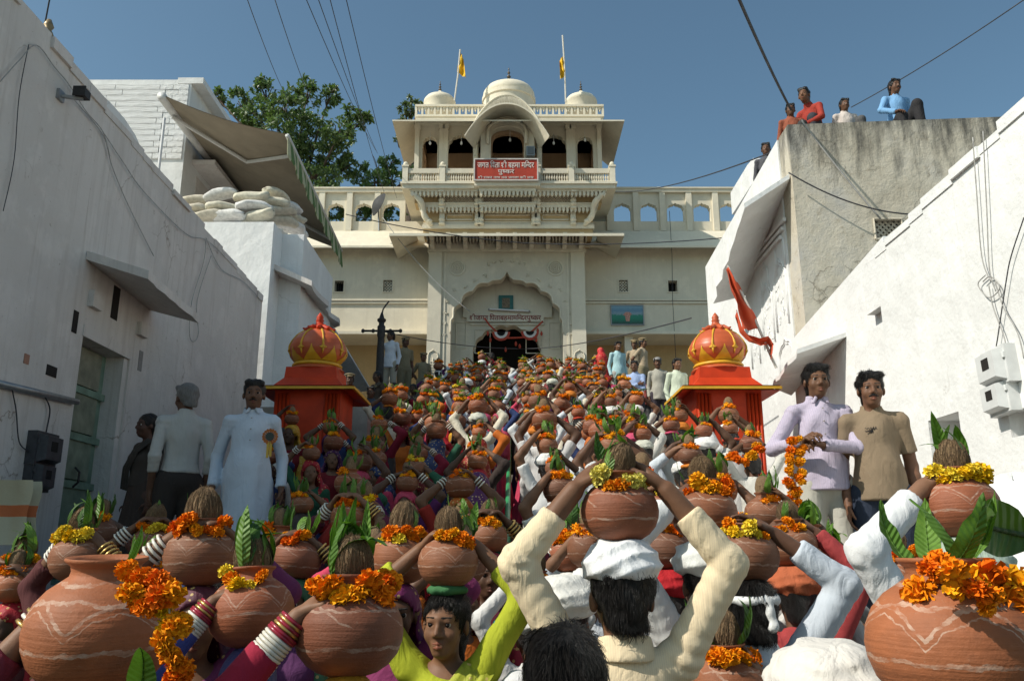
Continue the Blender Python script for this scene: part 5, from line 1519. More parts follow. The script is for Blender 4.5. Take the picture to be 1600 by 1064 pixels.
def strands_on(me, crown, hc, seed, n=2600):
    """Fine locks lying over the hair, combed away from the crown."""
    N = len(me.vertices); co = np.empty(3 * N, dtype=np.float32); no = np.empty(3 * N, dtype=np.float32)
    me.vertices.foreach_get('co', co); me.vertices.foreach_get('normal', no); co = co.reshape(-1, 3); no = no.reshape(-1, 3)
    out = np.nonzero(((co - hc) * no).sum(1) > .02)[0]
    r = np.random.RandomState(seed); v, fc = [], []
    if len(out) == 0: return me
    for i in r.choice(out, n):
        p = co[i].astype(float); nn = no[i].astype(float); d = p - crown; d = d - (d @ nn) * nn; d = unit(d + r.normal(0, .012, 3)); w = np.cross(nn, d)
        L = r.uniform(.018, .042); wd = r.uniform(.0008, .0016); a = len(v); cv = r.uniform(-.25, .25)
        for k in range(4):
            t = k / 3; q = p + d * L * t + w * cv * L * t * t + nn * (.0010 + .0026 * math.sin(t * 2.2) - L * t * t * .26)
            v += [tuple(q - w * wd * (1 - .8 * t)), tuple(q + w * wd * (1 - .8 * t) + nn * .0006)]
        for k in range(3): fc.append((a + 2 * k, a + 2 * k + 1, a + 2 * k + 3, a + 2 * k + 2))
    m2 = bpy.data.meshes.new('hair_strands'); m2.from_pydata(v, [], fc); m2.materials.append(M['hair']); m2.polygons.foreach_set('use_smooth', [True] * len(fc)); m2.update()
    return m2

def shoes_mesh(name, legsJ):
    f = Field()
    for s in (-1, 1):
        an = legsJ[s][2]; f.cone(an + V(0, 0, .06), an + V(0, -.01, -.03), .040, .042, .02); f.cone(an + V(0, -.03, -.045), an + V(s * .02, .14, -.055), .038, .030, .02)
    return f.mesh(name + '_sandals', .012, M['cloth'])

class Person:
    """One set of meshes for a pose and an outfit; copies of it share them."""
    pass

def make_person(name, h=.011, arms=None, head_yaw=0.0, head_pitch=0.0, lean=0.0, outfit='shirt', hairdo='short', head_wear=None, seated=False, sex='m', seed=1, face=False, stash=False, fold=.005, sleeve=1.0, hem=.80, hand_h=None, fr=.0085, arm_scale=1.0, belly=0.0, turban_size=1.0, lo=None, legs=True, sleeve_r=0.0, mats=None):
    mats = mats or {}
    T = Person(); T.parts = []; T.name = name
    arms = arms or {}
    fem = sex == 'f'
    lean_f = lambda z: lean * max(0, z - .9)
    def B(x, y, z): return V(x, y + lean_f(z), z)
    sh_w = .150 if fem else .162
    J = {}
    J['pel'] = B(0, 0, .93); J['waist'] = B(0, 0, 1.08); J['chest'] = B(0, .005, 1.28); J['neck'] = B(0, -.01, 1.45); J['head'] = B(0, .025, 1.595)
    Rh = np.array(Euler((head_pitch, 0, head_yaw), 'XYZ').to_matrix())
    bd = Field()
    bd.ell(J['chest'], V(.120 if not fem else .125, .088 if not fem else .096, .172), .05); bd.ell(B(0, .012 + belly * .5, 1.09), V(.118 - .012 * fem, .090 + belly, .14), .05); bd.ell(J['pel'], V(.145 + .015 * fem, .105, .115), .05)
    bd.cone(B(0, -.012, 1.42), B(0, .01, 1.535), .056 - .008 * fem, .050 - .008 * fem, .025)
    head_prims(bd, J['head'], Rh)
    if fem:
        for s in (-1, 1): bd.ell(B(s * .062, .070, 1.27), V(.052, .045, .055), .03)
    hipz = .90
    legsJ = {}
    for s in (-1, 1):
        hip = V(s * .09, 0, hipz)
        if seated:
            kn = V(s * .13, .30, 1.16 if s < 0 else .95); an = V(s * .14, .34, .74); hip = V(s * .09, .02, .86)
        else:
            kn = V(s * .098, .012, .49); an = V(s * .10, -.02, .085)
        legsJ[s] = (hip, kn, an)
        if legs:
            bd.cone(hip, kn, .088, .056, .03); bd.cone(kn, an, .056, .038, .02)
            bd.cone(an + V(0, -.03, -.045), an + V(s * .02, .14, -.055), .038, .030, .02)
    armJ = {}
    for s in (-1, 1):
        sp = arms.get(s, {'t': (s * .205, .03, .86), 'pole': (s * .3, -1, 0), 'f': (0, .15, -1), 'n': (-s, .2, 0), 'curl': .35})
        up = sp.get('raise', .055 if sp['t'][2] > 1.5 else (.0))
        sh = B(s * sh_w * (.90 if up else 1), 0, 1.385 + up)
        tgt = V(*sp['t'])
        if not sp.get('abs'): pass
        el, wr = ik(sh, tgt, .295 * arm_scale, .262 * arm_scale, sp['pole'])
        armJ[s] = (sh, el, wr)
        bd.cone(B(s * .05, -.01, 1.40), sh, .042, .040, .05)
        sl_ = .80 if (sleeve >= .6 and not fem) else 1.0
        bd.cone(sh, el, (.046 - .006 * fem) * sl_, (.039 - .004 * fem) * sl_, .03); mid = el + (wr - el) * .3
        bd.cone(el, mid, (.039 - .004 * fem) * sl_, .041 - .005 * fem - .008 * (sl_ < 1), .02); bd.cone(mid, wr, .041 - .005 * fem - .008 * (sl_ < 1), .027 - .003 * fem, .02)
        hand(bd, wr, sp['f'], sp['n'], sp.get('thumb', s), sp.get('size', 1.0 - .06 * fem), sp.get('curl', .5), fr, sp.get('spread', .12))
    T.J = J; T.armJ = armJ; T.Rh = Rh
    T.body = bd.mesh(name + '_body', h, M['skin'], lo=lo)
    hc = J['head']
    def H(*p): return hc + Rh @ V(*p)
    def addp(nm, me, key, off=None): T.parts.append((nm, me, key, off))
    # ---- clothes
    g = .017
    if outfit in ('shirt', 'tshirt', 'kurta', 'uniform'):
        f = Field()
        f.ell(J['chest'] + V(0, 0, 0), V(.143, .111, .185), .05); f.ell(B(0, .012 + belly * .5, 1.09), V(.134 + belly * .4, .108 + belly, .16), .06)
        f.ell(B(0, 0, .95), V(.158, .120, .14), .06)
        for s in (-1, 1):
            sh, el, wr = armJ[s]
            f.cone(B(s * .05, -.01, 1.405), sh, .052, .050, .04)
            if sleeve < .6:
                e = sh + (el - sh) * (sleeve / .5) * .9
                f.cone(sh, e, .050, .058, .02, flat=True)
            else:
                f.cone(sh, el, .050 + sleeve_r, .044 + sleeve_r, .022)
                e = el + (wr - el) * (.98 * min(1, (sleeve - .5) / .5))
                f.cone(el, e, .044 + sleeve_r, .038 + sleeve_r * .5, .018, flat=True)
        f.cone(B(0, -.012, 1.40), B(0, -.004, 1.492), .075, .064, .02, flat=True)
        f.cone(B(0, .0, 1.47), B(0, .02, 1.60), .050, .050, .004, sub=True)
        if outfit in ('shirt', 'tshirt'):
            f.cone(B(0, 0, 1.02), V(0, 0, hem - .05), .140, .168, .05, flat=True)
        if outfit == 'kurta':
            f.cone(B(0, 0, 1.0), V(0, .0, .50), .165, .20, .06, flat=True)
        f.cut((0, 0, hem if outfit != 'kurta' else .5), (0, 0, -1))
        addp('shirt' if outfit != 'tshirt' else 't_shirt', f.mesh(name + '_shirt', h, mats.get('shirt', M['cloth']), sleeve_fn(fold_fn(fold, seed), armJ, min(fold, .0065) * .85 * (0 if outfit == 'tshirt' else .45 if outfit == 'kurta' else 1), seed), lo=lo), 'shirt')
        if outfit in ('shirt', 'uniform', 'kurta') and h < .0105:
            f = Field()
            f.cone(B(0, -.012, 1.445), B(0, -.004, 1.498), .080, .068, .01, flat=True); f.cone(B(0, -.012, 1.43), B(0, .03, 1.56), .060, .062, .004, sub=True)
            f.ell(B(0, .09, 1.47), V(.022, .07, .07), .01, sub=True); f.cut((0, 0, 1.442), (0, 0, -1))
            for s in (-1, 1): f.cone(B(s * .022, .062, 1.482), B(s * .052, .082, 1.435), .012, .009, .008)
            addp('collar', f.mesh(name + '_collar', .006, mats.get('shirt', M['cloth'])), 'shirt')
            mb = MB()
            for k in range(5):
                z = 1.40 - .085 * k; mb.lathe([(.001, -.004), (.006, -.003), (.006, .003), (.001, .004)], (0, .122 + .02 * belly + lean_f(z) + (.004 if k in (1, 2) else -.002), z), 8)
            addp('buttons', mb.mesh(name + '_buttons', [M['eye_white']], 'all'), None)
        if not legs: addp('sandals', shoes_mesh(name, legsJ), 'sandal')
        if True:
            f = Field()
            f.ell(V(0, 0, .93), V(.166, .122, .13), .05)
            for s in (-1, 1):
                hip, kn, an = legsJ[s]
                f.cone(hip, kn, .102, .078, .04); f.cone(kn, an + V(0, 0, .0), .078, .066, .03, flat=True)
            if not seated: f.cut((0, 0, 1.02), (0, 0, 1))
            addp('trousers', f.mesh(name + '_trousers', max(h, .0165), mats.get('trousers', M['cloth']), fold_fn(fold, seed + 5, 20)), 'trousers')
    elif outfit in ('sari', 'choli'):
        f = Field()
        f.ell(J['chest'], V(.146, .118, .165), .05); f.ell(B(0, .03, 1.26), V(.125, .112, .09), .05)
        for s in (-1, 1): f.ell(B(s * .062, .078, 1.27), V(.064, .058, .066), .03)
        for s in (-1, 1):
            sh, el, wr = armJ[s]; e = sh + (el - sh) * (.85 if sleeve < .9 else 1.0)
            f.cone(B(s * .06, -.01, 1.40), sh, .056, .054, .04); f.cone(sh, e, .054, .050, .03, flat=sleeve < .9)
            if sleeve >= .9: f.cone(el, el + (wr - el) * .55, .050, .046, .02, flat=True)
        f.ell(B(0, .05, 1.47), V(.075, .09, .055), .02, sub=True)
        f.cone(B(0, 0, 1.15), B(0, 0, .98), .128, .140, .05); f.cut((0, 0, 1.0), (0, 0, -1))
        addp('blouse', f.mesh(name + '_blouse', h, M['cloth'], fold_fn(fold, seed), lo=lo), 'shirt')
        if not legs: addp('sandals', shoes_mesh(name, legsJ), 'sandal')
        if True:
            mb = MB()
            def sk(u, v):
                a = u * 2 * math.pi; z = 1.06 - v * 1.0; r = .135 + .16 * v ** 1.1 + .022 * v * math.sin(14 * a + 2 * math.sin(3 * a)) + .01 * v * math.sin(23 * a)
                return (r * math.cos(a) * 1.05, r * math.sin(a) * .9, z)
            mb.grid(sk, 72, 14, closed_u=True)
            addp('skirt', mb.mesh(name + '_skirt', [M['cloth']], 'all'), 'trousers')
        if head_wear == 'veil':
            f = Field()
            f.ell(H(0, -.02, .035), V(.092, .112, .100), .02, Rh)
            f.cone(H(0, -.05, -.02), B(0, -.085, 1.38), .095, .150, .05)
            f.cone(B(0, -.085, 1.38), B(.03, -.12, .85), .150, .165, .05)
            f.cone(B(-.13, -.02, 1.42), B(-.15, .04, 1.05), .065, .075, .05)
            f.ell(H(0, .085, -.035), V(.068, .10, .105), .015, Rh, sub=True)
            f.ell(B(0, .10, 1.36), V(.10, .11, .13), .02, sub=True)
            f.ell(B(0, .0, 1.2), V(.125, .09, .40), .02, sub=True)
            f.ell(H(0, .0, -.01), V(.079, .099, .10), .006, Rh, sub=True)
            f.cut((0, 0, .8), (0, 0, -1))
            addp('veil', f.mesh(name + '_veil', h * 1.05, M['veil'], fold_fn(fold * 1.3, seed + 3, 36, .3), lo=lo), 'veil')
        else:
            mb = MB()          # sash of the sari over one shoulder and down the back
            def sash(u, v):
                pth = [V(.15, .10, .98), V(.06, .145, 1.18), V(-.05, .13, 1.34), V(-.13, .04, 1.455), V(-.12, -.07, 1.42), V(-.09, -.125, 1.25), V(-.07, -.14, 1.0), V(-.08, -.16, .8)]
                t = v * (len(pth) - 1.001); i = int(t); q = pth[i] * (1 - t + i) + pth[i + 1] * (t - i)
                wdt = .055 + .05 * abs(v - .5)
                return q + V((u - .5) * 2 * wdt, .006 * math.sin(u * 20 + v * 9), .03 * (u - .5)) + V(0, .004, 0)
            mb.grid(sash, 10, 28)
            addp('sari_drape', mb.mesh(name + '_drape', [M['veil']], 'all'), 'veil')
    # ---- hair and head wear
    if hairdo != 'none':
        f = Field()
        f.ell(H(0, -.020, .036), V(.085, .101, .093), .02, Rh)
        if hairdo == 'short':
            f.cone(H(0, -.066, -.015), H(0, -.070, -.06), .060, .056, .02); f.cut(H(0, -.08, -.078), Rh @ V(0, .25, -1))
            f.cone(H(-.05, .045, .085), H(.05, .05, .088), .028, .026, .02)
        else:
            f.cone(H(0, -.07, -.02), H(0, -.10, -.12), .065, .04, .03)
            f.ell(H(0, -.115, -.06), V(.045, .04, .045), .02, Rh)
        f.ell(H(0, .098, -.030), V(.074, .075, .090), .012, Rh, sub=True)
        f.ell(H(0, .035, -.095), V(.095, .075, .070), .012, Rh, sub=True)
        hme = f.mesh(name + '_hair', .008 if h < .0125 else .0115, M['hair'], fold_fn(.004, seed + 9, 110, 1.0))
        addp('hair', hme, 'hair')
        if h < .0096: addp('hair_strands', strands_on(hme, H(0, -.05, .11), hc, seed), 'hair')
    if stash:
        f = Field()
        for s in (-1, 1): f.cone(H(s * .003, .094, -.048), H(s * .026, .083, -.056), .0075, .005, .006)
        addp('moustache', f.mesh(name + '_moustache', .003, M['hair']), 'hair')
    if face:
        fine_ = h < .0125
        f = Field()
        for s in (-1, 1): f.cone(H(s * .014, .0905, .026), H(s * .046, .077, .027), .0042, .003, .004)
        fl_ = Field(); fl_.cone(H(-.019, .0845, -.0605), H(0, .0885, -.0600), .0040, .0062, .004); fl_.cone(H(0, .0885, -.0600), H(.019, .0845, -.0605), .0062, .0040, .004)
        fl_.cone(H(-.015, .0850, -.0735), H(0, .0895, -.0745), .0045, .0070, .004); fl_.cone(H(0, .0895, -.0745), H(.015, .0850, -.0735), .0070, .0045, .004)
        if fine_: addp('lips', fl_.mesh(name + '_lips', .0028, M['skin']), 'lips')
        if fine_: addp('eyebrows', f.mesh(name + '_eyebrows', .0025, M['hair']), 'hair')
        fw = Rh @ V(0, 1, 0); Rx = rotm('X', -math.pi / 2)
        for s in (-1, 1):
            mb = MB(); c = H(s * .031, .0742, .003)
            mb.lathe([(.0120 * math.sin(a), -.0120 * math.cos(a)) for a in [k * math.pi / 10 for k in range(11)]], (0, 0, 0), 14)
            mb.v = [tuple(c + Rh @ (Rx @ V(*q))) for q in mb.v]
            for i, fc in enumerate(mb.f):
                m_ = np.mean([mb.v[q] for q in fc], 0); mb.m[i] = 1 if unit(m_ - c) @ fw > .70 else 0
            addp('eye', mb.mesh(name + '_eye', [M['eye_white'], M['eye_iris']], 'all'), None)
    top = H(0, 0, .118)
    if head_wear == 'turban':
        f = Field(); ts = turban_size
        f.ell(H(0, -.012, .078), V(.108 * ts, .124 * ts, .062 * ts), .02, Rh)
        f.ell(H(.0, -.012, .115), V(.085 * ts, .10 * ts, .040 * ts), .02, Rh)
        f.ell(H(0, .0, -.07), V(.082, .105, .115), .006, Rh, sub=True)
        r = random.Random(seed); a1, a2 = r.uniform(-.35, .35), r.uniform(.2, .5) * r.choice((-1, 1))
        hz_ = hc[2]
        def wrap(x, y, z):
            q = (z - hz_ + a1 * x + a2 * (y - hc[1]) * .6 + .006 * np.sin(30 * x + 20 * y))
            return (.010 * np.abs(np.sin(q * 78)) ** .7 - .006 + .003 * np.sin(60 * x - 45 * y + 80 * z)).astype(np.float32)
        addp('turban', f.mesh(name + '_turban', min(h, .009) if h < .0125 else .0125, M['turban'], wrap), 'turban')
        top = H(0, -.012, .152 * (.5 + .5 * ts))
    elif head_wear == 'ring':      # cloth ring under the pot
        f = Field(); f.ell(H(0, -.012, .118), V(.075, .08, .025), .02, Rh)
        addp('head_ring', f.mesh(name + '_ring', .009, M['turban'], fold_fn(.005, seed, 90, 1)), 'turban'); top = H(0, -.012, .138)
    elif head_wear == 'veil': top = H(0, -.012, .132)
    elif head_wear == 'cap':
        f = Field(); f.ell(H(0, -.015, .088), V(.090, .108, .050), .02, Rh); f.ell(H(0, .085, .062), V(.062, .062, .010), .01, Rh)
        f.ell(H(0, -.01, -.0), V(.08, .10, .07), .006, Rh, sub=True)
        addp('cap', f.mesh(name + '_cap', .007, M['cloth']), 'turban')
    elif head_wear == 'beret':
        f = Field(); f.ell(H(0, -.01, .108), V(.108, .118, .030), .02, Rh); f.ell(H(0, -.01, .075), V(.086, .104, .035), .02, Rh); f.ell(H(0, .092, .058), V(.055, .04, .008), .01, Rh)
        f.ell(H(0, -.01, -.0), V(.078, .097, .07), .006, Rh, sub=True)
        addp('police_cap', f.mesh(name + '_cap', .007, M['cloth']), 'turban')
    elif head_wear == 'band':
        f = Field(); f.ell(H(0, -.015, .050), V(.098, .114, .036), .02, Rh); f.ell(H(0, -.015, .05), V(.078, .095, .09), .006, Rh, sub=True)
        f.cone(H(.02, -.115, .045), H(.03, -.125, -.03), .016, .018, .012)
        addp('head_band', f.mesh(name + '_band', .007, M['turban'], fold_fn(.005, seed, 80)), 'turban')
    T.top = top
    # ---- bangles
    T.bangle_spots = armJ
    return T

def bangles(T, s, n, col_mats, t0=.80, t1=.98, rad=.036, name='bangle', step=None):
    """Rings round a forearm, as separate little objects sharing a mesh."""
    sh, el, wr = T.armJ[s]
    out = []
    for k in range(n):
        t = t0 + (t1 - t0) * (k / max(1, n - 1))
        c = el + (wr - el) * t; d = unit(wr - el)
        a = unit(np.cross(d, V(.3, .9, .1))); b = np.cross(d, a)
        r = rad * (1.16 - .20 * t / 1.0)
        mb = MB()
        pts = [c + r * (math.cos(q * math.pi / 9) * a + math.sin(q * math.pi / 9) * b) for q in range(19)]
        mb.tube(pts, .0052, 6, cap=False)
        out.append((name, mb.mesh('bangle_ring', [col_mats[k % len(col_mats)]], 'all'), None, None))
    T.parts += out
    return T

def bangle_sets(T, s, cols, t0=.72, t1=.95, rad=.035, n=4):
    sh, el, wr = T.armJ[s]; d = unit(wr - el); a = unit(np.cross(d, V(.3, .9, .1))); b = np.cross(d, a)
    mb = MB()
    for k in range(n):
        c = el + (wr - el) * (t0 + (t1 - t0) * k / (n - 1))
        mb.tube([c + rad * (math.cos(q * math.pi / 6) * a + math.sin(q * math.pi / 6) * b) for q in range(13)], .0055, 5, cap=False)
    T.parts.append(('bangles', mb.mesh('bangle_stack', cols, 'all'), None, None))
    return T

def spawn(T, loc, rz, scale, label, colors, cat='person', group=None, name='person'):
    o = link(name, T.body)
    o.location = loc; o.rotation_euler = (0, 0, rz); o.scale = (scale,) * 3
    o.color = (*colors.get('skin', (.16, .085, .05)), 1)
    tag(o, label, cat, group); made = {}
    for nm, me, key, off in T.parts:
        c = link(nm, me, o)
        if nm == 'hair_strands': c['kind'] = 'stuff'
        if nm in ('shirt', 'hair'): made[nm] = c
        if nm in ('collar', 'buttons') and 'shirt' in made: c.parent = made['shirt']
        if nm == 'hair_strands' and 'hair' in made: c.parent = made['hair']
        c.color = (*colors.get(key, (.06, .04, .03) if key == 'sandal' else (.42, .40, .36)), 1) if key else (1, 1, 1, 1)
        if key == 'lips': k_ = colors.get('skin', (.16, .085, .05)); c.color = (k_[0] * 1.05, k_[1] * .72, k_[2] * .75, 1)
        if key == 'hair': c.color = (*colors.get('hair', (.007, .006, .0055)), 1)
    return o

def skin_mat():
    m, nt, b = _mat('skin')
    oi = nt.nodes.new('ShaderNodeObjectInfo')
    k = ramp(nt, noise(nt, 18, 5, .6), [(.3, (.82, .80, .78)), (.7, (1.12, 1.1, 1.08))])
    nt.links.new(mixc(nt, 1.0, oi.outputs['Color'], k, 'MULTIPLY'), b.inputs['Base Color'])
    b.inputs['Roughness'].default_value = .55; b.inputs['Specular IOR Level'].default_value = .26
    n1 = bump(nt, b, noise(nt, 55, 4, .6), .18, .004); bump(nt, b, noise(nt, 260, 3), .2, .0015, n1)
    return m
M['skin'] = skin_mat()
M['cloth'] = tinted('cotton_cloth', .85, .25, 240, .14, 7, weave=True)
def veil_mat():
    m = tinted('veil_cloth', .6, .25, 160, .35, 22, weave=True, spec=.35)
    nt = m.node_tree; b = nt.nodes['Principled BSDF']; src = b.inputs['Base Color'].links[0].from_socket
    t = nt.nodes.new('ShaderNodeTexCoord'); oi = nt.nodes.new('ShaderNodeObjectInfo')
    v = nt.nodes.new('ShaderNodeTexVoronoi'); v.inputs['Scale'].default_value = 34.0; nt.links.new(t.outputs['Object'], v.inputs['Vector'])
    dots = math_n(nt, 'MULTIPLY', math_n(nt, 'LESS_THAN', v.outputs['Distance'], .26), math_n(nt, 'GREATER_THAN', oi.outputs['Random'], .4))
    nt.links.new(mixc(nt, math_n(nt, 'MULTIPLY', dots, .75), src, (.62, .45, .16)), b.inputs['Base Color'])
    return m
M['veil'] = veil_mat()
M['turban'] = tinted('turban_cloth', .85, .3, 180, .15, 12, weave=True)
def hair_mat():
    m, nt, b = _mat('hair')
    oi = nt.nodes.new('ShaderNodeObjectInfo')
    t = nt.nodes.new('ShaderNodeTexCoord'); sx = nt.nodes.new('ShaderNodeSeparateXYZ'); nt.links.new(t.outputs['Object'], sx.inputs[0])
    ang = math_n(nt, 'ARCTAN2', math_n(nt, 'ADD', sx.outputs['Y'], .03), sx.outputs['X'])
    cb = nt.nodes.new('ShaderNodeCombineXYZ'); nt.links.new(math_n(nt, 'MULTIPLY', ang, 26.0), cb.inputs[0]); nt.links.new(math_n(nt, 'MULTIPLY', sx.outputs['Z'], 22.0), cb.inputs[1])
    n = nt.nodes.new('ShaderNodeTexNoise'); n.inputs['Scale'].default_value = 1.0; n.inputs['Detail'].default_value = 6; n.inputs['Roughness'].default_value = .7; n.inputs['Distortion'].default_value = .8
    nt.links.new(cb.outputs[0], n.inputs['Vector'])
    k = ramp(nt, n.outputs['Fac'], [(.3, (.5, .5, .5)), (.75, (2.2, 2.0, 1.8))])
    nt.links.new(mixc(nt, 1.0, oi.outputs['Color'], k, 'MULTIPLY'), b.inputs['Base Color'])
    b.inputs['Roughness'].default_value = .36; b.inputs['Specular IOR Level'].default_value = .35
    bump(nt, b, n.outputs['Fac'], 1.0, .012)
    return m
M['hair'] = hair_mat()
M['eye_white'] = plain('eye_white', (.34, .31, .28), .3, .05, 30, 0)
M['eye_iris'] = plain('eye_iris', (.015, .01, .008), .15, .1, 30, 0)
# ================================================================ pots, coconuts, leaves, marigolds
def clay(name, tone, stroke=1.0, seed=0.0):
    m, nt, b = _mat(name)
    t = nt.nodes.new('ShaderNodeTexCoord'); sx = nt.nodes.new('ShaderNodeSeparateXYZ'); nt.links.new(t.outputs['Object'], sx.inputs[0])
    ang = math_n(nt, 'ARCTAN2', sx.outputs['Y'], sx.outputs['X'])
    oi = nt.nodes.new('ShaderNodeObjectInfo'); rn = oi.outputs['Random']
    z = sx.outputs['Z']
    wob = math_n(nt, 'MULTIPLY', math_n(nt, 'SUBTRACT', noise(nt, 5 + seed, 4), .5), .10)
    zz = math_n(nt, 'ADD', z, wob)
    def band(src, c, w):
        return math_n(nt, 'LESS_THAN', math_n(nt, 'ABSOLUTE', math_n(nt, 'SUBTRACT', src, c)), w)
    masks = [band(zz, math_n(nt, 'ADD', .56, math_n(nt, 'MULTIPLY', rn, .10)), .010), band(zz, math_n(nt, 'ADD', .22, math_n(nt, 'MULTIPLY', rn, .16)), .014), band(zz, .74, .012)]
    sc_ = math_n(nt, 'MULTIPLY', math_n(nt, 'ABSOLUTE', math_n(nt, 'SINE', math_n(nt, 'ADD', math_n(nt, 'MULTIPLY', ang, math_n(nt, 'ADD', 1.5, math_n(nt, 'MULTIPLY', math_n(nt, 'ROUND', math_n(nt, 'MULTIPLY', rn, 3)), .5))), seed))), .17)
    zig = math_n(nt, 'GREATER_THAN', rn, .42)
    masks.append(math_n(nt, 'MULTIPLY', zig, band(math_n(nt, 'SUBTRACT', zz, sc_), .45, .013))); masks.append(math_n(nt, 'MULTIPLY', zig, band(math_n(nt, 'SUBTRACT', zz, sc_), .40, .005)))
    diag = math_n(nt, 'FRACT', math_n(nt, 'ADD', math_n(nt, 'MULTIPLY', ang, .8), math_n(nt, 'MULTIPLY', zz, 3.2)))
    masks.append(math_n(nt, 'MULTIPLY', math_n(nt, 'LESS_THAN', rn, .42), math_n(nt, 'MULTIPLY', band(diag, .5, .035), band(zz, .55, .11))))
    tot = masks[0]
    for q in masks[1:]: tot = math_n(nt, 'MAXIMUM', tot, q)
    brk = ramp(nt, noise(nt, 7, 6, .7, stretch=(1, 1, 2.5)), [(.36, (0, 0, 0)), (.62, (1, 1, 1))])
    tot = math_n(nt, 'MULTIPLY', math_n(nt, 'MULTIPLY', tot, brk), .62 * stroke)
    base = ramp(nt, noise(nt, 3.2, 6, .6), [(.25, tuple(c * .72 for c in tone)), (.5, tone), (.75, tuple(min(1, c * 1.22) for c in tone))])
    base = mixc(nt, ramp(nt, noise(nt, 22, 4, .7), [(.62, (0, 0, 0)), (.75, (.35, .35, .35))]), base, (.42, .27, .18))
    base = mixc(nt, 1.0, base, ramp(nt, rn, [(0, (.70, .72, .78)), (.5, (1, 1, 1)), (1, (1.18, 1.08, .98))]), 'MULTIPLY')
    base = mixc(nt, ramp(nt, noise(nt, 1.7, 4, .6), [(.55, (0, 0, 0)), (.72, (.55, .55, .55))]), base, (.10, .05, .032))
    nt.links.new(mixc(nt, tot, base, (.60, .46, .36)), b.inputs['Base Color'])
    b.inputs['Roughness'].default_value = .62; b.inputs['Specular IOR Level'].default_value = .3
    n1 = bump(nt, b, noise(nt, 2.0, 3, .5, stretch=(.6, .6, 9)), .22, .02); bump(nt, b, noise(nt, 45, 4, .6), .22, .006, n1)
    return m
CLAY = [clay('terracotta_red', (.245, .082, .040), .75, .0), clay('terracotta_brown', (.215, .088, .045), .6, 1.3), clay('terracotta_orange', (.31, .108, .046), .9, 2.2)]
M['clay_in'] = plain('clay_inside', (.16, .07, .04), .8, .2, 8, .2)
POT = [(.02, 0), (.16, .006), (.27, .04), (.37, .105), (.45, .20), (.49, .31), (.5, .40), (.485, .50), (.44, .60), (.365, .685), (.285, .74), (.235, .775), (.225, .81), (.232, .845), (.265, .872), (.275, .888), (.268, .90), (.245, .897), (.215, .87), (.19, .83), (.18, .79), (.17, .76), (.02, .755)]
def pot_mesh(k, seg):
    r = random.Random(k); p1, p2 = r.uniform(0, 6), r.uniform(0, 6)
    mb = MB(); mb.lathe(POT, (0, 0, 0), seg, rip=lambda a, j: .010 * math.sin(2 * a + p1) + .005 * math.sin(3 * a + p2 + j * .2))
    return mb.mesh('clay_pot', [CLAY[k % 3]], smooth=1.1)
POTS_HI = [pot_mesh(k, 56) for k in range(3)]; POTS_LO = [pot_mesh(k + 3, 22) for k in range(3)]

def husk():
    m, nt, b = _mat('coconut_husk')
    f = noise(nt, 26, 6, .7, stretch=(1, 1, .14), dist=.5)
    nt.links.new(ramp(nt, f, [(.25, (.11, .06, .03)), (.5, (.32, .20, .10)), (.75, (.50, .35, .19))]), b.inputs['Base Color'])
    b.inputs['Roughness'].default_value = .85; bump(nt, b, f, .9, .03); return m
HUSK = husk()
def coco_mesh(seed, hi):
    r = random.Random(seed); mb = MB(); ph = [r.uniform(0, 6.28) for _ in range(4)]
    def fn(u, v):
        a = u * 2 * math.pi; t = v * math.pi
        rr = .5 * math.sin(t) ** .8 * (1 - .22 * (1 - v) ** 2) * (1 + .035 * math.sin(5 * a + ph[0]) + .025 * math.sin(9 * a + 3 * t + ph[1]) + .02 * math.sin(17 * a + ph[2]))
        return (rr * math.cos(a), rr * math.sin(a), .62 * math.cos(t) + .03 * math.sin(4 * a + ph[3]) * (1 - v))
    mb.grid(fn, 28 if hi else 14, 16 if hi else 9, closed_u=True)
    if hi:
        for k in range(260):
            a = r.uniform(0, 6.28); t0 = r.uniform(.02, .5); n = 5; da = r.uniform(-.5, .5); L = r.uniform(.3, .7); pts = []
            for q in range(n):
                v = min(.98, t0 + L * q / (n - 1)); p = Vector(fn((a + da * q / n) / 6.283, v)); pts.append(p * (1.015 + .03 * r.random() + (.06 if q == n - 1 and r.random() < .4 else 0)))
            mb.tube(pts, .0065, 3, cap=False)
        for k in range(50):
            a = r.uniform(0, 6.28); q = Vector((.1 * math.cos(a), .1 * math.sin(a), .57)); mb.tube([q, q + Vector((r.uniform(-.12, .12), r.uniform(-.12, .12), r.uniform(.05, .15)))], [.008, .003], 3, cap=False)
    return mb.mesh('coconut', [HUSK], 'all')
COCO_HI = [coco_mesh(1, True), coco_mesh(2, True)]; COCO_LO = [coco_mesh(3, False), coco_mesh(4, False)]

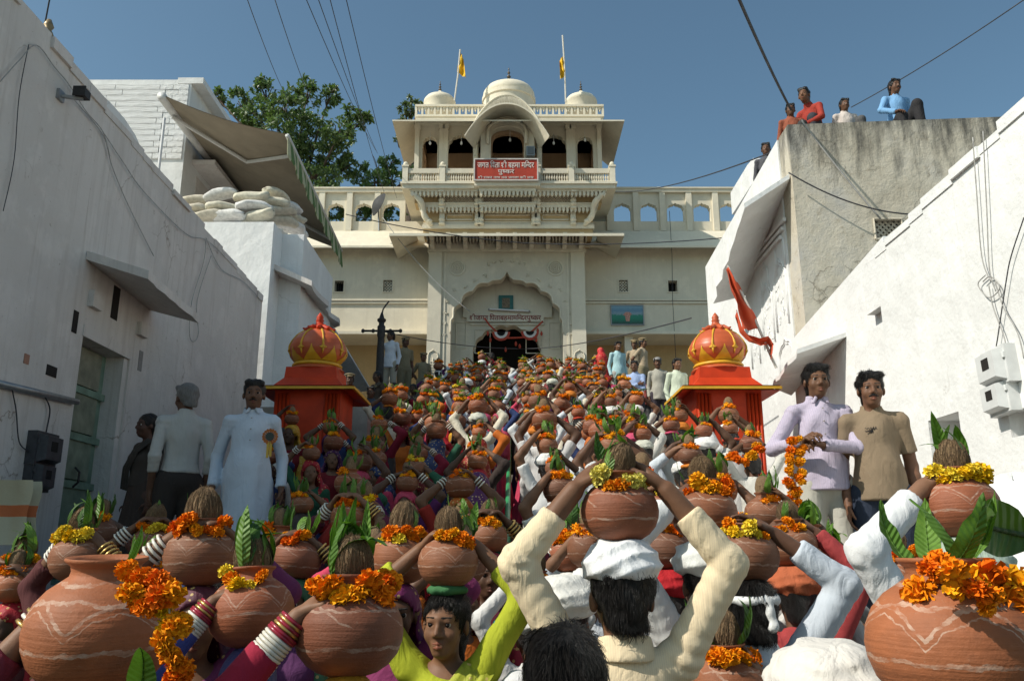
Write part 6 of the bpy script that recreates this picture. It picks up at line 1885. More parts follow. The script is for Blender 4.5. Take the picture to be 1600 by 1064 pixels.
def leaf_mat():
    m, nt, b = _mat('mango_leaf')
    oi = nt.nodes.new('ShaderNodeObjectInfo')
    k = ramp(nt, noise(nt, 9, 4, .6), [(.3, (.7, .72, .6)), (.7, (1.2, 1.15, 1.0))])
    nt.links.new(mixc(nt, 1.0, oi.outputs['Color'], k, 'MULTIPLY'), b.inputs['Base Color'])
    b.inputs['Roughness'].default_value = .5; b.inputs['Specular IOR Level'].default_value = .35
    tr = nt.nodes.new('ShaderNodeBsdfTranslucent'); nt.links.new(mixc(nt, 1.0, oi.outputs['Color'], (1.6, 1.9, .6), 'MULTIPLY'), tr.inputs[0])
    mx = nt.nodes.new('ShaderNodeMixShader'); mx.inputs[0].default_value = .22
    nt.links.new(b.outputs[0], mx.inputs[1]); nt.links.new(tr.outputs[0], mx.inputs[2]); nt.links.new(mx.outputs[0], nt.nodes['Material Output'].inputs[0])
    tc = nt.nodes.new('ShaderNodeTexCoord'); sp = nt.nodes.new('ShaderNodeSeparateXYZ'); nt.links.new(tc.outputs['Object'], sp.inputs[0])
    vn = math_n(nt, 'SINE', math_n(nt, 'MULTIPLY', math_n(nt, 'SUBTRACT', sp.outputs['Z'], math_n(nt, 'MULTIPLY', math_n(nt, 'ABSOLUTE', sp.outputs['X']), .9)), 85.0))
    bump(nt, b, vn, .35, .008)
    return m
LEAFM = leaf_mat()
def leaf_fn(bend, width=.14, twist=0.0, wav=.02):
    def fn(u, v):
        s = (u - .5) * 2
        w = width * (math.sin(math.pi * min(1, v ** .75)) ** .8) * (1 - .15 * v) + .002
        x = s * w; z = v * math.cos(bend * v * .6); y = -math.sin(bend * v * .6) * v * .8
        y -= abs(s) * w * .45; y += wav * math.sin(v * 16 + s * 2) * abs(s)
        return (x * math.cos(twist * v) , y + x * math.sin(twist * v), z)
    return fn
def leaf_mesh(seed):
    r = random.Random(seed); mb = MB(); fn = leaf_fn(r.uniform(.6, 2.0), r.uniform(.085, .135), r.uniform(-.9, .9), r.uniform(.012, .03))
    mb.grid(fn, 6, 12)
    mb.tube([Vector(fn(.5, q / 6)) + Vector((0, -.004, 0)) for q in range(7)], [.010 * (1 - q / 7) + .002 for q in range(7)], 4)
    return mb.mesh('leaf', [LEAFM], 'all')
LEAVES = [leaf_mesh(k) for k in range(7)]
def sprig_mesh(seed, n=6):
    r = random.Random(seed); mb = MB()
    for k in range(n):
        fn = leaf_fn(r.uniform(.4, 1.4), r.uniform(.12, .17), r.uniform(-.5, .5)); a = r.uniform(0, 6.28); tl = r.uniform(.15, 1.0); L = r.uniform(.7, 1.1)
        R = Matrix.Rotation(a, 3, 'Z') @ Matrix.Rotation(tl, 3, 'X')
        mb.grid(lambda u, v: R @ (Vector(fn(u, v)) * L), 2, 5)
    return mb.mesh('leaf_sprig', [LEAFM], 'all')
SPRIGS = [sprig_mesh(k, 5 + k % 3) for k in range(6)]

def petal_mat():
    m, nt, b = _mat('marigold_petal')
    oi = nt.nodes.new('ShaderNodeObjectInfo')
    k = ramp(nt, noise(nt, 6, 4, .6), [(.3, (.8, .72, .6)), (.7, (1.05, 1.05, 1.0))])
    nt.links.new(mixc(nt, 1.0, oi.outputs['Color'], k, 'MULTIPLY'), b.inputs['Base Color'])
    b.inputs['Roughness'].default_value = .7; b.inputs['Specular IOR Level'].default_value = .15
    return m
PETAL = petal_mat()
def flower_geo(mb, c, R, seed, n=46):
    r = random.Random(seed)
    c = Vector(c)
    for k in range(n):
        zc = 1 - 1.75 * (k + .5) / n; a = k * 2.39996 + r.uniform(-.2, .2)
        d = Vector((math.sqrt(max(0, 1 - zc * zc)) * math.cos(a), math.sqrt(max(0, 1 - zc * zc)) * math.sin(a), zc))
        t = d.orthogonal().normalized(); t = (Matrix.Rotation(r.uniform(0, 6.28), 3, d) @ t); s = d.cross(t)
        L = R * r.uniform(.85, 1.12); w = R * r.uniform(.17, .26)
        o = c + d * R * .30; e = c + d * L
        m_ = c + d * L * .75
        v = [o - t * w * .5, o + t * w * .5, m_ + t * w + s * w * .3, e + t * w * .6 - s * w * .25, e - t * w * .6 + s * w * .3, m_ - t * w - s * w * .2]
        mb.add(v, [(0, 1, 2, 5), (5, 2, 3, 4)])
    mb.lathe([(.02 * R, -.55 * R), (.5 * R, -.3 * R), (.62 * R, 0), (.5 * R, .35 * R), (.05 * R, .6 * R)], c, 8)
def flower_mesh(seed, n):
    mb = MB(); flower_geo(mb, (0, 0, 0), .5, seed, n); return mb.mesh('flower', [PETAL], False, recalc=False)
FLOW_HI = [flower_mesh(1, 95), flower_mesh(2, 95), flower_mesh(3, 80)]; FLOW_LO = [flower_mesh(4, 26), flower_mesh(5, 26)]
ORANGES = [(.95, .30, .006), (.92, .24, .005), (.95, .36, .008), (.85, .17, .004), (.95, .44, .012)]
YELLOWS = [(.95, .60, .015), (.92, .70, .06)]
def garland_mesh(seed):
    r = random.Random(seed); mb = MB(); n = 9
    span = r.uniform(3.2, 6.28); a0 = r.uniform(0, 6.28)
    for k in range(n):
        a = a0 + span * k / n; flower_geo(mb, (.33 * math.cos(a), .33 * math.sin(a), r.uniform(-.05, .05)), r.uniform(.11, .15), seed * 31 + k, 18)
    return mb.mesh('marigold_garland', [PETAL], False, recalc=False)
GARL = [garland_mesh(k) for k in range(5)]

def flower_at(parent, loc, d, col, hi, rnd):
    o = link('flower', (FLOW_HI if hi else FLOW_LO)[rnd.randrange(3 if hi else 2)], parent)
    o.location = loc; o.scale = (d, d, d * rnd.uniform(.7, .95)); o.rotation_euler = (rnd.uniform(-.9, .9), rnd.uniform(-.9, .9), rnd.uniform(0, 6.28)); o.color = (*col, 1)
    return o
def strand(label, pts, d, hi, seed, cols=ORANGES, group=None, jit=.25, dens=.62):
    """A strung garland: an Empty with one child per flower along a path."""
    r = random.Random(seed); pts = [Vector(p) for p in pts]
    t = thing('marigold_garland', label, 'garland', pts[0], 0, group)
    for i in range(len(pts) - 1):
        L = (pts[i + 1] - pts[i]).length; n = max(1, int(round(L / (d * dens))))
        for k in range(n):
            p = pts[i].lerp(pts[i + 1], k / n) - pts[0]
            p += Vector([r.uniform(-1, 1) * d * jit for _ in range(3)])
            flower_at(t, p, d * r.uniform(.85, 1.15), r.choice(cols), hi, r)
    mb = MB(); mb.tube([p - pts[0] for p in pts], .002, 4); mb.obj('string', M['thread'], t)
    return t
M['thread'] = plain('cotton_thread', (.6, .5, .35), .8, .1, 20, 0)

GREENS = [(.075, .165, .026), (.10, .21, .035), (.05, .12, .022), (.13, .25, .045)]
def dress_pot(c, D, detail, who, rnd, lt=(-.25, 1.05), coco=True, garl=True, leaves=True, group=None, tilt=None, potk=None, gcols=None, nleaf=None, leaf_len=None, garl_front=0.0, label=None):
    """Pot whose widest ring is centred on c, with what it carries. who: short phrase that singles it out."""
    c = Vector(c); base = c - Vector((0, 0, .40 * D))
    ms = POTS_HI if detail >= 2 else POTS_LO
    k = rnd.randrange(3) if potk is None else potk
    p = link('clay_pot', ms[k]); p.location = base; p.scale = (D,) * 3
    p.rotation_euler = (rnd.uniform(-.08, .08), rnd.uniform(-.08, .08), rnd.uniform(0, 6.28)) if tilt is None else (*tilt, rnd.uniform(0, 6.28))
    tag(p, label or ('terracotta pot ' + who), 'pot', group and group + ': pots')
    Rm = p.rotation_euler.to_matrix()
    def at(x, y, z): return base + Rm @ Vector((x * D, y * D, z * D))
    rim = at(0, 0, .90)
    if coco:
        s = D * rnd.uniform(.40, .52)
        o = link('coconut', (COCO_HI if detail >= 2 else COCO_LO)[rnd.randrange(2)]); o.location = rim + Vector((0, 0, s * .25)); o.scale = (s, s, s); o.rotation_euler = (rnd.uniform(-.3, .3), rnd.uniform(-.3, .3), rnd.uniform(0, 6))
        tag(o, 'coconut in the pot ' + who, 'coconut', group and group + ': coconuts')
    if leaves:
        Lf = (leaf_len * 1.15) if leaf_len else D * rnd.uniform(.55, .9)
        if detail >= 1:
            t = thing('leaf_sprig', 'mango leaves in the pot ' + who, 'leaves', at(0, 0, .84), 0, group and group + ': leaves')
            for q in range(nleaf or rnd.randrange(6, 11)):
                a = rnd.uniform(0, 6.28); o = link('leaf', LEAVES[rnd.randrange(7)], t)
                o.location = (.19 * D * math.cos(a), .19 * D * math.sin(a), 0); o.rotation_euler = (-rnd.uniform(*lt), rnd.uniform(-.25, .25), a - math.pi / 2 + rnd.uniform(-.4, .4)); o.scale = (Lf * rnd.uniform(.9, 1.3), Lf, Lf * rnd.uniform(.75, 1.2)); o.color = (*rnd.choice(GREENS), 1)
        else:
            o = link('leaf_sprig', SPRIGS[rnd.randrange(6)]); o.location = at(0, 0, .88); o.rotation_euler = (0, 0, rnd.uniform(0, 6)); o.scale = (Lf * 1.1,) * 3; o.color = (*rnd.choice(GREENS), 1)
            tag(o, 'mango leaves in the pot ' + who, 'leaves', group and group + ': leaves')
    if garl:
        cols = gcols or (ORANGES if rnd.random() < .8 else YELLOWS + ORANGES[:2])
        if detail >= 1:
            t = thing('marigold_garland', 'marigold garland on the pot ' + who, 'garland', at(0, 0, .80), 0, group and group + ': garlands')
            n = rnd.randrange(4, 9) if detail < 2 else rnd.randrange(5, 10); span = n * .36; a0 = -math.pi / 2 - span / 2 + rnd.uniform(-.7, .7)
            for q in range(n):
                a = a0 + span * q / n; rr = D * rnd.uniform(.30, .37)
                flower_at(t, (rr * math.cos(a), rr * math.sin(a), D * rnd.uniform(-.14, .07)), D * rnd.uniform(.20, .31) * (1.0 if detail >= 2 else 1.1), rnd.choice(cols), detail >= 2, rnd)
        else:
            o = link('marigold_garland', GARL[rnd.randrange(5)]); o.location = at(0, 0, .84); o.rotation_euler = (rnd.uniform(-.15, .15), rnd.uniform(-.15, .15), rnd.uniform(0, 6)); o.scale = (D * 1.15,) * 3; o.color = (*rnd.choice(cols), 1)
            tag(o, 'marigold garland on the pot ' + who, 'garland', group and group + ': garlands')
    return p

# ================================================================ carriers: templates
def UP(s, x=.105, y=.02, z=1.885, pole=None, f=None, n=None, curl=.5, **k):
    d = {'t': (s * x, y, z), 'pole': pole or (s * 1.0, .25, -.2), 'f': f or (-s * .60, .25, .55), 'n': n or (-s * .75, .0, -.65), 'curl': curl}
    d.update(k); return d
DOWN = None
BW = plain('white_bangle', (.72, .68, .58), .35, .06, 20, 0, spec=.5); BG = plain('gold_bangle', (.55, .36, .12), .3, .1, 20, 0, metal=.7); BR = plain('red_bangle', (.30, .02, .04), .25, .1, 20, 0, spec=.5)
TM = {}
hh = .0156
rt = random.Random(5)
def jit_up(s, z):
    q = rt.uniform
    return UP(s, x=q(.085, .12), y=q(-.05, .06), z=z + q(-.04, .03), pole=(s, q(-.5, .6), q(-.6, .2)), f=(-s * q(.45, .75), q(-.1, .5), q(.2, .6)), curl=q(.3, .65))
for i in range(10):
    k = ('both', 'right', 'left', 'both', 'right', 'left', 'both', 'left', 'right', 'both')[i]
    hw = ('turban', 'turban', 'turban', 'ring', 'band', 'turban', 'turban', 'ring', 'turban', 'turban')[i]
    z = 1.885 if hw == 'turban' else 1.85
    am = {s: jit_up(s, z) for s in (-1, 1) if k == 'both' or (k == 'left') == (s < 0)}
    TM['m%d' % i] = make_person('carrier_m%d' % i, hh, am, head_wear=hw, seed=11 + i, fold=.008, sleeve=(.40, .62, .42, .66, .75, .45, .60, .85, .42, .70)[i], turban_size=rt.uniform(.95, 1.12), head_yaw=rt.uniform(-.4, .4), sleeve_r=.004)
    TM['m%d' % i].kind = {'band': 'head band', 'ring': 'head ring'}.get(hw, 'turban')
for i in range(9):
    k = ('both', 'right', 'left', 'both', 'right', 'left', 'both', 'left', 'right')[i]
    am = {s: jit_up(s, 1.86) for s in (-1, 1) if k == 'both' or (k == 'left') == (s < 0)}
    T = make_person('carrier_w%d' % i, hh, am, sex='f', outfit='sari', head_wear='veil', hairdo='none', face=True, seed=40 + i, fold=.006, sleeve=rt.choice((.5, .5, 1.0)), head_yaw=rt.uniform(-.4, .4))
    if i % 3 != 1:
        for s in am: bangle_sets(T, s, [BW], .72, .9, .033, 3)
    TM['w%d' % i] = T
NOPOT = [make_person('climber_a', hh, {}, head_wear='turban', seed=71, turban_size=1.1), make_person('climber_b', hh, {}, seed=72), make_person('climber_c', hh, {}, sex='f', outfit='sari', head_wear='veil', hairdo='none', face=True, seed=73)]
for T in TM.values(): T.anchor = Vector(T.top) - Vector((0, 0, .012))

def carrier(T, X, Y, rz, s, colors, desc, who, D, detail, rnd, group=None, z=None, **kw):
    z = ground_z(Y) + RISE * .5 if z is None else z
    o = spawn(T, (X, Y, z), rz, s, desc, colors, group=group)
    a = Matrix.Rotation(rz, 3, 'Z') @ (T.anchor * s)
    dress_pot(Vector((X, Y, z)) + a + Vector((0, 0, .40 * D)), D, detail, who, rnd, group=group, **kw)
    return o
def carrier_px(T, px, py, wpx, D, rz, colors, desc, who, detail, rnd, s_lim=(.82, 1.12), Y=None, **kw):
    Y = Y or D * F_PX / wpx
    c = P(px, py, Y); g = ground_z(Y)
    s = (c.z - .40 * D - g) / T.anchor.z
    s = max(s_lim[0], min(s_lim[1], s))
    a = Matrix.Rotation(rz, 3, 'Z') @ (T.anchor * s)
    loc = c - Vector((0, 0, .40 * D)) - a
    o = spawn(T, loc, rz, s, desc, colors)
    dress_pot(c, D, detail, who, rnd, **kw)
    return o

SKINS = [(.17, .085, .048), (.13, .065, .038), (.21, .11, .065), (.10, .052, .032)]
WHITES = [((.72, .72, .70), 'white'), ((.66, .64, .58), 'off-white'), ((.62, .66, .70), 'pale blue'), ((.70, .64, .50), 'cream'), ((.58, .56, .54), 'pale grey')]
TURB = [((.76, .75, .72), 'white'), ((.48, .06, .03), 'red'), ((.62, .20, .03), 'orange'), ((.74, .73, .70), 'white'), ((.58, .08, .16), 'pink'), ((.60, .60, .50), 'cream')]
VEIL = [((.46, .02, .03), 'red'), ((.58, .06, .12), 'pink'), ((.66, .34, .03), 'yellow'), ((.55, .14, .02), 'orange'), ((.10, .02, .10), 'plum'), ((.03, .11, .06), 'green'), ((.22, .012, .03), 'maroon'), ((.03, .05, .14), 'blue'), ((.20, .015, .02), 'dark red'), ((.10, .04, .03), 'brown'), ((.34, .03, .02), 'rust'), ((.05, .035, .03), 'dark brown')]
ROWW = 'first second third fourth fifth sixth seventh eighth ninth tenth eleventh twelfth thirteenth fourteenth fifteenth sixteenth seventeenth eighteenth nineteenth twentieth twenty-first twenty-second twenty-third twenty-fourth twenty-fifth twenty-sixth twenty-seventh twenty-eighth twenty-ninth thirtieth'.split()
ORD = ['nearest', 'second', 'third', 'fourth', 'fifth', 'sixth', 'seventh', 'eighth', 'ninth']
rnd = random.Random(21)
row_i = 0
Y = 4.1
while Y < 24.6:
    for side in (-1, 1):
        if Y < 5.4: lim = (.24, 2.5 if side < 0 else 1.5)
        elif Y < 7.3: lim = (.24, 1.45 if side < 0 else 1.5)
        elif Y < 9.3: lim = (.24, 2.7)
        elif Y < 11.2: lim = (.26, 1.66)
        else: lim = (.24, 1.80 if side < 0 else (.118 * Y if Y > 14 else 1.9))
        x = lim[0] + rnd.uniform(0, .12); k = 0
        while x < lim[1]:
            yy = Y + rnd.uniform(-.2, .2); X = side * x + rnd.uniform(-.06, .06)
            near = Y < 14.8
            if side < 0: fem = rnd.random() < (.93 if Y < 18 else .7)
            else: fem = rnd.random() < (.10 if Y < 10 else .45 if Y < 16 else .7)
            D = rnd.choice((rnd.uniform(.155, .19), rnd.uniform(.18, .225), rnd.uniform(.21, .25))); skin = rnd.choice(SKINS)
            where = '%s %s of railing, %s row' % (ORD[k], 'left' if side < 0 else 'right', ROWW[row_i])
            if fem:
                T = TM['w%d' % rnd.randrange(9)]; col, cn = rnd.choice(VEIL); col2 = rnd.choice(VEIL)[0]
                cs = {'skin': skin, 'veil': col, 'shirt': col2, 'trousers': rnd.choice(VEIL)[0]}
                rz = math.pi + rnd.uniform(-.6, .6) if (side < 0 and Y < 16 and rnd.random() < .75) else rnd.uniform(-.4, .4)
                ds = 'woman in %s veil carrying a pot' % cn
            else:
                tn = 'm%d' % rnd.randrange(10); T = TM[tn]; col, cn = rnd.choice(WHITES); tc, tcn = rnd.choice(TURB)
                cs = {'skin': skin, 'shirt': col, 'turban': tc, 'trousers': rnd.choice(((.6, .58, .52), (.12, .12, .14), (.3, .27, .2)))}
                rz = rnd.uniform(-.35, .35)
                ds = 'man in %s shirt, %s %s carrying a pot' % (cn, tcn, T.kind)
            sc_ = rnd.uniform(.82, .96) if fem else rnd.uniform(.90, 1.03)
            if rnd.random() < .10:
                Tn = NOPOT[2 if fem else rnd.randrange(2)]
                spawn(Tn, (X, yy, ground_z(yy) + RISE * .5), rz, sc_ * 1.02, ds.split(',')[0].replace(' carrying a pot', '') + ' without a pot, ' + where, cs, group='pilgrims climbing without pots')
                x += rnd.uniform(.40, .55); k += 1; continue
            carrier(T, X, yy, rz, sc_, cs, ds.replace(' carrying a pot', '') + ', ' + where, where, D, 1 if Y < 11.5 else 0, rnd, group='pilgrims carrying pots up the stairs', coco=rnd.random() < .8, garl=rnd.random() < .85, leaves=rnd.random() < .85)
            x += rnd.uniform(.42, .60); k += 1
    Y += .74; row_i += 1
# ================================================================ foreground carriers, one by one
def low(s, x, y, z, pole, f, n, **k):
    d = {'t': (s * x, y, z), 'pole': pole, 'f': f, 'n': n, 'curl': .45}; d.update(k); return d
STRIPE = tinted('striped_cotton', .85, .2, 260, .10, 7, weave=True, stripes=('X', 55, (.80, .66, .42), .5))
PIN = tinted('pinstripe_cotton', .85, .2, 260, .10, 7, weave=True, stripes=('X', 26, (.38, .34, .46), .45))
hero = make_person('near_man_a', .0066, {-1: UP(-1, x=.125, y=-.015, z=1.872, pole=(-1, -.1, -.6), f=(.40, .45, .45), n=(.75, .25, -.55), curl=.30), 1: UP(1, x=.125, y=-.015, z=1.872, pole=(1, -.1, -.6), f=(-.40, .45, .45), n=(-.75, .25, -.55), curl=.30)}, head_wear='turban', arm_scale=.94, seed=31, fold=.0065, sleeve_r=.003, lo=.7, legs=False, mats={'shirt': STRIPE}, sleeve=.84)
near_l = make_person('near_man_b', .0095, {-1: UP(-1, x=.10, y=.0, z=1.89, pole=(-1, -.3, -.35), f=(.6, .3, .4), n=(.7, 0, -.7), curl=.4)}, head_wear='turban', arm_scale=1.08, seed=33, fold=.006, sleeve_r=.009, lo=.7, legs=False, turban_size=1.1, sleeve=.9)
near_r = make_person('near_man_c', .0095, {1: UP(1, x=.10, y=.0, z=1.86, pole=(1, -.2, -.35), f=(-.6, .3, .4), n=(-.7, 0, -.7), curl=.4)}, head_wear='band', arm_scale=1.05, seed=34, fold=.006, sleeve_r=.009, lo=.7, legs=False, sleeve=.85)
near_b = make_person('near_man_d', .0105, {-1: UP(-1, pole=(-1, -.1, -.3)), 1: UP(1, pole=(1, -.1, -.3))}, head_wear='turban', seed=35, fold=.0055, lo=.7, legs=False, turban_size=1.1)
wl = make_person('near_woman_a', .0085, {-1: low(-1, .115, -.03, 1.905, (-1, -.4, -.9), (.75, .25, .15), (.1, .0, -1), curl=.25)}, sex='f', outfit='sari', head_wear='veil', hairdo='none', seed=36, lo=.7, legs=False, fold=.0055)
wl2 = make_person('near_woman_b', .0085, {-1: low(-1, .12, -.06, 1.875, (-1, -.3, -1.2), (.5, .45, .45), (.6, .2, -.7), curl=.35)}, sex='f', outfit='sari', head_wear='veil', hairdo='none', seed=37, lo=.7, legs=False, fold=.0055)
wb = make_person('near_woman_c', .0105, {-1: UP(-1, z=1.87, pole=(-1, -.2, -.6)), 1: UP(1, z=1.87, pole=(1, -.2, -.6))}, sex='f', outfit='sari', head_wear='veil', hairdo='none', face=True, seed=38, lo=.7, legs=False, fold=.0055)
nr = make_person('near_man_e', .0092, {1: low(1, .12, -.04, 1.88, (1, -.2, -.9), (-.4, .2, .75), (-.8, .15, -.4), curl=.3)}, head_wear='turban', seed=39, lo=.7, legs=False, fold=.006)
girl = make_person('girl', .0075, {-1: UP(-1, x=.10, y=-.03, z=1.87, pole=(-1, .2, -.3), f=(.55, -.25, .5), n=(.7, 0, -.7)), 1: UP(1, x=.105, y=.0, z=1.86, pole=(1, .1, -.5))}, sex='f', outfit='sari', hairdo='long', head_wear='ring', face=True, seed=40, lo=.7, legs=False, head_yaw=-.12)
bangles(wl2, -1, 9, [BW], .40, .72, .039); bangles(wl2, -1, 2, [BR], .76, .79, .040); bangles(wl2, -1, 4, [BG, BR], .83, .93, .036)
bangles(wl, -1, 3, [BG, BW], .80, .92, .036)
bangle_sets(wb, -1, [BG], .70, .92, .037); bangle_sets(wb, 1, [BW], .70, .92, .037)
TEALB = plain('teal_bangle', (.03, .22, .22), .3, .1, 20, 0, spec=.5)
mb = MB(); sh, el, wr = girl.armJ[-1]; c_ = sh + (el - sh) * .55; d_ = unit(el - sh); a_ = unit(np.cross(d_, V(.3, .9, .1))); b_ = np.cross(d_, a_)
mb.tube([c_ + .046 * (math.cos(q * math.pi / 9) * a_ + math.sin(q * math.pi / 9) * b_) for q in range(19)], .008, 6, cap=False); girl.parts.append(('armlet', mb.mesh('armlet', [TEALB], 'all'), None, None))
for T in (hero, near_l, near_r, near_b, wl, wl2, wb, nr, girl): T.anchor = Vector(T.top) - Vector((0, 0, .012))
r6 = random.Random(61)
SK = (.17, .085, .048); SK2 = (.22, .115, .068)
carrier_px(hero, 968, 798, 118, .215, .02, {'skin': SK, 'shirt': (.74, .60, .40), 'turban': (.78, .78, .78)}, 'man seen from behind in cream striped shirt, both hands on his pot', 'held by the man in the cream striped shirt', 2, r6, potk=0, nleaf=7, leaf_len=.12, lt=(-.1, .8), gcols=[(.80, .26, .01), (.82, .30, .01), (.74, .66, .16)])
carrier_px(wl, 160, 985, 212, .30, .1, {'skin': SK2, 'veil': (.10, .03, .03), 'shirt': (.2, .03, .05)}, 'woman mostly below the frame carrying the big pot at bottom left', 'biggest at the bottom left corner', 2, r6, potk=2, coco=False, nleaf=2, leaf_len=.08, garl=False)
carrier_px(wl2, 545, 985, 160, .25, .0, {'skin': SK2, 'veil': (.55, .25, .02), 'shirt': (.36, .02, .05)}, 'woman with a stack of ivory bangles reaching up at bottom left', 'held by the arm with ivory bangles', 2, r6, potk=0, nleaf=9, leaf_len=.16, lt=(-.1, .6))
carrier_px(nr, 1492, 1005, 245, .30, -.1, {'skin': SK2, 'shirt': (.7, .7, .68), 'turban': (.7, .7, .66)}, 'man below the frame carrying the big pot at bottom right', 'biggest at the bottom right corner', 2, r6, potk=2, coco=False, nleaf=5, leaf_len=.15, gcols=ORANGES)
carrier_px(wb, 315, 868, 110, .24, math.pi + .3, {'skin': SK, 'veil': (.12, .03, .05), 'shirt': (.16, .03, .10)}, 'woman in dark veil under the pot left of the ivory bangles', 'with two coconuts behind the ivory bangles', 2, r6, nleaf=5, leaf_len=.11)
carrier_px(wl2, 395, 955, 128, .26, .15, {'skin': SK, 'veil': (.05, .05, .16), 'shirt': (.06, .08, .3)}, 'woman in blue with metal bangles behind the ivory bangled arm', 'half hidden behind the ivory bangled arm', 2, r6, nleaf=8, leaf_len=.19, lt=(-.1, .6))
carrier_px(girl, 700, 878, 92, .215, math.pi - .12, {'skin': (.20, .10, .055), 'shirt': (.42, .46, .03), 'veil': (.45, .48, .04), 'turban': (.05, .16, .06)}, 'girl in lime green facing us with a pot on her head', 'on the head of the girl in lime green', 2, r6, potk=1, nleaf=4, leaf_len=.11)
carrier_px(wb, 622, 872, 92, .24, math.pi + .1, {'skin': (.10, .05, .03), 'veil': (.20, .02, .12), 'shirt': (.2, .03, .1)}, 'woman in maroon veil behind the pot with the tall coconut', 'behind the tall coconut left of the girl', 2, r6, nleaf=4, leaf_len=.10)
carrier_px(near_l, 1500, 792, 118, .23, -.05, {'skin': SK2, 'shirt': (.76, .76, .76), 'turban': (.38, .46, .38)}, 'man in white with a pale green turban at the right edge', 'on the pale green turban at right', 2, r6, potk=0, nleaf=6, leaf_len=.16, gcols=YELLOWS + ORANGES[:2])
carrier_px(near_l, 1100, 802, 102, .24, .1, {'skin': (.13, .065, .04), 'shirt': (.7, .7, .68), 'turban': (.7, .7, .66)}, 'man in white just right of the cream striped sleeve', 'just right of the cream striped sleeve', 2, r6, nleaf=5, leaf_len=.10)
carrier_px(near_b, 1040, 858, 76, .22, .15, {'skin': (.13, .065, .04), 'shirt': (.62, .6, .56), 'turban': (.42, .015, .02)}, 'man in a deep red turban beside the cream striped collar', 'above the deep red turban', 2, r6, potk=1, leaves=False)
carrier_px(near_b, 1238, 852, 78, .22, -.2, {'skin': (.13, .065, .04), 'shirt': (.36, .05, .05), 'turban': (.45, .12, .05)}, 'man in red checked cloth below the long hanging garland', 'below the long hanging garland', 2, r6, nleaf=4, leaf_len=.09)
carrier_px(near_r, 1165, 868, 62, .215, .1, {'skin': (.13, .065, .04), 'shirt': (.55, .60, .66), 'turban': (.76, .76, .74)}, 'man with white head band and pale blue sleeve raised', 'held by the pale blue sleeve', 2, r6, Y=2.9, coco=False, gcols=YELLOWS + ORANGES[:1], leaves=False)
carrier_px(nr, 1135, 1066, 112, .24, .1, {'skin': SK, 'shirt': (.68, .68, .66), 'turban': (.6, .6, .58)}, 'man below the frame under the low pot right of the striped shirt', 'low at the bottom right of the striped shirt', 2, r6, nleaf=4, leaf_len=.15)
carrier_px(near_b, 1402, 900, 80, .23, .0, {'skin': SK, 'shirt': (.6, .58, .55), 'turban': (.5, .5, .45)}, 'man behind the white sleeve at the right', 'behind the bent white sleeve at right', 2, r6, potk=2, leaves=False)
carrier_px(wb, 128, 872, 88, .24, math.pi - .3, {'skin': SK, 'veil': (.08, .03, .03), 'shirt': (.1, .03, .03)}, 'woman in dark cloth under the leftmost leafy pot', 'leftmost with upright leaves before the green door', 2, r6, potk=1, nleaf=10, leaf_len=.14, lt=(-.1, .7))
carrier_px(wb, 462, 872, 74, .23, math.pi, {'skin': (.12, .06, .035), 'veil': (.05, .16, .08), 'shirt': (.1, .03, .1)}, 'woman in green veil behind the ivory bangled hand', 'behind the ivory bangled hand', 2, r6, coco=False, nleaf=5, leaf_len=.12)
for i, (x, y, w, D, T, col, tcol, ph) in enumerate(((890, 868, 62, .22, near_b, (.66, .64, .58), (.75, .74, .70), 'left of the white turban and striped sleeve'), (1310, 890, 64, .21, near_b, (.2, .14, .1), (.5, .1, .05), 'at the feet of the man in the lavender shirt'))):
    carrier_px(T, x, y, w, D, r6.uniform(-.3, .3), {'skin': SK, 'shirt': col, 'turban': tcol}, 'man carrying a pot ' + ph, ph, 2, r6, coco=i == 0)
for i, (x, y, w, D, T, rz, vc, ph) in enumerate(((238, 848, 62, .21, wb, math.pi + .4, (.12, .02, .03), 'small, between the green door and the two big left pots'), (545, 808, 58, .215, wb, math.pi - .2, (.20, .02, .02), 'just above the tall coconut at lower left'), (762, 838, 58, .20, wb, math.pi + .2, (.34, .02, .05), 'just left of the green railing below centre'), (30, 905, 74, .23, wl, .2, (.10, .03, .03), 'cut by the left edge under the hanging sack'), (832, 925, 66, .20, near_b, .2, None, 'low beside the left cream sleeve'), (1292, 945, 70, .21, near_b, -.1, None, 'low between the pale blue and white sleeves'))):
    if vc: carrier_px(T, x, y, w, D, rz, {'skin': SKINS[(i + 1) % 4], 'veil': vc, 'shirt': (.12, .02, .04)}, 'woman under the pot ' + ph, ph, 2, r6, nleaf=7, lt=(-.1, .8))
    else: carrier_px(T, x, y, w, D, rz, {'skin': SKINS[1], 'shirt': (.68, .67, .64), 'turban': (.72, .70, .64)}, 'man under the pot ' + ph, ph, 2, r6, nleaf=7, lt=(-.1, .8))
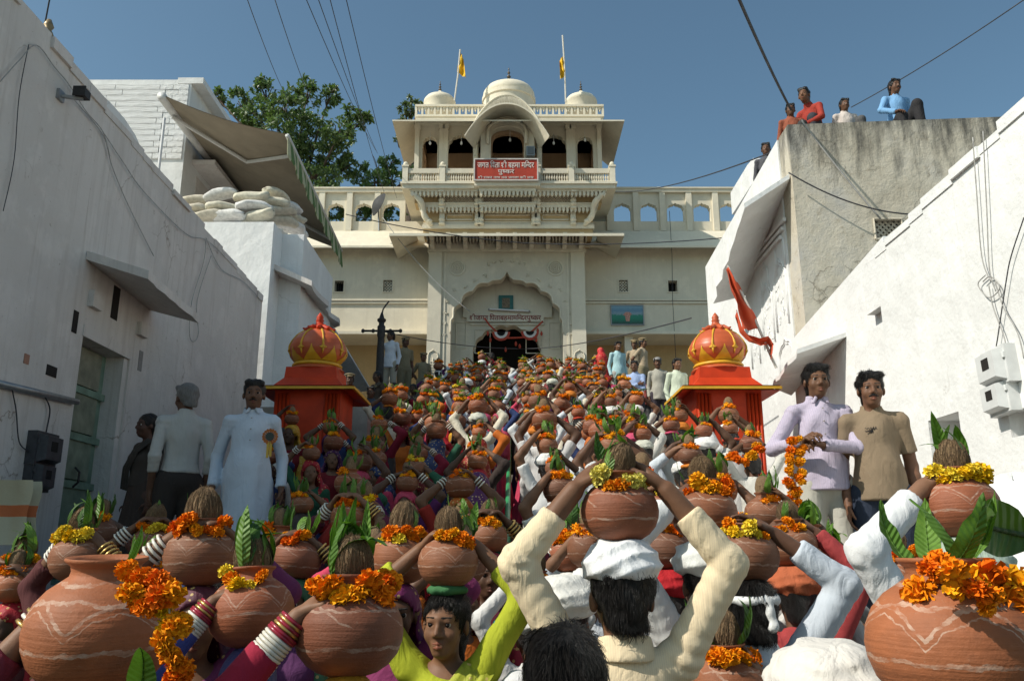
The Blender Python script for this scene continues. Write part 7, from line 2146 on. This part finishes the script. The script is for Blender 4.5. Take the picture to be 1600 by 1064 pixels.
# people in front who carry nothing
bareman = make_person('near_man_f', .0092, {}, seed=44, lo=.7, legs=False, fold=.0055)
turbman = make_person('near_man_g', .0095, {}, head_wear='turban', seed=45, lo=.7, legs=False, turban_size=1.25, fold=.0055)
def stand_px(T, x, ytop, Y, rz, s, label, colors, group=None, top=.118):
    a = Matrix.Rotation(rz, 3, 'Z') @ (Vector(T.J['head'] + V(0, -.01, top)) * s)
    return spawn(T, P(x, ytop, Y) - a, rz, s, label, colors, group=group)
stand_px(bareman, 880, 980, 1.80, .1, .97, 'bareheaded man with black hair seen from behind at bottom centre', {'skin': SK, 'shirt': (.3, .3, .32)})
stand_px(turbman, 1290, 1002, 1.95, .2, 1.0, 'man in a thick white turban at the bottom right', {'skin': SK, 'shirt': (.7, .7, .68), 'turban': (.70, .66, .60)}, top=.16)
stand_px(turbman, 880, 900, 3.0, -.2, .97, 'man in white turban left of the striped shirt collar', {'skin': SK, 'shirt': (.7, .7, .7), 'turban': (.74, .72, .66)}, top=.16)

# ================================================================ onlookers
hang = lambda s, **k: dict({'t': (s * .205, .03, .86), 'pole': (s * .3, -1, 0), 'f': (0, .15, -1), 'n': (-s, .2, 0), 'curl': .35}, **k)
hold = {1: {'t': (.17, .25, 1.17), 'pole': (1, -.6, -.8), 'f': (-.25, .8, .2), 'n': (-.6, 0, -.8), 'curl': .8}, -1: {'t': (.05, .25, 1.14), 'pole': (-1, .1, -.8), 'f': (.8, .5, .1), 'n': (.2, -.2, -1), 'curl': .7}}
hipr = {1: {'t': (.20, -.02, 1.02), 'pole': (1, -.6, .1), 'f': (-.5, .6, -.5), 'n': (-1, 0, 0), 'curl': .4}}
cross = {1: {'t': (-.08, .17, 1.20), 'pole': (1, .0, -.6), 'f': (-1, -.1, .1), 'n': (0, -1, 0), 'curl': .4, 'raise': 0}, -1: {'t': (.08, .15, 1.17), 'pole': (-1, .0, -.6), 'f': (1, .0, .1), 'n': (0, -1, 0), 'curl': .4, 'raise': 0}}
s_lav = make_person('lavender_man', .0088, hold, face=True, seed=51, fold=.009, mats={'shirt': PIN}, head_yaw=.05, hem=.87)
s_tee = make_person('tee_man', .0088, {}, face=True, stash=True, outfit='tshirt', sleeve=.38, seed=52, fold=.010, belly=.02, hem=.88)
s_kur = make_person('kurta_man', .0100, {s: hang(s, t=(s * .25, .04, .88)) for s in (-1, 1)}, face=True, stash=True, outfit='kurta', seed=53, belly=.015, fold=.010)
s_old = make_person('grey_man', .0105, {}, seed=54, head_yaw=.3, outfit='uniform', hem=.98, fold=.006)
s_wom = make_person('brown_woman', .012, {}, sex='f', outfit='sari', hairdo='long', seed=55, face=True, sleeve=1.0)
s_gen = make_person('onlooker', .0135, {}, seed=56, face=True)
s_hip = make_person('hip_man', .0135, hipr, seed=57, face=True, head_yaw=-.5)
s_pol = make_person('policeman', .0135, {1: {'t': (.1, -.15, .95), 'pole': (1, -.6, 0), 'f': (-.7, -.2, -.5), 'n': (0, 1, 0)}}, seed=58, face=True, stash=True, head_wear='beret', outfit='uniform', hem=.95, sleeve=.42, fold=.004)
s_crs = make_person('crossed_man', .0135, cross, seed=59, face=True)
s_cap = make_person('cap_man', .0135, {}, seed=60, face=True, head_wear='cap', stash=True)
s_sit = make_person('seated_woman', .0135, {}, sex='f', outfit='sari', hairdo='none', head_wear='veil', seed=62, face=True)
s_back = make_person('red_back', .0145, {}, seed=63)
lean_arm = {1: {'t': (.0, .34, 1.10), 'pole': (1, 0, -.6), 'f': (-1, .2, 0), 'n': (0, -.3, -1), 'curl': .4}, -1: {'t': (-.05, .40, 1.05), 'pole': (-1, .0, -.6), 'f': (.4, .8, -.2), 'n': (0, 0, -1), 'curl': .4}}
s_roof = make_person('roof_leaner', .0124, lean_arm, seed=64, face=True, lean=.35, head_yaw=.35, seated=True)
s_rsit = make_person('roof_sitter', .0124, {1: {'t': (.20, .30, 1.02), 'pole': (1, -.3, -.5), 'f': (-.2, 1, -.2), 'n': (0, 0, -1)}}, seed=65, face=True, stash=True, seated=True)
s_rkid = make_person('roof_kid', .0130, {}, seed=66, face=True, seated=True)
mb = MB()
for k, (w_, z_) in enumerate(((.075, 1.330), (.05, 1.312))):
    mb.tube([(.075 - w_ * q / 16, .1235 - .0006 * q * .5, z_ + .009 * math.sin(q * 1.9 + k) + .004 * math.sin(q * 4.1)) for q in range(17)], .0022, 4)
s_tee.parts.append(('chest_print', mb.mesh('chest_print', [plain('shirt_print_ink', (.02, .02, .025), .7, .1, 10, 0)], 'all'), None, None))
DK = (.035, .032, .035)
stand_px(s_old, 294, 600, 6.7, .55, 1.0, 'grey haired man in pale shirt and dark trousers seen from behind, beside the green door', {'skin': (.13, .065, .04), 'shirt': (.52, .50, .46), 'trousers': (.045, .035, .03), 'hair': (.16, .16, .16)})
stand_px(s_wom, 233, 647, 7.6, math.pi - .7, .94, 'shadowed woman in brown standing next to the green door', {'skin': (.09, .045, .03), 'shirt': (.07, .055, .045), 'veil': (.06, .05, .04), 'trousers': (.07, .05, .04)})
kur = stand_px(s_kur, 399, 594, 6.4, math.pi + .25, 1.0, 'moustached man in long pale blue kurta with a rosette badge', {'skin': (.15, .075, .045), 'shirt': (.56, .62, .70), 'trousers': (.6, .62, .66)})
lav = stand_px(s_lav, 1273, 570, 5.5, math.pi - .12, 1.0, 'slim man in striped lavender shirt holding a long marigold garland', {'skin': (.15, .075, .042), 'shirt': (.50, .44, .54), 'trousers': (.52, .50, .43)})
tee = stand_px(s_tee, 1357, 582, 5.35, math.pi - .25, 1.0, 'moustached man in beige t-shirt and jeans against the white wall', {'skin': (.17, .085, .05), 'shirt': (.25, .185, .12), 'trousers': (.03, .04, .065)})
KH = (.26, .215, .13)
stand_px(s_hip, 611, 518, 19.5, math.pi - .3, 1.0, 'man in white shirt with hand on hip beside the lamp post', {'skin': SKINS[1], 'shirt': (.70, .72, .76), 'trousers': (.42, .38, .30)})
stand_px(s_pol, 634, 527, 20.5, math.pi + .5, 1.03, 'tall khaki policeman standing right of the lamp post', {'skin': SKINS[1], 'shirt': KH, 'trousers': (.24, .20, .12), 'turban': (.34, .26, .15)}, top=.14)
stand_px(s_pol, 662, 551, 22.0, math.pi + .3, .98, 'smiling khaki policeman at the foot of the left pilaster', {'skin': SKINS[0], 'shirt': KH, 'trousers': KH, 'turban': (.34, .26, .15)}, top=.14)
stand_px(s_gen, 965, 534, 19.5, math.pi + .35, 1.0, 'man in pale teal shirt right of the climbing crowd', {'skin': SKINS[0], 'shirt': (.42, .62, .64), 'trousers': (.4, .38, .34)})
stand_px(s_pol, 991, 531, 21.5, math.pi - .2, 1.0, 'khaki policeman turned sideways behind the man in teal', {'skin': SKINS[1], 'shirt': (.42, .33, .22), 'trousers': KH, 'turban': (.42, .32, .18)}, top=.14)
stand_px(s_pol, 1004, 528, 20.5, math.pi + .9, 1.0, 'khaki policeman standing nearest the right verandah', {'skin': SKINS[0], 'shirt': (.46, .36, .24), 'trousers': KH, 'turban': (.42, .32, .18)}, top=.14)
stand_px(s_crs, 991, 564, 16.6, math.pi - .25, 1.0, 'man in light blue shirt with folded arms on the right steps', {'skin': SKINS[1], 'shirt': (.36, .46, .70), 'trousers': (.03, .03, .04)})
stand_px(s_cap, 1027, 558, 17.4, math.pi - .1, 1.0, 'man in grey shirt and grey cap left of the right shrine', {'skin': SKINS[1], 'shirt': (.40, .38, .32), 'trousers': (.05, .04, .05), 'turban': (.30, .29, .28)}, top=.14)
stand_px(s_gen, 1057, 560, 14.6, math.pi + .3, .95, 'young man in pale shirt peering from behind the right shrine', {'skin': SKINS[0], 'shirt': (.60, .66, .52), 'trousers': (.1, .1, .1)})
stand_px(s_sit, 968, 583, 16.4, math.pi, .86, 'woman in dark green veil below the man in teal', {'skin': SKINS[1], 'shirt': (.4, .04, .12), 'veil': (.03, .09, .05), 'trousers': (.3, .04, .1)}, top=.13)
stand_px(s_gen, 1006, 586, 17.6, math.pi, .72, 'child in red between the folded arms man and the grey cap', {'skin': SKINS[1], 'shirt': (.30, .07, .06), 'trousers': (.1, .1, .1)})
stand_px(s_back, 768, 551, 24.4, .1, 1.0, 'man in bright red shirt seen from behind at the temple door', {'skin': SKINS[0], 'shirt': (.56, .03, .04), 'trousers': (.04, .04, .06)})
stand_px(s_sit, 938, 543, 22.0, .2, .95, 'woman in bright red veil standing high at the right of the crowd', {'skin': SKINS[1], 'shirt': (.5, .02, .03), 'veil': (.62, .02, .03), 'trousers': (.5, .02, .03)}, top=.13)
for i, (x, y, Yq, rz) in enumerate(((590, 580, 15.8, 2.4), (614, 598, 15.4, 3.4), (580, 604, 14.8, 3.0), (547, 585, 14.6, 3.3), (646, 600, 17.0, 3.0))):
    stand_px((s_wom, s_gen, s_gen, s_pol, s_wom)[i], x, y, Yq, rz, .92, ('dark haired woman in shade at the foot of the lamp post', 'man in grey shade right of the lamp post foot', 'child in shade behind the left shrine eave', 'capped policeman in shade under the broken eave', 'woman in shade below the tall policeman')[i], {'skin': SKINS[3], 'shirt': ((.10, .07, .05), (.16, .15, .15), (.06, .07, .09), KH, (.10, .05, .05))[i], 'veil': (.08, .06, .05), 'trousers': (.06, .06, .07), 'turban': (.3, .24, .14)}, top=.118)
# roof watchers
stand_px(s_rsit, 1396, 126, YT + .80, math.pi + .1, 1.0, 'moustached man in blue shirt sitting on the stained roof edge', {'skin': SKINS[1], 'shirt': (.20, .40, .66), 'trousers': (.03, .028, .03)})
stand_px(s_roof, 1256, 139, YT + .75, math.pi - 1.0, 1.0, 'man in red shirt leaning on the corner of the stained roof', {'skin': SKINS[0], 'shirt': (.36, .045, .03), 'trousers': (.05, .05, .06)})
stand_px(s_rkid, 1318, 156, YT + .85, math.pi, .85, 'boy in pale checked shirt peering over the stained roof edge', {'skin': SKINS[1], 'shirt': (.62, .55, .50), 'trousers': (.1, .1, .1)})
stand_px(s_rkid, 1234, 164, YT + .60, math.pi - .2, .82, 'boy in rust shirt crouching under the man in red', {'skin': SKINS[1], 'shirt': (.3, .09, .05), 'trousers': (.05, .05, .05)})
stand_px(s_rkid, 1196, 225, YT + 2.6, math.pi - .3, .95, 'boy in dark check shirt beyond the white roof corner', {'skin': SKINS[1], 'shirt': (.09, .09, .10), 'trousers': (.05, .05, .05)})
mb = MB(); mb.box(XT + .4, xe + 2, YT + .4, YT + 2.2, zt0 - .6, zt0 - .34)
# raised side terraces the onlookers stand on
zt_l = P(634, 640, 20.5).z - .1; zt_r = P(965, 645, 19.5).z - .08
mb = MB(); mb.box(-6.2, -2.45, 18.6, 26.9, 0, zt_l); mb.box(-6.2, -2.45, 14.0, 18.6, 0, zt_l - .95); mb.obj('side_terrace', gm, stair)
mb = MB(); mb.box(2.75, 6.5, 18.6, 26.9, 0, zt_r); mb.box(2.75, 6.5, 14.0, 18.6, 0, zt_r - .95); mb.obj('side_terrace', gm, stair)

# badge on the kurta, garlands held or hanging
bc = P(422, 682, 6.24)
t = thing('rosette_badge', 'orange and black rosette badge pinned on the pale blue kurta', 'badge', bc)
mb = MB()
for k in range(16):
    a = k * math.pi / 8; mb.prism([(.02 * math.cos(a), .02 * math.sin(a)), (.055 * math.cos(a - .2), .055 * math.sin(a - .2)), (.062 * math.cos(a), .062 * math.sin(a)), (.055 * math.cos(a + .2), .055 * math.sin(a + .2))], -.004 - .003 * (k % 2), .004, 'y')
mb.obj('ruffle', plain('badge_orange', (.42, .12, .02), .5, .2, 20), t)
mb = MB(); mb.prism([(.032 * math.cos(k * math.pi / 10), .032 * math.sin(k * math.pi / 10)) for k in range(20)], -.012, -.005, 'y'); mb.obj('badge_centre', plain('badge_dark', (.03, .04, .03), .4), t)
mb = MB(); mb.box(-.02, -.002, -.006, .0, -.16, -.04); mb.box(.002, .02, -.006, .0, -.15, -.04); mb.obj('ribbon_tail', plain('badge_tail', (.55, .35, .05), .5), t)
for i, (x0, y0, x1, y1_, Yg) in enumerate(((1238, 684, 1236, 815, 5.15), (1252, 690, 1250, 838, 5.15))):
    strand(('left', 'right')[i] + ' strand of the long marigold garland held by the lavender shirt man', [P(x0, y0, Yg), P((x0 + x1) / 2 - 3, (y0 + y1_) / 2, Yg - .03), P(x1, y1_, Yg)], .062, True, 71 + i)
strand('thick bunch of marigolds on the rim of the big bottom left pot', [P(205, 900, 1.68), P(228, 912, 1.64), P(250, 925, 1.62), P(222, 945, 1.60), P(238, 962, 1.60)], .052, True, 74, ORANGES, jit=.45, dens=.26)
strand('long marigold garland hanging down beside the big bottom left pot', [P(258, 925, 1.60), P(266, 960, 1.58), P(272, 1000, 1.57), P(268, 1040, 1.57), P(262, 1090, 1.57)], .050, True, 75, ORANGES + YELLOWS[:1], jit=.4, dens=.36)
strand('marigold garland draped over the rim of the bottom right pot', [P(1462, 885, 1.42), P(1490, 890, 1.40), P(1530, 910, 1.40), P(1560, 950, 1.42)], .05, True, 76)
strand('marigold garland curving over the pot left of the hanging strands', [P(1140, 712, 4.6), P(1160, 722, 4.5), P(1178, 712, 4.5), P(1184, 690, 4.55)], .065, True, 77)
# big banana leaf at the right edge
t = link('banana_leaf', leaf_mesh(99)); t.location = P(1612, 838, 1.75); t.scale = (.62, .4, .32); t.rotation_euler = (.15, -1.42, .0); t.color = (.05, .10, .02, 1)
tag(t, 'large dark green leaf reaching in from the right edge', 'leaf')
t = link('banana_leaf', leaf_mesh(98)); t.location = P(215, 1110, 1.5); t.scale = (.2, .2, .14); t.rotation_euler = (0, .12, .2); t.color = (.10, .20, .04, 1)
tag(t, 'upright light green leaf at the bottom edge before the big left pot', 'leaf')

# ================================================================ flags
def flag(name, label, base, tip, cloth, mat, polew=.03):
    t = thing(name, label, 'flag', base)
    mb = MB(); mb.tube([Vector((0, 0, 0)), (tip - base) * .5 + Vector((.02, 0, 0)), tip - base], polew, 6); mb.obj('flag_pole', plain('flag_pole_paint', (.6, .57, .5), .5), t)
    A, B_, C_, D_ = [Vector(c) - base for c in cloth]
    mb = MB()
    def fn(u, v):
        p = A.lerp(B_, v).lerp(D_.lerp(C_, v), u)
        return p + Vector((0, (.10 * math.sin(u * 9 + v * 3) * u + .03 * math.sin(v * 14 + u * 4)) * (B_ - A).length, 0))
    mb.grid(fn, 18, 22); mb.obj('flag_cloth', mat, t, 'all'); return t
YF = plain('yellow_flag_cloth', (.72, .42, .015), .7, .2, 12, .4, 30, .01); RF = plain('orange_red_flag_cloth', (.60, .09, .035), .65, .15, 5, .4, 14, .02)
flag('pennant', 'yellow pennant left of the central dome', P(710, 158, YG), P(719, 78, YG), [P(719, 80, YG), P(714, 112, YG), P(728, 124, YG), P(724, 92, YG)], YF)
flag('pennant', 'yellow pennant right of the central dome', P(884, 160, YG), P(879, 56, YG), [P(881, 86, YG), P(884, 118, YG), P(875, 126, YG), P(874, 95, YG)], YF)
flag('red_flag', 'orange red pointed flag on a slanting pole beside the right shrine', P(1213, 575, 9.3), P(1137, 415, 9.3), [P(1139, 417, 9.3), P(1189, 512, 9.3), P(1158, 518, 9.2), P(1136, 419, 9.25)], RF, .016)
t = thing('flag_streamer', 'trailing orange red streamer curling under the red flag', 'streamer', P(1150, 500, 9.25))
mb = MB(); pth = [P(x, y, 9.25) for x, y in ((1150, 490), (1157, 512), (1170, 528), (1186, 536), (1200, 532), (1207, 540), (1204, 556))]
mb.grid(lambda u, v: (lambda i, f: pth[i].lerp(pth[i + 1], f) + Vector((.0, .05 * math.sin(u * 6 + v * 9), (u - .5) * .09)) - P(1150, 500, 9.25))(min(5, int(v * 6)), v * 6 - min(5, int(v * 6))), 5, 24); mb.obj('streamer_cloth', RF, t, 'all')

# ================================================================ trees behind the left wing
def tree_leafmat(name, col):
    m, nt, b = _mat(name)
    at = nt.nodes.new('ShaderNodeAttribute'); at.attribute_name = 'tone'
    nt.links.new(ramp(nt, at.outputs['Fac'], [(0, tuple(c * .55 for c in col)), (.5, col), (1, tuple(min(1, c * 1.7) for c in col))]), b.inputs['Base Color'])
    b.inputs['Roughness'].default_value = .38; b.inputs['Specular IOR Level'].default_value = .5
    tr = nt.nodes.new('ShaderNodeBsdfTranslucent'); tr.inputs[0].default_value = (col[0] * 1.6, col[1] * 2.0, col[2] * .8, 1)
    mx = nt.nodes.new('ShaderNodeMixShader'); mx.inputs[0].default_value = .2
    nt.links.new(b.outputs[0], mx.inputs[1]); nt.links.new(tr.outputs[0], mx.inputs[2]); nt.links.new(mx.outputs[0], nt.nodes['Material Output'].inputs[0])
    return m
BARK = plain('bark', (.10, .075, .055), .9, .3, 8, .6, 20, .03)
def tree(label, clumps, Y, dens, leaf, col, trunk_px, seed, depth=1.0):
    r = np.random.RandomState(seed); t = thing('tree', label, 'tree', (P(*trunk_px, Y).x, Y, 0))
    base = Vector(t.location)
    vs, fs, tone = [], [], []
    mbt = MB(); root = Vector((0, 0, 0)); fork = P(trunk_px[0], trunk_px[1], Y) - base
    mbt.tube([root, fork * .5 + Vector((.2, .1, 0)), fork], [.42, .34, .26], 10)
    k = 0
    for (x, y, rad) in clumps:
        dy = r.uniform(-1, 1) * depth * 1.4; c = P(x, y, Y + dy) - base; R = rad * Y / F_PX * 1.02
        mbt.tube([fork, fork.lerp(c, .55) + Vector((r.uniform(-.2, .2), r.uniform(-.2, .2), -.15)), c], [.11, .06, .02], 6)
        for q in range(4):
            e = c + Vector(r.normal(0, .5, 3)) * R; mbt.tube([c.lerp(fork, .12), (c + e) / 2 + Vector((0, 0, .05)), e], [.03, .02, .008], 4)
        n = int(dens * rad ** 2)
        nsub = max(3, int(n / 26)); subs = []
        for q in range(nsub):
            d = r.normal(0, 1, 3); d /= np.linalg.norm(d); subs.append(d * R * r.uniform(.35, 1.0) ** .6 * np.array([1, depth, .92]))
        for q in range(n):
            s = subs[r.randint(nsub)]; p = np.array(c) + s + r.normal(0, .15, 3) * R * .55
            d = r.normal(0, 1, 3) + np.array([0, 0, -.35]); d /= np.linalg.norm(d); w = np.cross(d, r.normal(0, 1, 3)); w /= np.linalg.norm(w) + 1e-6; nn = np.cross(d, w)
            L = leaf * r.uniform(.7, 1.25); W2 = L * .26
            i = len(vs); vs += [p, p + d * L * .5 + w * W2 + nn * L * .06, p + d * L, p + d * L * .5 - w * W2 + nn * L * .06]; fs.append((i, i + 1, i + 2)); fs.append((i, i + 2, i + 3)); tone += [r.uniform(0, 1)] * 4
    mbt.obj('trunk', BARK, t, 'all')
    me = bpy.data.meshes.new('crown'); me.from_pydata([tuple(v) for v in vs], [], fs); me.materials.append(tree_leafmat('leaves_' + str(seed), col))
    at = me.attributes.new('tone', 'FLOAT', 'POINT'); at.data.foreach_set('value', tone); me.update()
    o = link('crown', me, t); return t
tree('large dark leafy tree rising behind the awning and left temple wing', [(338, 152, 15), (372, 158, 24), (410, 140, 24), (402, 180, 34), (445, 165, 32), (480, 145, 30), (515, 150, 22), (430, 215, 42), (480, 205, 44), (555, 185, 26), (532, 205, 28), (385, 205, 30), (520, 245, 34), (465, 255, 44), (500, 285, 38), (545, 260, 24), (430, 270, 36), (572, 182, 14)], 31.0, .95, .18, (.10, .15, .05), (470, 300), 5)
tree('round green tree just left of the gatehouse', [(590, 262, 22), (612, 255, 16), (585, 285, 24), (612, 282, 22), (640, 275, 16), (565, 275, 18), (525, 328, 20), (560, 330, 22), (592, 330, 22), (615, 332, 18), (540, 318, 18), (575, 318, 18)], 33.0, 1.5, .14, (.075, .13, .035), (595, 300), 6)
tree('thin pale tree peeping over the left corner dome', [(632, 170, 12), (642, 160, 11), (655, 163, 9), (628, 190, 7), (640, 178, 10), (620, 215, 6), (645, 200, 6)], 36.0, 1.5, .15, (.10, .13, .05), (640, 240), 7)
